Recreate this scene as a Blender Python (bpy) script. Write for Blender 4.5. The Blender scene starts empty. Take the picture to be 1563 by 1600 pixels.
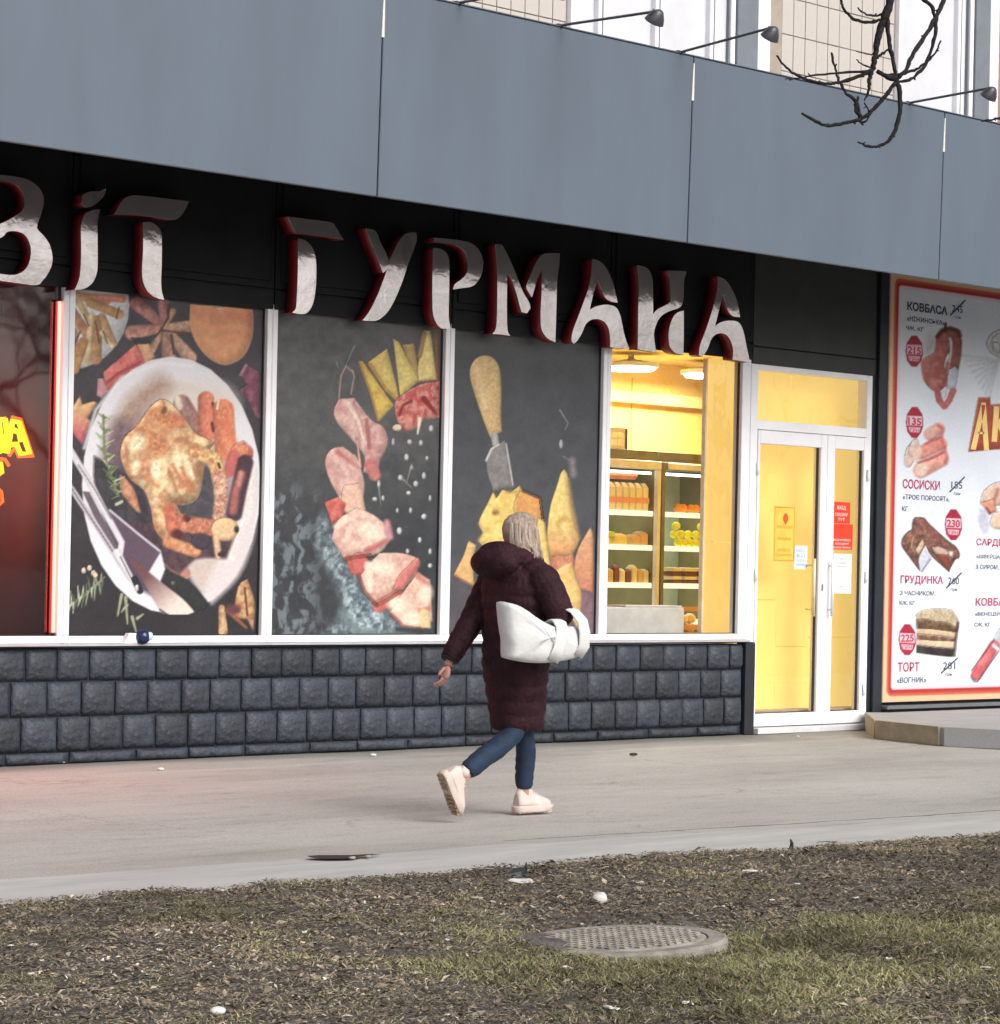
import bpy, bmesh, math, random
import numpy as np
from mathutils import Vector, Matrix, noise as mnoise

S = bpy.context.scene
COL = S.collection
rnd = random.Random(7)

# ------------------------------------------------------------------ camera
F_PX, ROLL, C0, TH = 4200.0, 0.0205, 88.0, math.radians(44.2)
CAM = Vector((0, -14.87, 1.36))
RT = Vector((math.cos(TH), -math.sin(TH), 0)); FW = Vector((math.sin(TH), math.cos(TH), 0)); UP = Vector((0, 0, 1))
cr, sr = math.cos(ROLL), math.sin(ROLL)
cam_d = bpy.data.cameras.new('camera'); cam = bpy.data.objects.new('camera', cam_d); COL.objects.link(cam)
rl = RT * cr + UP * sr; ul = -RT * sr + UP * cr
M = Matrix((rl, ul, -FW)).transposed().to_4x4(); M.translation = CAM
cam.matrix_world = M
cam_d.sensor_fit = 'HORIZONTAL'; cam_d.sensor_width = 36.0
cam_d.lens = 36.0 * F_PX / 1563.0
cam_d.shift_y = C0 * cr / 1563.0; cam_d.shift_x = C0 * sr / 1563.0
cam_d.clip_start = 0.1; cam_d.clip_end = 1500
S.camera = cam

# ------------------------------------------------------------------ sky, sun, exposure
W = bpy.data.worlds.new("World"); S.world = W; W.use_nodes = True
wn = W.node_tree.nodes; wl = W.node_tree.links
bg = wn['Background']
SUN_EL = math.radians(37)
sky = wn.new('ShaderNodeTexSky'); sky.sky_type = 'NISHITA'; sky.sun_disc = False
sky.sun_elevation = SUN_EL; sky.sun_rotation = math.radians(180)
sky.air_density = 0.9; sky.dust_density = 5.0; sky.ozone_density = 1.0
hs = wn.new('ShaderNodeHueSaturation'); hs.inputs['Saturation'].default_value = 0.42
wl.new(sky.outputs[0], hs.inputs['Color']); wl.new(hs.outputs[0], bg.inputs['Color'])
bg.inputs['Strength'].default_value = 0.12
sun_d = bpy.data.lights.new('sun', 'SUN'); sun = bpy.data.objects.new('sun', sun_d); COL.objects.link(sun)
sun_d.energy = 1.4; sun_d.angle = math.radians(50); sun_d.color = (1.0, 0.985, 0.97)
sd = Vector((0, -math.cos(SUN_EL), math.sin(SUN_EL)))
sun.rotation_euler = sd.to_track_quat('Z', 'Y').to_euler()
S.view_settings.view_transform = 'Standard'; S.view_settings.look = 'None'
S.view_settings.gamma = 1.0; S.view_settings.use_curve_mapping = False
S.view_settings.exposure = 0.43
S.cycles.max_bounces = 6; S.cycles.transparent_max_bounces = 12
S.cycles.use_denoising = True
S.cycles.sample_clamp_indirect = 6.0

# ------------------------------------------------------------------ helpers
def px_ray(u, v):
    du, dv = u - 781.5, v - 800.0
    return RT * (du * cr + dv * sr) + UP * (C0 - (-du * sr + dv * cr)) + FW * F_PX
def on_y(u, v, y=0.0):
    r = px_ray(u, v); t = (y - CAM.y) / r.y; return CAM + r * t
def on_z(u, v, z=0.0):
    r = px_ray(u, v); t = (z - CAM.z) / r.z; return CAM + r * t
def at_depth(u, v, d):
    return CAM + px_ray(u, v) * (d / F_PX)
def L1(c):
    c = c / 255.0
    return c / 12.92 if c <= 0.04045 else ((c + 0.055) / 1.055) ** 2.4
def C(r, g, b):
    return (L1(r), L1(g), L1(b))

def mat(name, col, rough=0.6, metal=0.0, var=0.12, scale=6.0, bump=0.0, bscale=60.0, col2=None, detail=6.0,
        spec=0.5, emit=None, estr=0.0, alpha=None, trans=None, stretch=None):
    m = bpy.data.materials.new(name); m.use_nodes = True
    n = m.node_tree.nodes; l = m.node_tree.links
    p = n['Principled BSDF']
    p.inputs['Roughness'].default_value = rough; p.inputs['Metallic'].default_value = metal
    p.inputs['Specular IOR Level'].default_value = spec
    tc = n.new('ShaderNodeTexCoord')
    src = tc.outputs['Object']
    if stretch:
        mp = n.new('ShaderNodeMapping'); mp.inputs['Scale'].default_value = stretch
        l.new(src, mp.inputs['Vector']); src = mp.outputs[0]
    nt = n.new('ShaderNodeTexNoise'); nt.inputs['Scale'].default_value = scale; nt.inputs['Detail'].default_value = detail
    nt.inputs['Roughness'].default_value = 0.65
    l.new(src, nt.inputs['Vector'])
    cr_ = n.new('ShaderNodeValToRGB')
    c2 = col2 if col2 else tuple(min(1, c * (1 + var)) for c in col)
    c1 = col if col2 else tuple(c * (1 - var) for c in col)
    cr_.color_ramp.elements[0].color = (*c1, 1); cr_.color_ramp.elements[1].color = (*c2, 1)
    cr_.color_ramp.elements[0].position = 0.35; cr_.color_ramp.elements[1].position = 0.68
    l.new(nt.outputs['Fac'], cr_.inputs['Fac']); l.new(cr_.outputs['Color'], p.inputs['Base Color'])
    if bump > 0:
        nb = n.new('ShaderNodeTexNoise'); nb.inputs['Scale'].default_value = bscale; nb.inputs['Detail'].default_value = 5
        l.new(src, nb.inputs['Vector'])
        b = n.new('ShaderNodeBump'); b.inputs['Strength'].default_value = bump; b.inputs['Distance'].default_value = 0.02
        l.new(nb.outputs['Fac'], b.inputs['Height']); l.new(b.outputs['Normal'], p.inputs['Normal'])
    if emit:
        p.inputs['Emission Color'].default_value = (*emit, 1); p.inputs['Emission Strength'].default_value = estr
    if trans:
        p.inputs['Transmission Weight'].default_value = trans
    return m

def glass_mat(name, tint=(1, 1, 1), refl_rough=0.0, boost=1.0, wav=0.03):
    m = bpy.data.materials.new(name); m.use_nodes = True
    n = m.node_tree.nodes; l = m.node_tree.links
    n.remove(n['Principled BSDF']); out = n['Material Output']
    tr = n.new('ShaderNodeBsdfTransparent'); tr.inputs[0].default_value = (*tint, 1)
    gl = n.new('ShaderNodeBsdfGlossy'); gl.inputs['Roughness'].default_value = refl_rough
    fr = n.new('ShaderNodeFresnel')
    geo = n.new('ShaderNodeNewGeometry'); io = n.new('ShaderNodeMapRange'); io.inputs['To Min'].default_value = 1.5; io.inputs['To Max'].default_value = 1 / 1.5
    l.new(geo.outputs['Backfacing'], io.inputs['Value']); l.new(io.outputs[0], fr.inputs['IOR'])
    mu = n.new('ShaderNodeMath'); mu.operation = 'MULTIPLY'; mu.inputs[1].default_value = boost
    tc = n.new('ShaderNodeTexCoord'); nt = n.new('ShaderNodeTexNoise'); nt.inputs['Scale'].default_value = 2.2
    b = n.new('ShaderNodeBump'); b.inputs['Strength'].default_value = wav; b.inputs['Distance'].default_value = 0.05
    l.new(tc.outputs['Object'], nt.inputs['Vector']); l.new(nt.outputs['Fac'], b.inputs['Height'])
    l.new(b.outputs['Normal'], gl.inputs['Normal'])
    mx = n.new('ShaderNodeMixShader')
    l.new(fr.outputs[0], mu.inputs[0]); l.new(mu.outputs[0], mx.inputs[0])
    l.new(tr.outputs[0], mx.inputs[1]); l.new(gl.outputs[0], mx.inputs[2]); l.new(mx.outputs[0], out.inputs[0])
    return m

def attr_mat(name, attr='print', rough=0.4, spec=0.5, grain=0.0, bump=0.0):
    m = bpy.data.materials.new(name); m.use_nodes = True
    n = m.node_tree.nodes; l = m.node_tree.links; p = n['Principled BSDF']
    a = n.new('ShaderNodeAttribute'); a.attribute_name = attr
    p.inputs['Roughness'].default_value = rough; p.inputs['Specular IOR Level'].default_value = spec
    if grain:
        tc = n.new('ShaderNodeTexCoord'); nt = n.new('ShaderNodeTexNoise'); nt.inputs['Scale'].default_value = 90
        nt.inputs['Detail'].default_value = 3
        l.new(tc.outputs['Object'], nt.inputs['Vector'])
        mr = n.new('ShaderNodeMapRange'); mr.inputs['To Min'].default_value = 1 - grain; mr.inputs['To Max'].default_value = 1 + grain
        l.new(nt.outputs['Fac'], mr.inputs['Value'])
        mx = n.new('ShaderNodeMix'); mx.data_type = 'RGBA'; mx.blend_type = 'MULTIPLY'; mx.inputs[0].default_value = 1
        l.new(a.outputs['Color'], mx.inputs[6]); l.new(mr.outputs[0], mx.inputs[7]); l.new(mx.outputs[2], p.inputs['Base Color'])
    else:
        l.new(a.outputs['Color'], p.inputs['Base Color'])
    if bump:
        tc = n.new('ShaderNodeTexCoord'); nb = n.new('ShaderNodeTexNoise'); nb.inputs['Scale'].default_value = 1.6
        l.new(tc.outputs['Object'], nb.inputs['Vector'])
        b = n.new('ShaderNodeBump'); b.inputs['Strength'].default_value = bump; b.inputs['Distance'].default_value = 0.03
        l.new(nb.outputs['Fac'], b.inputs['Height']); l.new(b.outputs['Normal'], p.inputs['Normal'])
    return m

WORLD = {}
def empty(name, loc, label=None, cat=None, group=None, parent=None):
    o = bpy.data.objects.new(name, None); o.empty_display_size = 0.2; COL.objects.link(o)
    loc = Vector(loc); WORLD[o] = loc
    if parent: o.parent = parent; o.location = loc - WORLD[parent]
    else: o.location = loc
    tag(o, label, cat, group); return o
def tag(o, label=None, cat=None, group=None, kind=None):
    if label: o['label'] = label
    if cat: o['category'] = cat
    if group: o['group'] = group
    if kind: o['kind'] = kind
    return o
def link(name, me, m, parent=None, loc=None):
    """world-space mesh data -> object standing at loc (or at its parent's origin)"""
    o = bpy.data.objects.new(name, me); COL.objects.link(o)
    org = Vector(loc) if loc is not None else (WORLD[parent] if parent else Vector((0, 0, 0)))
    if org.length > 0: me.transform(Matrix.Translation(-org))
    if parent: o.parent = parent; o.location = org - WORLD[parent]
    else: o.location = org
    WORLD[o] = org
    for mm in (m if isinstance(m, (list, tuple)) else [m]):
        if mm: me.materials.append(mm)
    return o

class MB:
    def __init__(s): s.bm = bmesh.new()
    def box(s, x0, x1, y0, y1, z0, z1, bev=0.0, mi=0):
        vs = [s.bm.verts.new((x, y, z)) for x in (x0, x1) for y in (y0, y1) for z in (z0, z1)]
        fs = [s.bm.faces.new([vs[i] for i in q]) for q in ((0, 1, 3, 2), (4, 6, 7, 5), (0, 4, 5, 1), (2, 3, 7, 6), (0, 2, 6, 4), (1, 5, 7, 3))]
        for f_ in fs: f_.material_index = mi
        if bev > 0:
            es = list({e for f_ in fs for e in f_.edges})
            bmesh.ops.bevel(s.bm, geom=es, offset=bev, segments=1, affect='EDGES', profile=0.5)
        return s
    def tube(s, pts, rad, n=8, cap=True, smooth=True, flat=None, mi=0):
        pts = [Vector(p) for p in pts]
        if not isinstance(rad, (list, tuple)): rad = [rad] * len(pts)
        prev = None; rings = []
        for i, p in enumerate(pts):
            t = (pts[min(i + 1, len(pts) - 1)] - pts[max(i - 1, 0)])
            if t.length < 1e-9: t = Vector((0, 0, 1))
            t.normalize()
            if prev is None:
                a = Vector((0, 0, 1)) if abs(t.z) < 0.9 else Vector((1, 0, 0))
                nx = t.cross(a).normalized()
            else:
                nx = (prev - t * prev.dot(t))
                nx = nx.normalized() if nx.length > 1e-6 else t.orthogonal().normalized()
            prev = nx; ny = t.cross(nx)
            k = flat if flat else 1.0
            rings.append([s.bm.verts.new(p + nx * (math.cos(2 * math.pi * j / n) * rad[i]) + ny * (math.sin(2 * math.pi * j / n) * rad[i] * k)) for j in range(n)])
        s.loft(rings, cap, smooth, mi); return s
    def loft(s, rings, cap=True, smooth=True, mi=0):
        n = len(rings[0])
        for a, b in zip(rings[:-1], rings[1:]):
            for j in range(n):
                f_ = s.bm.faces.new((a[j], a[(j + 1) % n], b[(j + 1) % n], b[j])); f_.smooth = smooth; f_.material_index = mi
        if cap:
            s.bm.faces.new(rings[0][::-1]).material_index = mi; s.bm.faces.new(rings[-1]).material_index = mi
    def rings(s, pts_rings, cap=True, smooth=True, mi=0):
        s.loft([[s.bm.verts.new(p) for p in r] for r in pts_rings], cap, smooth, mi); return s
    def ball(s, c, r, seg=12, rng=8, mi=0, rot=None):
        c = Vector(c); rr = r if isinstance(r, (list, tuple)) else (r, r, r)
        mtx = Matrix.Translation(c) @ (rot.to_4x4() if rot else Matrix.Identity(4)) @ Matrix.Diagonal((*rr, 1))
        g = bmesh.ops.create_uvsphere(s.bm, u_segments=seg, v_segments=rng, radius=1, matrix=mtx)
        for v in g['verts']:
            for f_ in v.link_faces: f_.smooth = True; f_.material_index = mi
        return s
    def prism(s, poly, z0, z1, mi=0):
        a = [s.bm.verts.new((x, y, z0)) for x, y in poly]; b = [s.bm.verts.new((x, y, z1)) for x, y in poly]
        n = len(poly)
        for i in range(n): s.bm.faces.new((a[i], a[(i + 1) % n], b[(i + 1) % n], b[i])).material_index = mi
        s.bm.faces.new(a[::-1]).material_index = mi; s.bm.faces.new(b).material_index = mi; return s
    def mesh(s, name):
        bmesh.ops.recalc_face_normals(s.bm, faces=s.bm.faces)
        me = bpy.data.meshes.new(name); s.bm.to_mesh(me); s.bm.free(); return me
    def build(s, name, m, parent=None, loc=None):
        return link(name, s.mesh(name), m, parent, loc)
def B(*a, **k): return MB().box(*a, **k)
def np_mesh(name, V, Fq, smooth=False):
    me = bpy.data.meshes.new(name); V = np.asarray(V, np.float32); Fq = np.asarray(Fq, np.int32)
    k = Fq.shape[1]
    me.vertices.add(len(V)); me.vertices.foreach_set('co', V.ravel())
    me.loops.add(Fq.size); me.loops.foreach_set('vertex_index', Fq.ravel())
    me.polygons.add(len(Fq)); me.polygons.foreach_set('loop_start', np.arange(len(Fq), dtype=np.int32) * k)
    if smooth: me.polygons.foreach_set('use_smooth', np.ones(len(Fq), bool))
    me.update(calc_edges=True); me.validate(); return me
def eval_mesh(o, name):
    dg = bpy.context.evaluated_depsgraph_get(); dg.update()
    me = bpy.data.meshes.new_from_object(o.evaluated_get(dg)); me.name = name
    d = o.data; bpy.data.objects.remove(o, do_unlink=True); return me

def vnoise(x, y, seed=0, octaves=4):
    tot = np.zeros_like(x); amp = 1.0; den = 0
    for o in range(octaves):
        xi = np.floor(x).astype(np.int64); yi = np.floor(y).astype(np.int64); fx = x - xi; fy = y - yi
        fx = fx * fx * (3 - 2 * fx); fy = fy * fy * (3 - 2 * fy)
        def h(i, j):
            n = (i * 374761393 + j * 668265263 + (seed + o * 101) * 974634777) & 0xFFFFFFFF
            n = ((n ^ (n >> 13)) * 1274126177) & 0xFFFFFFFF
            return ((n ^ (n >> 16)) & 0xFFFF) / 65535.0
        v = (h(xi, yi) * (1 - fx) + h(xi + 1, yi) * fx) * (1 - fy) + (h(xi, yi + 1) * (1 - fx) + h(xi + 1, yi + 1) * fx) * fy
        tot += v * amp; den += amp; amp *= 0.5; x = x * 2.03 + 7.1; y = y * 2.03 + 3.7
    return tot / den

# ------------------------------------------------------------------ materials
m_white = mat('white_paint', (0.80, 0.80, 0.84), 0.35, var=0.05, scale=3)
m_sill = mat('sill_metal', (0.42, 0.42, 0.45), 0.4, var=0.1)
m_fascia = mat('fascia_panel_paint', (0.098, 0.126, 0.163), 0.5, var=0.085, scale=1.2, bump=0.04, bscale=240, stretch=(1.6, 1, 0.4), detail=9)
m_soffit = mat('dark_soffit', (0.075, 0.068, 0.074), 0.7)
m_black = mat('black_sign_panel', (0.010, 0.0115, 0.0145), 0.5, var=0.25, spec=.18, scale=4, bump=0.04, bscale=200)
m_blackdk = mat('black_trim', (0.014, 0.016, 0.022), 0.5, var=0.2)
m_stone = mat('dark_painted_stone', (0.029, 0.036, 0.049), 0.6, var=0.35, scale=9, bump=1.0, bscale=22)
def random_tone(m, lo, hi):
    n = m.node_tree.nodes; l = m.node_tree.links; p_ = n['Principled BSDF']; src = p_.inputs['Base Color'].links[0].from_socket
    oi = n.new('ShaderNodeObjectInfo'); mr = n.new('ShaderNodeMapRange'); mr.inputs['To Min'].default_value = lo; mr.inputs['To Max'].default_value = hi
    mx = n.new('ShaderNodeMix'); mx.data_type = 'RGBA'; mx.blend_type = 'MULTIPLY'; mx.inputs[0].default_value = 1
    l.new(oi.outputs['Random'], mr.inputs['Value']); l.new(src, mx.inputs[6]); l.new(mr.outputs[0], mx.inputs[7]); l.new(mx.outputs[2], p_.inputs['Base Color'])
random_tone(m_stone, .75, 1.3)
m_mortar = mat('dark_mortar', (0.012, 0.014, 0.02), 0.8)
m_tile = mat('cream_tile', (0.50, 0.46, 0.42), 0.45, var=0.08, scale=2)
m_grout = mat('tile_grout', (0.17, 0.15, 0.14), 0.9)
m_panel_grey = mat('grey_blue_panel', (0.16, 0.18, 0.21), 0.6, var=0.1)
m_concrete = mat('concrete', (0.285, 0.262, 0.225), 0.9, var=0.35, scale=7, bump=0.3, bscale=90)
m_brownwall = mat('brown_render', (0.28, 0.2, 0.15), 0.8)
m_glass = glass_mat('window_glass', boost=1.0)
m_glass_dark = glass_mat('dark_window_glass', tint=(0.75, 0.7, 0.72), refl_rough=.03, boost=2.2, wav=.015)
m_pale_glass = mat('pale_glare_glass', (0.62, 0.63, 0.66), 0.15, var=0.08, scale=1.5)  # glare on the upstairs panes, put into an opaque pale colour

# ================================================================== SETTING: ground
def edge_y(x): return -5.60 - 0.078 * x
def strip(name, xs, top, bot, z, m, thick=0.0):
    V, Fq = [], []
    for x in xs: V += [(x, top(x), z), (x, bot(x), z)]
    for i in range(len(xs) - 1): Fq.append((2 * i, 2 * i + 1, 2 * i + 3, 2 * i + 2))
    return np_mesh(name, V, Fq)

m_ground = mat('far_ground', (0.09, 0.085, 0.075), 0.95, var=0.2, scale=0.3)
g = MB(); g.bm.faces.new([g.bm.verts.new(p) for p in ((-300, -300, -0.06), (300, -300, -0.06), (300, 300, -0.06), (-300, 300, -0.06))])
tag(g.build('ground', m_ground), kind='structure')

# asphalt pavement with stains and fine grain
m_asph = bpy.data.materials.new('worn_asphalt'); m_asph.use_nodes = True
n = m_asph.node_tree.nodes; l = m_asph.node_tree.links; p = n['Principled BSDF']; p.inputs['Roughness'].default_value = 0.8
tc = n.new('ShaderNodeTexCoord')
def noise_node(n, l, scale, detail=5, vec=None, stretch=None, rough=0.6):
    t = n.new('ShaderNodeTexNoise'); t.inputs['Scale'].default_value = scale; t.inputs['Detail'].default_value = detail
    t.inputs['Roughness'].default_value = rough
    if stretch:
        mp = n.new('ShaderNodeMapping'); mp.inputs['Scale'].default_value = stretch; l.new(vec, mp.inputs['Vector']); vec = mp.outputs[0]
    l.new(vec, t.inputs['Vector']); return t
def ramp(n, l, src, stops):
    r = n.new('ShaderNodeValToRGB'); e = r.color_ramp.elements
    e[0].position, e[0].color = stops[0][0], (*stops[0][1], 1); e[1].position, e[1].color = stops[-1][0], (*stops[-1][1], 1)
    for pos, c in stops[1:-1]:
        q = e.new(pos); q.color = (*c, 1)
    l.new(src, r.inputs['Fac']); return r
def mul(n, l, a, b, fac=1.0):
    x = n.new('ShaderNodeMix'); x.data_type = 'RGBA'; x.blend_type = 'MULTIPLY'; x.inputs[0].default_value = fac
    l.new(a, x.inputs[6]); l.new(b, x.inputs[7]); return x.outputs[2]
big = noise_node(n, l, 0.55, 6, tc.outputs['Object'], (0.5, 1.6, 1))
fine = noise_node(n, l, 70, 4, tc.outputs['Object'], rough=0.8)
mid = noise_node(n, l, 5, 8, tc.outputs['Object'], (0.5, 1.5, 1), 0.7)
r1 = ramp(n, l, big.outputs['Fac'], [(0.3, (0.31, 0.298, 0.276)), (0.5, (0.385, 0.372, 0.345)), (0.72, (0.44, 0.426, 0.396))])
r2 = ramp(n, l, fine.outputs['Fac'], [(0.3, (0.62, 0.62, 0.62)), (0.5, (1, 1, 1)), (0.7, (1.25, 1.25, 1.24))])
r3 = ramp(n, l, mid.outputs['Fac'], [(0.28, (0.74, 0.735, 0.725)), (0.45, (1, 1, 1)), (0.8, (1.08, 1.07, 1.06))])
c_ = mul(n, l, mul(n, l, r1.outputs[0], r2.outputs[0]), r3.outputs[0])
vo = n.new('ShaderNodeTexVoronoi'); vo.feature = 'DISTANCE_TO_EDGE'; vo.inputs['Scale'].default_value = 0.55
wob = noise_node(n, l, 2.5, 6, tc.outputs['Object']); wm = n.new('ShaderNodeVectorMath'); wm.operation = 'SCALE'; wm.inputs['Scale'].default_value = 0.55
l.new(wob.outputs['Color'], wm.inputs[0]); wa = n.new('ShaderNodeVectorMath'); wa.operation = 'ADD'; l.new(tc.outputs['Object'], wa.inputs[0]); l.new(wm.outputs[0], wa.inputs[1]); l.new(wa.outputs[0], vo.inputs['Vector'])
r5 = ramp(n, l, vo.outputs['Distance'], [(0.0, (0.66, 0.65, 0.64)), (0.004, (0.82, 0.81, 0.805)), (0.009, (1, 1, 1))])
cmk = noise_node(n, l, 0.45, 2, tc.outputs['Object']); rmk = ramp(n, l, cmk.outputs['Fac'], [(0.50, (0, 0, 0)), (0.62, (1, 1, 1))])
mxk = n.new('ShaderNodeMix'); mxk.data_type = 'RGBA'; l.new(rmk.outputs[0], mxk.inputs[0]); mxk.inputs[6].default_value = (1, 1, 1, 1); l.new(r5.outputs[0], mxk.inputs[7])
c_ = mul(n, l, c_, mxk.outputs[2])
blo = noise_node(n, l, 1.7, 7, tc.outputs['Object'], (0.35, 1.8, 1), 0.7)
r6 = ramp(n, l, blo.outputs['Fac'], [(0.30, (0.84, 0.83, 0.825)), (0.46, (1, 1, 1)), (0.62, (1, 1, 1)), (0.74, (1.10, 1.10, 1.09))])
c_ = mul(n, l, c_, r6.outputs[0])
# damp dirt gathered along the foot of the wall
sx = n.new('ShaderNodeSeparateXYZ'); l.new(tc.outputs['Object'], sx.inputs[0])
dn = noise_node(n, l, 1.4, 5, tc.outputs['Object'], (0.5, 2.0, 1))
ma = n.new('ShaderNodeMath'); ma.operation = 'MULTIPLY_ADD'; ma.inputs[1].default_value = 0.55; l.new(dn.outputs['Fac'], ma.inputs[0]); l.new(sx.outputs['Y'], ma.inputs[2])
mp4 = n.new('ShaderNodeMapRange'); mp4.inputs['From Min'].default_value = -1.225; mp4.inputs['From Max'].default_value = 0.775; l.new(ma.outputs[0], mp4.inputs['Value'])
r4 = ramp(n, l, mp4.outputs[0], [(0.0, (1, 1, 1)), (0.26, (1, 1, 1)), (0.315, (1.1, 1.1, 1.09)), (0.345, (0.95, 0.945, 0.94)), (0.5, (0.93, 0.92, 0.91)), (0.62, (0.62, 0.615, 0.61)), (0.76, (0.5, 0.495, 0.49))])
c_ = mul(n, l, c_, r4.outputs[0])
l.new(c_, p.inputs['Base Color'])
b = n.new('ShaderNodeBump'); b.inputs['Strength'].default_value = 0.25; b.inputs['Distance'].default_value = 0.006
l.new(fine.outputs['Fac'], b.inputs['Height']); l.new(b.outputs['Normal'], p.inputs['Normal'])

def kerb_y(x): return -4.86 - 0.073 * x + 0.04 * math.sin(x * 0.9)
xs = np.linspace(-4, 40, 221)
# slightly uneven pavement sheet
V, Fq = [], []; NY = 24
for i, x in enumerate(xs):
    for j in range(NY + 1):
        t = j / NY; y = 0.05 + (kerb_y(x) - 0.05) * t
        z = 0.012 * (mnoise.noise(Vector((x * 0.8, y * 0.9, 0))) ) - 0.004
        z = min(z, 0.006) * min(1, abs(t - 1) * 6)
        V.append((x, y, z))
for i in range(len(xs) - 1):
    for j in range(NY):
        a = i * (NY + 1) + j; Fq.append((a, a + 1, a + NY + 2, a + NY + 1))
tag(link('pavement', np_mesh('pavement', V, Fq, True), m_asph), kind='structure')
m_kerb = mat('pale_kerb_concrete', (0.37, 0.363, 0.345), 0.9, scale=2.2, col2=(0.475, 0.466, 0.446), bump=0.25, bscale=120, stretch=(0.5, 2.5, 1))
V, Fq = [], []; NY = 6
for i, x in enumerate(xs):
    for j in range(NY + 1):
        t = j / NY; y0 = kerb_y(x) - 0.006; y = y0 + (edge_y(x) - y0 - 0.25) * t
        z = 0.010 + 0.006 * mnoise.noise(Vector((x * 2.3, y * 5, 3))) + (0.006 * math.sin(min(t * 2.2, 1) * math.pi))
        V.append((x, y, z))
for i in range(len(xs) - 1):
    for j in range(NY):
        a = i * (NY + 1) + j; Fq.append((a, a + 1, a + NY + 2, a + NY + 1))
tag(link('kerb_strip', np_mesh('kerb_strip', V, Fq, True), m_kerb), kind='structure')
# dark irregular joint between asphalt and kerb (opens up to the right), plus one along the wall
m_crack = mat('crack_dirt', (0.055, 0.05, 0.045), 0.95)
def ribbon(name, path, w, z, m, seed=1, rag=0.5):
    V, Fq = [], []
    for i, (x, y) in enumerate(path):
        ww = w[i] if isinstance(w, (list, tuple, np.ndarray)) else w
        a = mnoise.noise(Vector((x * 7, seed, 0))) * rag; c2 = mnoise.noise(Vector((x * 7, seed + 9, 0))) * rag
        V += [(x, y + ww * (0.5 + a), z), (x, y - ww * (0.5 + c2), z)]
    for i in range(len(path) - 1): Fq.append((2 * i, 2 * i + 1, 2 * i + 3, 2 * i + 2))
    return tag(link(name, np_mesh(name, V, Fq), m), kind='structure')
px_ = np.linspace(9.2, 16, 120)
ribbon('pavement_crack', [(x, kerb_y(x) + 0.02 + 0.02 * mnoise.noise(Vector((x * 3, 0, 0)))) for x in px_],
       [max(0.004, 0.012 + 0.022 * (x - 9.2) / 4 * max(0, mnoise.noise(Vector((x * 1.7, 5, 0))) + 0.55)) for x in px_], 0.0265, m_crack, 1)

# ------------------------------------------------------------------ lawn: soil sheet, litter, blades
LX0, LX1, LY0, LY1 = 3.4, 15.6, -12.6, -5.7
gx = np.arange(LX0, LX1, 0.035); gy = np.arange(LY0, LY1 + 0.6, 0.035)
GX, GY = np.meshgrid(gx, gy)
MHX, MHY, MHR = 7.13, -8.22, 0.384
def soil_h(x, y):
    h = 0.055 * (vnoise(x * 1.6, y * 1.6, 3, 4) - 0.5) + 0.03 * (vnoise(x * 9, y * 9, 8, 3) - 0.5)
    e = np.clip((edge_at(x) + 0.10 * (vnoise(x * 5, y * 0 + 2, 21, 3) - 0.5) - y) / 0.10, -1.5, 1)
    h = np.where(e < 1, h * np.clip(e, 0, 1) - 0.055 * (1 - e) / 1.0, h) + 0.028
    d = np.hypot(x - MHX, y - MHY)
    lx, ly = MHX - RT.x * .33 - FW.x * .12, MHY - RT.y * .33 - FW.y * .12
    h = h + 0.05 * np.exp(-((x - lx) ** 2 + (y - ly) ** 2) / .05)
    return h * np.clip((d - 0.3) / 0.4, 0.45, 1) - 0.012 * (d < 0.55)
def edge_at(x): return -5.60 - 0.078 * x
def green(x, y):
    g1 = vnoise(x * 0.9, y * 0.9, 40, 4); g2 = vnoise(x * 3.1, y * 3.1, 41, 3)
    near = np.clip((edge_at(x) - y - 0.7) / 1.9, 0, 1); rt = np.clip(((x - CAM.x) * RT.x + (y - CAM.y) * RT.y + 1.2) / 2.0, 0, 1)
    return np.clip((g1 * 0.8 + g2 * 0.5 - 0.64) * 3.8 + near * (0.95 + 0.40 * rt) - 0.24, 0, 1)
GZ = soil_h(GX, GY)
V = np.stack([GX.ravel(), GY.ravel(), GZ.ravel()], 1)
ny_, nx_ = GX.shape; idx = np.arange(ny_ * nx_).reshape(ny_, nx_)
Fq = np.stack([idx[:-1, :-1], idx[:-1, 1:], idx[1:, 1:], idx[1:, :-1]], -1).reshape(-1, 4)
m_soil = mat('damp_soil', (0.070, 0.061, 0.054), 0.95, scale=9, col2=(0.17, 0.152, 0.132), bump=0.9, bscale=55, detail=10)
tag(link('lawn_soil', np_mesh('lawn_soil', V, Fq, True), m_soil), kind='structure')
rng = np.random.default_rng(5)
def color_attr(me, cols):
    a = me.color_attributes.new('tint', 'FLOAT_COLOR', 'POINT')
    a.data.foreach_set('color', np.concatenate([cols, np.ones((len(cols), 1))], 1).astype(np.float32).ravel())
def scatter(n, fn):
    x = rng.uniform(LX0, 14.4, n * 5); y = rng.uniform(-11.6, -5.9, n * 5)
    # keep what the lawn shows: nearer than the pavement edge
    keep = (y < edge_at(x) + 0.02) & (rng.random(n * 5) < fn(x, y)) & (np.hypot(x - MHX, y - MHY) > MHR + 0.01)
    dx, dy = x - CAM.x, y - CAM.y; lat = dx * RT.x + dy * RT.y; dep = dx * FW.x + dy * FW.y
    keep &= (np.abs(lat) < dep * 0.186 * 1.35 + 0.3) & (dep < 17) & (dep > 7.0)
    return x[keep][:n], y[keep][:n]
def patch(x, y):
    """damp dark and dry pale patches of ground"""
    return 0.52 + 0.95 * np.clip((vnoise(x * 1.7 + 3, y * 2.4, 61, 5) - .28) / .44, 0, 1)
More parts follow.
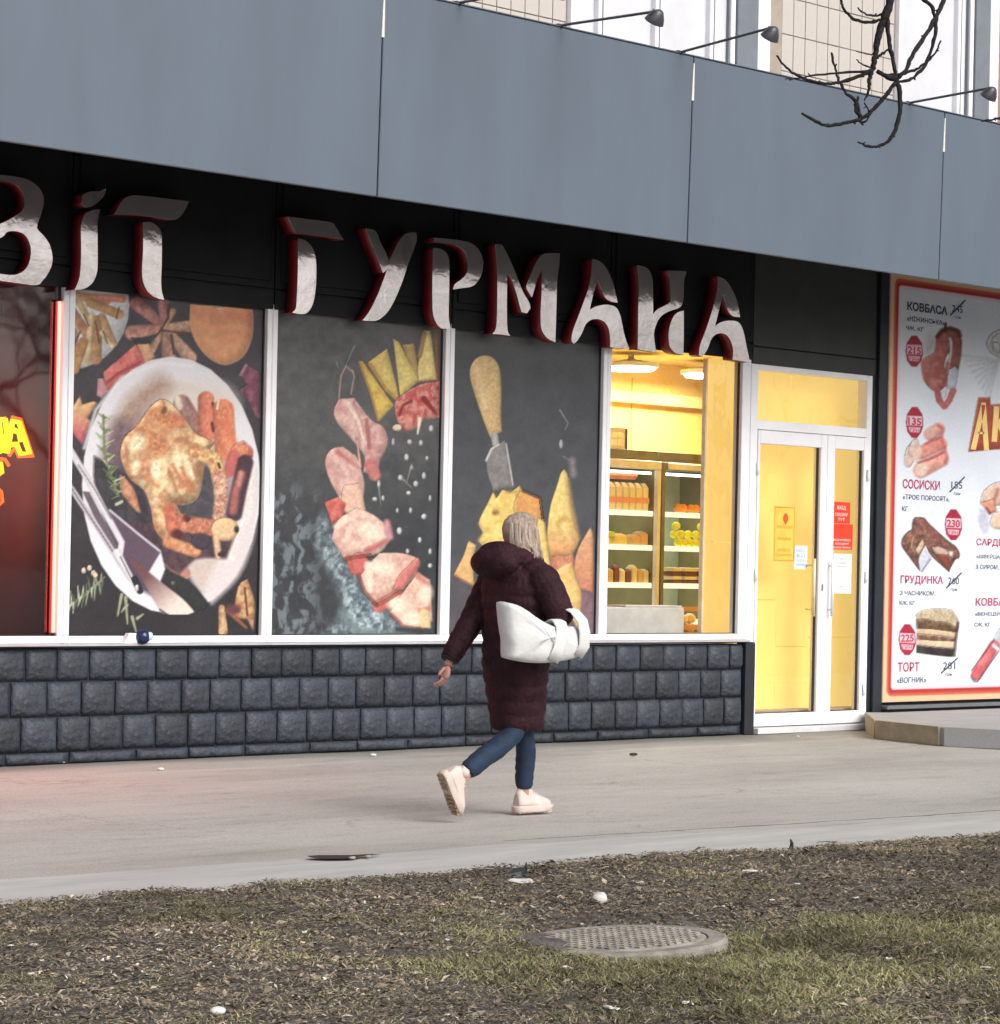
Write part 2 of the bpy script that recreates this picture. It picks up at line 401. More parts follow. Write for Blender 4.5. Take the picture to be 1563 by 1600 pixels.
# leaf litter: bent quads
x, y = scatter(120000, lambda x, y: 0.95 - 0.55 * green(x, y))
N = len(x); sz = rng.uniform(0.0045, 0.014, N) * rng.choice([0.7, 1, 1.8], N, p=[.5, .45, .05]); ang = rng.uniform(0, 2 * np.pi, N)
asp = rng.uniform(0.12, 0.6, N); lift = rng.uniform(0.0, 0.35, N) * sz; z = soil_h(x, y) + 0.004 + rng.uniform(0, 0.012, N)
ca, sa = np.cos(ang), np.sin(ang); V = []
tx = rng.normal(0, 0.28, N); ty = rng.normal(0, 0.28, N)
for (u, v, w) in ((-1, 0, 0), (0, -1, 1), (1, 0, 0.2), (0, 1, 1)):
    lx = u * sz; ly = v * sz * asp; px1 = ca * lx - sa * ly; py1 = sa * lx + ca * ly
    V.append(np.stack([x + px1, y + py1, z + w * lift + px1 * tx + py1 * ty], 1))
V = np.stack(V, 1).reshape(-1, 3); Fq = np.arange(N * 4).reshape(N, 4)
pal = np.array([C(130, 120, 110), C(148, 138, 124), C(108, 99, 92), C(170, 160, 146), C(132, 120, 100), C(80, 76, 76), C(204, 196, 184)])
cols = pal[rng.choice(len(pal), N, p=[.25, .2, .2, .12, .12, .08, .03])] * rng.uniform(0.6, 1.15, (N, 1)) * np.array([1.04, .97, .88])
cols = cols * patch(x, y)[:, None]
me = np_mesh('leaf_litter', V, Fq); color_attr(me, np.repeat(cols, 4, 0))
m_litter = attr_mat('leaf_litter_matter', 'tint', 0.85, 0.3, 0.2)
tag(link('leaf_litter', me, m_litter), 'dead brown leaf litter covering the lawn soil', 'leaf litter', kind='stuff')
# grass blades
x, y = scatter(130000, lambda x, y: 0.03 + 0.97 * green(x, y))
N = len(x); h = rng.uniform(0.010, 0.030, N) * (0.7 + 0.5 * green(x, y)); w = rng.uniform(0.0014, 0.0030, N); ang = rng.uniform(0, 2 * np.pi, N)
ln = rng.uniform(0.4, 1.9, N) * h; z = soil_h(x, y) - 0.004; la = rng.uniform(0, 2 * np.pi, N)
dx, dy = np.cos(ang) * w, np.sin(ang) * w; ex, ey = np.cos(la) * ln, np.sin(la) * ln
P0 = np.stack([x - dx, y - dy, z], 1); P1 = np.stack([x + dx, y + dy, z], 1)
P2 = np.stack([x + dx * .8 + ex * .4, y + dy * .8 + ey * .4, z + h * .62], 1); P3 = np.stack([x - dx * .8 + ex * .4, y - dy * .8 + ey * .4, z + h * .62], 1)
P4 = np.stack([x + ex, y + ey, z + h], 1)
V = np.stack([P0, P1, P2, P3, P4, P4 + 0.0004], 1).reshape(-1, 3)
q = np.arange(N)[:, None] * 6; Fq = np.concatenate([q + np.array([[0, 1, 2, 3]]), q + np.array([[3, 2, 4, 5]])], 0)
pal = np.array([C(148, 146, 98), C(122, 124, 82), C(172, 166, 124), C(178, 166, 132), C(124, 116, 94)])
cols = pal[rng.choice(5, N, p=[.3, .25, .2, .13, .12])] * rng.uniform(0.55, 1.0, (N, 1))
cols = cols * patch(x, y)[:, None]
me = np_mesh('grass', V, Fq); color_attr(me, np.repeat(cols, 6, 0))
m_grass = attr_mat('grass_blade', 'tint', 0.7, 0.3)
tag(link('grass', me, m_grass), 'thin patchy winter grass growing on the lawn', 'grass', kind='stuff')
# dry straw strands lying among the leaves
x, y = scatter(60000, lambda x, y: 0.75 + 0 * x)
N = len(x); ang = rng.uniform(0, 2 * np.pi, N); ln = rng.uniform(0.012, 0.045, N); w = rng.uniform(0.0009, 0.002, N); z = soil_h(x, y) + rng.uniform(0.004, 0.016, N)
ux, uy = np.cos(ang), np.sin(ang); be = rng.normal(0, .25, N); hz = rng.uniform(-.004, .01, N)
V = np.stack([np.stack([x - uy * w, y + ux * w, z], 1), np.stack([x + uy * w, y - ux * w, z], 1), np.stack([x + ux * ln + uy * w - uy * be * ln, y + uy * ln - ux * w + ux * be * ln, z + hz], 1), np.stack([x + ux * ln - uy * w - uy * be * ln, y + uy * ln + ux * w + ux * be * ln, z + hz + .001], 1)], 1).reshape(-1, 3)
pal = np.array([C(176, 162, 138), C(150, 134, 110), C(120, 106, 90), C(196, 186, 166), C(92, 82, 74)])
me = np_mesh('dry_straw', V, np.arange(N * 4).reshape(N, 4)); color_attr(me, np.repeat(pal[rng.choice(5, N, p=[.25, .3, .25, .08, .12])] * rng.uniform(.6, 1, (N, 1)), 4, 0))
tag(link('dry_straw', me, m_litter), 'dry straw strands lying among the dead leaves', 'straw', kind='stuff')
# twigs
x, y = scatter(500, lambda x, y: 0.6 + 0 * x); tw = MB()
for a, b_ in zip(x, y):
    an = rnd.uniform(0, 6.28); ll = rnd.uniform(0.03, 0.11); zz = float(soil_h(np.array([a]), np.array([b_]))[0]) + 0.012
    tw.tube([(a, b_, zz), (a + math.cos(an) * ll * .5, b_ + math.sin(an) * ll * .5, zz + rnd.uniform(0, .01)), (a + math.cos(an + .3) * ll, b_ + math.sin(an + .3) * ll, zz)], [0.0025, 0.002, 0.001], 4)
tag(tw.build('twig_debris', mat('twig_bark', (0.06, 0.048, 0.038), 0.9)), 'small dry twigs strewn over the lawn', 'twigs', kind='stuff')

m_hole0 = mat('dark_chip_matter', (0.03, 0.027, 0.025), 0.9)
# pale scraps of paper and stone on the lawn
m_paper = mat('white_scrap_paper', (0.62, 0.61, 0.585), 0.7, var=0.1, scale=30)
def scrap(px, py, wpx, name, label, group, hgt=0.012, m=m_paper):
    c = on_z(px, py, 0.03); s = wpx * 0.5 / (F_PX / (c - CAM).dot(FW)); mb = MB(); n_ = 7
    zz = float(soil_h(np.array([c.x]), np.array([c.y]))[0])
    a0 = rnd.uniform(0, 6); top, bot = [], []
    for k in range(n_):
        t = 2 * math.pi * k / n_ ; r = s * rnd.uniform(0.5, 1.1)
        d = RT * (math.cos(t) * r) + Vector((FW.x, FW.y, 0)) * (math.sin(t) * r * 0.75)
        q_ = hgt * rnd.uniform(-.3, 1.0); bot.append((c.x + d.x, c.y + d.y, zz + 0.012 + q_ * .6)); top.append((c.x + d.x * .93, c.y + d.y * .93, zz + 0.0145 + q_))
    mb.rings([bot, top], smooth=False)
    bmesh.ops.poke(mb.bm, faces=[f_ for f_ in mb.bm.faces if len(f_.verts) == n_], offset=hgt * .5)
    return tag(mb.build(name, m, loc=(c.x, c.y, zz)), label, 'litter', group)
NEAR = 'tiny white scrap on the lawn %s'
for px, py, w_, where in ((18, 1487, 14, 'at the far left, left one of two'), (52, 1484, 18, 'at the far left, right one of two'), (65, 1510, 9, 'just below the far left pair'), (250, 1492, 14, 'left of the middle, lower one of two'), (262, 1464, 12, 'left of the middle, upper one of two'),
        (445, 1474, 20, 'below the pavement hole, wider of two'), (475, 1460, 12, 'below the pavement hole, smaller of two'), (280, 1431, 9, 'close to the pavement edge on the left'), (745, 1405, 22, 'left of the long plastic scrap, upper one'), (770, 1414, 13, 'left of the long plastic scrap, lower one'),
        (995, 1381, 24, 'wide and flat, right of the long plastic scrap'), (1130, 1421, 10, 'right of the stone chip, tiny'), (1205, 1409, 13, 'below the flat plastic strip'), (1245, 1387, 14, 'below the black plant stub'), (1338, 1408, 12, 'on the right, among dead leaves'),
        (1205, 1513, 14, 'beside the right rim of the manhole'), (1030, 1417, 8, 'above the middle of the manhole'), (885, 1518, 20, 'in front of the left rim of the manhole'), (955, 1580, 26, 'widest one, in the grass at the bottom'), (1070, 1573, 16, 'in the grass at the bottom, right of the widest'),
        (1390, 1507, 12, 'in the grass well right of the manhole'), (1540, 1520, 22, 'at the right edge, in the grass'), (650, 1530, 9, 'in the middle, left of the manhole'), (160, 1508, 9, 'on the left, between the two pairs'), (910, 1440, 9, 'just above the left end of the manhole'), (700, 1478, 9, 'left of the manhole, level with it')):
    scrap(px, py, w_, 'paper_scrap', NEAR % where, 'tiny white scraps on the lawn', .006)
scrap(816, 1384, 62, 'plastic_scrap', 'long white plastic scrap with dark leaf at the pavement edge', None, 0.012)
c = on_z(938, 1412, 0.03); zz = float(soil_h(np.array([c.x]), np.array([c.y]))[0]); mb = MB()
mb.ball((c.x, c.y, zz + .022), (.036, .028, .026), 9, 7)
for v in mb.bm.verts: v.co += (v.co - Vector((c.x, c.y, zz + .022))) * (.35 * mnoise.noise(v.co * 45))
tag(mb.build('stone_chip', m_paper, loc=(c.x, c.y, zz)), 'largest pale stone chip on the soil above the manhole', 'stone')
scrap(1177, 1368, 40, 'plastic_strip', 'flat white plastic strip between manhole and pavement edge', None, 0.006)
c = on_z(340, 1587, 0.03); zz = float(soil_h(np.array([c.x]), np.array([c.y]))[0])
tag(MB().ball((c.x, c.y, zz + .016), (.028, .020, .014), 10, 7).build('white_pebble', m_paper, loc=(c.x, c.y, zz)), 'oval white pebble at the lower left of the lawn', 'stone')
# the dark leaf beside the plastic scrap
c = on_z(808, 1372, 0.03); mb = MB()
mb.rings([[(c.x - .07, c.y, .03), (c.x, c.y - .03, .035), (c.x + .06, c.y, .04), (c.x, c.y + .03, .04)], [(c.x - .06, c.y, .05), (c.x, c.y - .025, .06), (c.x + .055, c.y, .075), (c.x, c.y + .02, .07)]], smooth=False)
mb.tube([(c.x + .05, c.y, .06), (c.x + .055, c.y, .095)], [.007, .003], 5)
tag(mb.build('dark_leaf', mat('wet_dark_leaf', (0.02, 0.03, 0.026), 0.5), loc=(c.x, c.y, .03)), 'curled dark wet leaf behind the long white plastic scrap', 'leaf')
c = on_z(1236, 1326, 0.02); mb = MB()
mb.tube([(c.x, c.y, .0), (c.x + .008, c.y, .045), (c.x - .004, c.y, .065)], [.015, .009, .004], 6)
tag(mb.build('dead_stub', mat('rotten_stub', (0.025, 0.022, 0.02), 0.9), loc=(c.x, c.y, 0)), 'short black plant stub sticking up at the pavement edge', 'stub')

# crumbs along the foot of the wall
for px, py, r_, where in ((98, 1191, .016, 'under the far left end of the plinth'), (251, 1202, .02, 'below the chicken poster, off the wall'), (583, 1180, .022, 'at the foot of the plinth under the meat poster'), (1247, 1151, .014, 'before the threshold of the door')):
    c = on_z(px, py, 0.01)
    tag(MB().ball((c.x, c.y, .012), (r_ * 1.4, r_, r_ * .5), 8, 5).build('pale_crumb', m_paper, loc=(c.x, c.y, 0)), 'pale crumb on the pavement ' + where, 'crumb', 'pale crumbs on the pavement')
c = on_z(990, 1179, 0.01); tag(MB().ball((c.x, c.y, .012), (.045, .02, .012), 8, 5).build('dark_chip', m_hole0, loc=(c.x, c.y, 0)), 'small dark chip on the pavement below the clear window', 'chip')

# hole in the kerb strip: flat dark patch, shadow and dark water in its colour
c = on_z(530, 1342, 0.02); mb = MB()
m_hole = mat('hole_dark', (0.02, 0.016, 0.014), 0.9)
ring = [(c.x + RT.x * a + FW.x * b_, c.y + RT.y * a + FW.y * b_, 0.0275) for a, b_ in ((-.15, .02), (-.10, .07), (-.02, .09), (.05, .10), (.12, .16), (.19, .16), (.12, .08), (.05, -.05), (-.05, -.08), (-.12, -.05))]
mb.bm.faces.new([mb.bm.verts.new(q_) for q_ in ring])
tag(mb.build('pavement_hole', m_hole), kind='structure')
for k, (a, b_, r_) in enumerate(((.06, -.02, .02), (.13, .06, .018))):
    o = MB().ball((c.x + RT.x * a + FW.x * b_, c.y + RT.y * a + FW.y * b_, .028), (r_ * 1.1, r_ * .8, r_ * .35), 7, 5).build('rubble_stone', m_concrete, loc=(c.x + RT.x * a + FW.x * b_, c.y + RT.y * a + FW.y * b_, .03))
    tag(o, ('larger' if k == 0 else 'smaller') + ' chip of broken kerb beside the dark pavement hole', 'stone')

# manhole
mh = empty('manhole', (MHX, MHY, 0), 'round cast iron manhole cover in a concrete ring on the lawn', 'manhole')
def lathe(mb, prof, c, n_=40, mi=0, cap=True):
    mb.rings([[(c[0] + r * math.cos(2 * math.pi * k / n_), c[1] + r * math.sin(2 * math.pi * k / n_), z) for k in range(n_)] for r, z in prof], cap, False, mi); return mb
lathe(MB(), [(MHR, -.07), (MHR, .016), (MHR - .012, .027), (MHR - .07, .027), (MHR - .075, .01)], (MHX, MHY)).build('concrete_ring', m_concrete, mh)
m_iron = mat('weathered_iron', (0.30, 0.275, 0.235), 0.85, metal=0.0, var=0.3, scale=12, bump=0.3)
cover = lathe(MB(), [(MHR - .078, .0), (MHR - .078, .024), (MHR - .09, .030), (.03, .032)], (MHX, MHY)).build('cover', m_iron, mh)
st = MB()
for i in range(-7, 8):
    for j in range(-7, 8):
        a, b_ = i * .038, j * .038
        if math.hypot(a, b_) < MHR - .105: st.box(MHX + a - .012, MHX + a + .012, MHY + b_ - .012, MHY + b_ + .012, .0305, .036)
stud = st.build('raised_stud', m_iron, cover); stud['kind'] = 'stuff'
mh.rotation_mode = 'QUATERNION'; mh.rotation_quaternion = Matrix.Rotation(math.radians(-3.2), 3, Vector((-FW.x, -FW.y, 0)) * -1).to_quaternion()

# ================================================================== BUILDING
bld = empty('shop_building', (13.5, 0, 0), 'grey fronted food shop on the ground floor of a cream tiled block', 'shop building')
XL, XR = 6.9, 24.0
MULL = [6.905, 8.645, 10.385, 12.127, 13.856, 15.585]
JL, JR = 17.235, 17.345
# --- stone plinth, block by block
pl = B(XL, 17.30, -0.04, 0.25, 0, 0.765).build('plinth', m_mortar, bld)
def stone_mesh(w, h, seed, rough=0.016):
    nx, nz = 4, 3; V, Fq = [], []
    for j in range(nz + 1):
        for i in range(nx + 1):
            e = (i in (0, nx)) or (j in (0, nz))
            x = w * (-.5, -.37, .02, .37, .5)[i]; z = h * (0, .17, .83, 1)[j]
            if not e: x += mnoise.noise(Vector((i * 3.1, j, seed))) * w * .07; z += mnoise.noise(Vector((i, j * 2.7, seed + 5))) * h * .07
            else:
                x += mnoise.noise(Vector((i * 2.3, j * 1.7, seed + 2))) * .006; z += mnoise.noise(Vector((i * 1.3, j * 2.7, seed + 3))) * .005
            y = -0.010 + 0.004 * mnoise.noise(Vector((i, j, seed))) if e else -0.036 - rough * mnoise.noise(Vector((i * 1.9, j * 1.9, seed * 1.3)))
            V.append((x, y, z))
    f_ = lambda i, j: j * (nx + 1) + i
    for j in range(nz):
        for i in range(nx): Fq.append((f_(i, j), f_(i + 1, j), f_(i + 1, j + 1), f_(i, j + 1)))
    edge = [f_(i, 0) for i in range(nx + 1)] + [f_(nx, j) for j in range(1, nz + 1)] + [f_(i, nz) for i in range(nx - 1, -1, -1)] + [f_(0, j) for j in range(nz - 1, 0, -1)]
    base = len(V)
    for k in edge: V.append((V[k][0] * 1.0, 0.015, V[k][2]))
    for k in range(len(edge)):
        k2 = (k + 1) % len(edge); Fq.append((edge[k], base + k, base + k2, edge[k2]))
    me = bpy.data.meshes.new('stone_block'); me.from_pydata(V, [], Fq); me.materials.append(m_stone)
    for k_ in range(nx * nz): me.polygons[k_].use_smooth = True
    bm = bmesh.new(); bm.from_mesh(me); bmesh.ops.recalc_face_normals(bm, faces=bm.faces); bm.to_mesh(me); bm.free()
    return me
variants = {}
def stone(x0, x1, z0, z1, k):
    key = (round((x1 - x0) / 0.0125), round((z1 - z0), 3), k % 9)
    if key not in variants: variants[key] = stone_mesh(key[0] * 0.0125 - 0.012, z1 - z0 - 0.012, k % 9 * 3.3 + key[0])
    o = bpy.data.objects.new('stone_block', variants[key]); COL.objects.link(o); o.parent = pl
    o.location = Vector(((x0 + x1) / 2, -0.04 + rnd.uniform(-.004, .004), z0 + 0.006)) - WORLD[pl]
    o.rotation_euler = (0, 0, rnd.uniform(-.012, .012)); WORLD[o] = Vector(((x0 + x1) / 2, -0.04, z0))
rows = [(0.0, 0.080), (0.080, 0.315), (0.315, 0.55), (0.55, 0.765)]
k = 0
for r_, (z0, z1) in enumerate(rows):
    x = 8.4 + (0.0, 0.05, 0.19, 0.09)[r_]
    while x < 17.25:
        w = rnd.choice([0.25, 0.2625, 0.2625, 0.275, 0.275, 0.2875]) if r_ else rnd.choice([.45, .5, .55, .6])
        x1 = min(x + w, 17.29)
        if 17.29 - x1 < 0.1: x1 = 17.29
        stone(x, x1, z0, z1, k); k += 1; x = x1
B(17.302, 17.425, -0.088, 0.02, 0, 0.772, .004).build('corner_trim', m_blackdk, bld)
B(XL, 17.425, -0.075, 0.02, 0.7735, 0.781, 0).build('plinth_cap', m_blackdk, bld)
# --- windows
def window(i, xa, xb, glass, right=None):
    w = MB(); wl_ = 0.047
    rx = right if right else wl_
    w.box(xa + .0015, xa + wl_, -.05, .05, .8505, 3.2, .004); w.box(xb - rx, xb - .0015, -.05, .05, .8505, 3.2, .004)
    w.box(xa + .0015, xb - .0015, -.052, .05, .800, .8495, .004)
    fr = w.build('window', m_white, bld)
    gp = B(xa + wl_ - .004, xb - rx + .004, .004, .012, .85, 3.2).build('pane', glass, fr)
    sl = MB(); sl.box(xa + .001, xb - .001, -.10, .05, .783, .7985, .002); sl.build('sill', m_sill, fr)
    # thin black gasket round the pane
    gk = MB(); gk.box(xa + wl_, xa + wl_ + .010, -.016, .003, .85, 3.2); gk.box(xb - rx - .010, xb - rx, -.016, .003, .85, 3.2); gk.box(xa + wl_ + .0105, xb - rx - .0105, -.016, .003, .8505, .857)
    gk.build('gasket', m_blackdk, fr)
    return fr
window(0, MULL[0], MULL[1], m_glass_dark)
window(1, MULL[1], MULL[2], m_glass_dark)
for i in (2, 3, 4): window(i, MULL[i], MULL[i + 1], m_glass)
window(5, MULL[5], 17.343, m_glass, right=.108)
# dark room behind the first windows, blinds behind the posters
B(XL, MULL[2] - .01, 1.4, 1.45, 0.0, 3.3).build('inner_wall', mat('dim_room_wall', (0.10, 0.06, 0.065), 0.8, var=.5, scale=2), bld)
B(MULL[2] - .008, MULL[2] + .03, .06, 1.4, 0.0, 3.3).build('room_divider', mat('dim_divider', (0.09, 0.06, 0.06), 0.8), bld)
B(MULL[2] + .032, MULL[5] - .01, .06, .09, 0.8, 3.3).build('window_backing', m_blackdk, bld)
# --- sign band: raised black panels over the windows, grey panel over the door
band = B(XL, 19.02, -.03, .20, 3.201, 4.42).build('sign_band', m_blackdk, bld)
bx = MULL + [17.345]
for xa, xb in zip(bx[:-1], bx[1:]):
    b_ = MB(); b_.box(xa + .006, xb - .006, -.062, -.031, 3.165, 3.30, .004); b_.box(xa + .006, xb - .006, -.062, -.031, 3.312, 4.41, .004)
    b_.box(xa + .05, xb - .05, -.072, -.0625, 3.36, 4.38, .008)
    b_.build('sign_panel', m_black, bld)
b_ = MB(); b_.box(17.35, 19.02, -.062, -.031, 3.135, 3.28, .004); b_.box(17.35, 19.02, -.060, -.031, 3.288, 4.41, .003)
b_.build('sign_panel', mat('door_sign_panel', (0.026, 0.029, 0.030), 0.5, var=0.2, bump=.05, bscale=200), bld)
# --- pilaster right of the door and the wall the price board hangs on
pb = MB(); pb.box(19.002, 19.13, -.05, .03, .0, 4.42, .004); pb.box(19.05, 19.17, -.085, -.0505, .0, 4.42, .004)
pb.build('pilaster', mat('dark_pilaster', (0.018, 0.022, 0.03), 0.35, var=.2), bld)
B(19.172, XR, -.02, .03, .0, 4.42).build('side_wall', m_blackdk, bld)
B(19.175, XR, -.15, -.021, .172, .205, .004).build('ledge', mat('ledge_metal', (0.13, 0.14, 0.15), .4), bld)
B(19.175, XR, -.06, -.0205, .0, .17, .004).build('skirting', mat('slate_skirting', (0.06, 0.066, 0.07), .7, bump=.3), bld)
# --- canopy
can = B(XL, XR, -1.68, -.0, 4.43, 4.50).build('canopy', m_soffit, bld)
fr_y0, fr_y1 = -1.735, -1.705
seams = [5.53, 8.565, 11.60, 14.625, 17.67, 20.7, 23.73]
for xa, xb in zip(seams[:-1], seams[1:]):
    b_ = MB(); n_ = 16; z0, z1, lean = 3.765, 5.117, 0.028
    b_.rings([[(xa + .006, fr_y0, z0), (xb - .006, fr_y0, z0), (xb - .006, fr_y1, z0), (xa + .006, fr_y1, z0)], [(xa + .006, fr_y0 - lean, z1), (xb - .006, fr_y0 - lean, z1), (xb - .006, fr_y1 - lean, z1), (xa + .006, fr_y1 - lean, z1)]], smooth=False)
    bmesh.ops.recalc_face_normals(b_.bm, faces=b_.bm.faces)
    bmesh.ops.bevel(b_.bm, geom=list(b_.bm.edges), offset=.004, segments=1, affect='EDGES')
    b_.build('fascia_panel', m_fascia, can)
    B(xa - .02, xa + .02, -1.70, -1.682, 3.77, 5.07).build('joint_backing', m_blackdk, can)
    s_ = MB(); zt = 5.11
    s_.rings([[(xa - .012, -1.760, 4.80), (xa + .012, -1.760, 4.80), (xa + .012, -1.73, 4.80), (xa - .012, -1.73, 4.80)], [(xa - .005, -1.766, zt - .04), (xa + .006, -1.766, zt - .04), (xa + .006, -1.735, zt - .04), (xa - .005, -1.735, zt - .04)]], smooth=False)
    s_.build('joint_filler', mat('white_sealant', (0.66, 0.66, 0.65), .6), can)
B(XL, XR, -1.704, -1.685, 4.9, 5.06).build('fascia_rail', m_blackdk, can)
B(XL, XR, -1.70, .0, 5.072, 5.078).build('canopy_top', m_soffit, can)
m_cop = mat('edge_trim', (0.10, .12, .15), .4)
B(XL, XR, -1.772, -1.72, 5.120, 5.129, .002).build('edge_trim', m_cop, can)

# --- upper storey
UZ0, UZ1 = 5.0, 8.2
up = B(XL, XR, .06, .5, 4.43, UZ1).build('upper_wall', m_grout, bld)
tiles_me = {}
def tile_field(xa, xb, name='tile_wall'):
    tw_ = B(xa, xb, .03, .059, 5.1, UZ1 - .02).build(name, m_grout, bld)
    w = .152; h = .318; nx = max(1, round((xb - xa) / w)); w = (xb - xa) / nx
    z = 5.36
    key = round(w, 3)
    if key not in tiles_me:
        me = B(-w / 2 + .004, w / 2 - .004, -.008, .004, .004, h - .004, .002).mesh('tile'); me.materials.append(m_tile); tiles_me[key] = me
    while z < 7.3:
        for i in range(nx):
            o = bpy.data.objects.new('tile', tiles_me[key]); COL.objects.link(o); o.parent = tw_
            o.location = Vector((xa + w * (i + .5), .03 + rnd.uniform(-.0015, .0015), z)) - WORLD[tw_]; WORLD[o] = Vector((0, 0, 0))
        z += h
    return tw_
tile_field(12.35, 15.10)
tile_field(17.735, 19.30)
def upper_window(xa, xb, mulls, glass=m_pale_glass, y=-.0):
    w = MB(); t = .055
    w.box(xa, xa + t, y - .03, .058, 5.1, 7.9, .006); w.box(xb - t, xb, y - .03, .058, 5.1, 7.9, .006)
    w.box(xa + t + .001, xb - t - .001, y - .028, .058, 7.82, 7.9); w.box(xa + t + .001, xb - t - .001, y - .028, .058, 5.1, 5.22)
    for m_ in mulls:
        w.box(m_ - .05, m_ - .006, y - .035, .058, 5.221, 7.819, .006); w.box(m_ + .006, m_ + .05, y - .030, .058, 5.221, 7.819, .006)
    fr = w.build('upper_window', m_white, bld)
    xs_ = [xa + t] + list(mulls) + [xb - t]
    for a, b2 in zip(xs_[:-1], xs_[1:]):
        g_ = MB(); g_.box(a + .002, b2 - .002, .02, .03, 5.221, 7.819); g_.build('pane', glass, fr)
    # dark gasket lines
    gk = MB()
    for m_ in mulls: gk.box(m_ - .0055, m_ + .0055, y - .033, .02, 5.222, 7.818)
    gk.box(xa + t, xa + t + .012, y - .01, .019, 5.222, 7.818); gk.box(xb - t - .012, xb - t, y - .01, .019, 5.222, 7.818)
    gk.build('gasket', m_panel_grey, fr)
    return fr
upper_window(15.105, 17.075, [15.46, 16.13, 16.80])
B(17.08, 17.345, -.05, .059, 5.1, UZ1 - .02, .004).build('grey_pier', m_panel_grey, bld)
B(17.35, 17.53, -.03, .059, 5.1, 7.9, .01).build('reveal_frame', m_white, bld)
rv = B(17.532, 17.73, .02, .059, 5.1, 7.9).build('brown_reveal', mat('brown_reveal', (.34, .29, .235), .8), bld)
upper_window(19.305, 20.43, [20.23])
B(20.435, 20.66, -.05, .059, 5.1, UZ1 - .02, .004).build('grey_pier', m_panel_grey, bld)
B(20.665, 20.83, -.03, .059, 5.1, 7.9, .01).build('reveal_frame', m_white, bld)
bw = B(20.835, 21.6, .02, .059, 5.1, 7.9).build('brown_reveal', m_brownwall, bld)
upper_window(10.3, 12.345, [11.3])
tile_field(21.61, 23.4)

# --- entrance: transom light and double door of unequal leaves
ent = MB()
ent.box(17.347, 17.44, -.05, .06, .052, 3.14, .004); ent.box(18.925, 18.997, -.05, .06, .052, 3.14, .004)
ent.box(17.441, 18.924, -.05, .06, 3.09, 3.139, .004); ent.box(17.441, 18.924, -.05, .06, 2.585, 2.665, .004)
entrance = ent.build('entrance_frame', m_white, bld)
B(17.441, 18.924, .0, .008, 2.666, 3.089).build('pane', m_glass, entrance)
B(17.43, 19.06, -.13, .12, .0, .051, .004).build('threshold', mat('threshold_white', (.62, .62, .63), .5), entrance)
def leaf(xa, xb, st_l, st_r, name_):
    d = MB(); d.box(xa, xa + st_l, -.058, .03, .06, 2.58, .005); d.box(xb - st_r, xb, -.058, .03, .06, 2.58, .005)
    d.box(xa + st_l + .0005, xb - st_r - .0005, -.056, .03, 2.465, 2.58, .005); d.box(xa + st_l + .0005, xb - st_r - .0005, -.056, .03, .06, .168, .005)
    o = d.build('door', m_white, bld)
    B(xa + st_l - .003, xb - st_r + .003, -.012, -.004, .165, 2.468).build('pane', m_glass, o)
    gk = MB(); gk.box(xb - st_r - .016, xb - st_r, -.03, -.013, .168, 2.465); gk.box(xa + st_l, xb - st_r, -.03, -.013, .1685, .176)
    gk.build('gasket', m_blackdk, o)
    return o
d1 = leaf(17.443, 18.372, .03, .085, 'door')
d2 = leaf(18.377, 18.923, .105, .035, 'door')
for d_, hx in ((d1, 18.165), (d2, 18.418)):
    hb = MB(); hb.tube([(hx, -.105, 1.0), (hx, -.105, 1.5)], .014, 8); hb.tube([(hx, -.058 if d_ is d2 else -.02, 1.06), (hx, -.105, 1.06)], .01, 6); hb.tube([(hx, -.058 if d_ is d2 else -.02, 1.44), (hx, -.105, 1.44)], .01, 6)
    hb.build('handle', m_white if d_ is d2 else mat('cream_handle', (.72, .62, .38), .35), d_)
lk = MB(); lk.box(18.325, 18.345, -.066, -.0585, 1.22, 1.28, .002); lk.build('lock', m_panel_grey, d1)
for z_ in (0.35, 1.35, 2.25):
    MB().tube([(17.435, -.066, z_ - .05), (17.435, -.066, z_ + .05)], .012, 8).build('hinge', m_white, d1)
    MB().tube([(18.94, -.066, z_ - .05), (18.94, -.066, z_ + .05)], .012, 8).build('hinge', m_white, d2)

# --- yellow lined vestibule behind the door; its panels glow in place of lamp light
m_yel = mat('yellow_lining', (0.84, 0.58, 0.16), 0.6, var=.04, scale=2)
m_yel_glow = mat('glowing_yellow_lining', (0.50, 0.34, 0.085), 0.5, var=.10, scale=2.6, bump=.25, bscale=7, emit=(1.0, 0.68, 0.19), estr=0.60)
ves = MB()
ves.box(17.305, 17.34, .36, .395, .05, 3.19)
vest = ves.build('vestibule_wall', m_yel, bld)
for z0, z1 in ((.05, 1.62), (1.624, 3.19)): B(17.262, 17.30, .055, .40, z0, z1, .002).build('lining_panel', m_yel_glow, vest)
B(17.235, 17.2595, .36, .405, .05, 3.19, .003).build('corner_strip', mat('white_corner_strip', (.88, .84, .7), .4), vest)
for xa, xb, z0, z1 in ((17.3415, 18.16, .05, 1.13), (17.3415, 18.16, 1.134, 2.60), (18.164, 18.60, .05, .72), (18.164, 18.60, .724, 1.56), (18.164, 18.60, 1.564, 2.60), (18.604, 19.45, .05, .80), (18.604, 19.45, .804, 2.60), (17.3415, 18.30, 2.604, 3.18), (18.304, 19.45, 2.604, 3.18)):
    B(xa, xb, .31, .34, z0, z1, .003).build('lining_panel', m_yel_glow, vest)

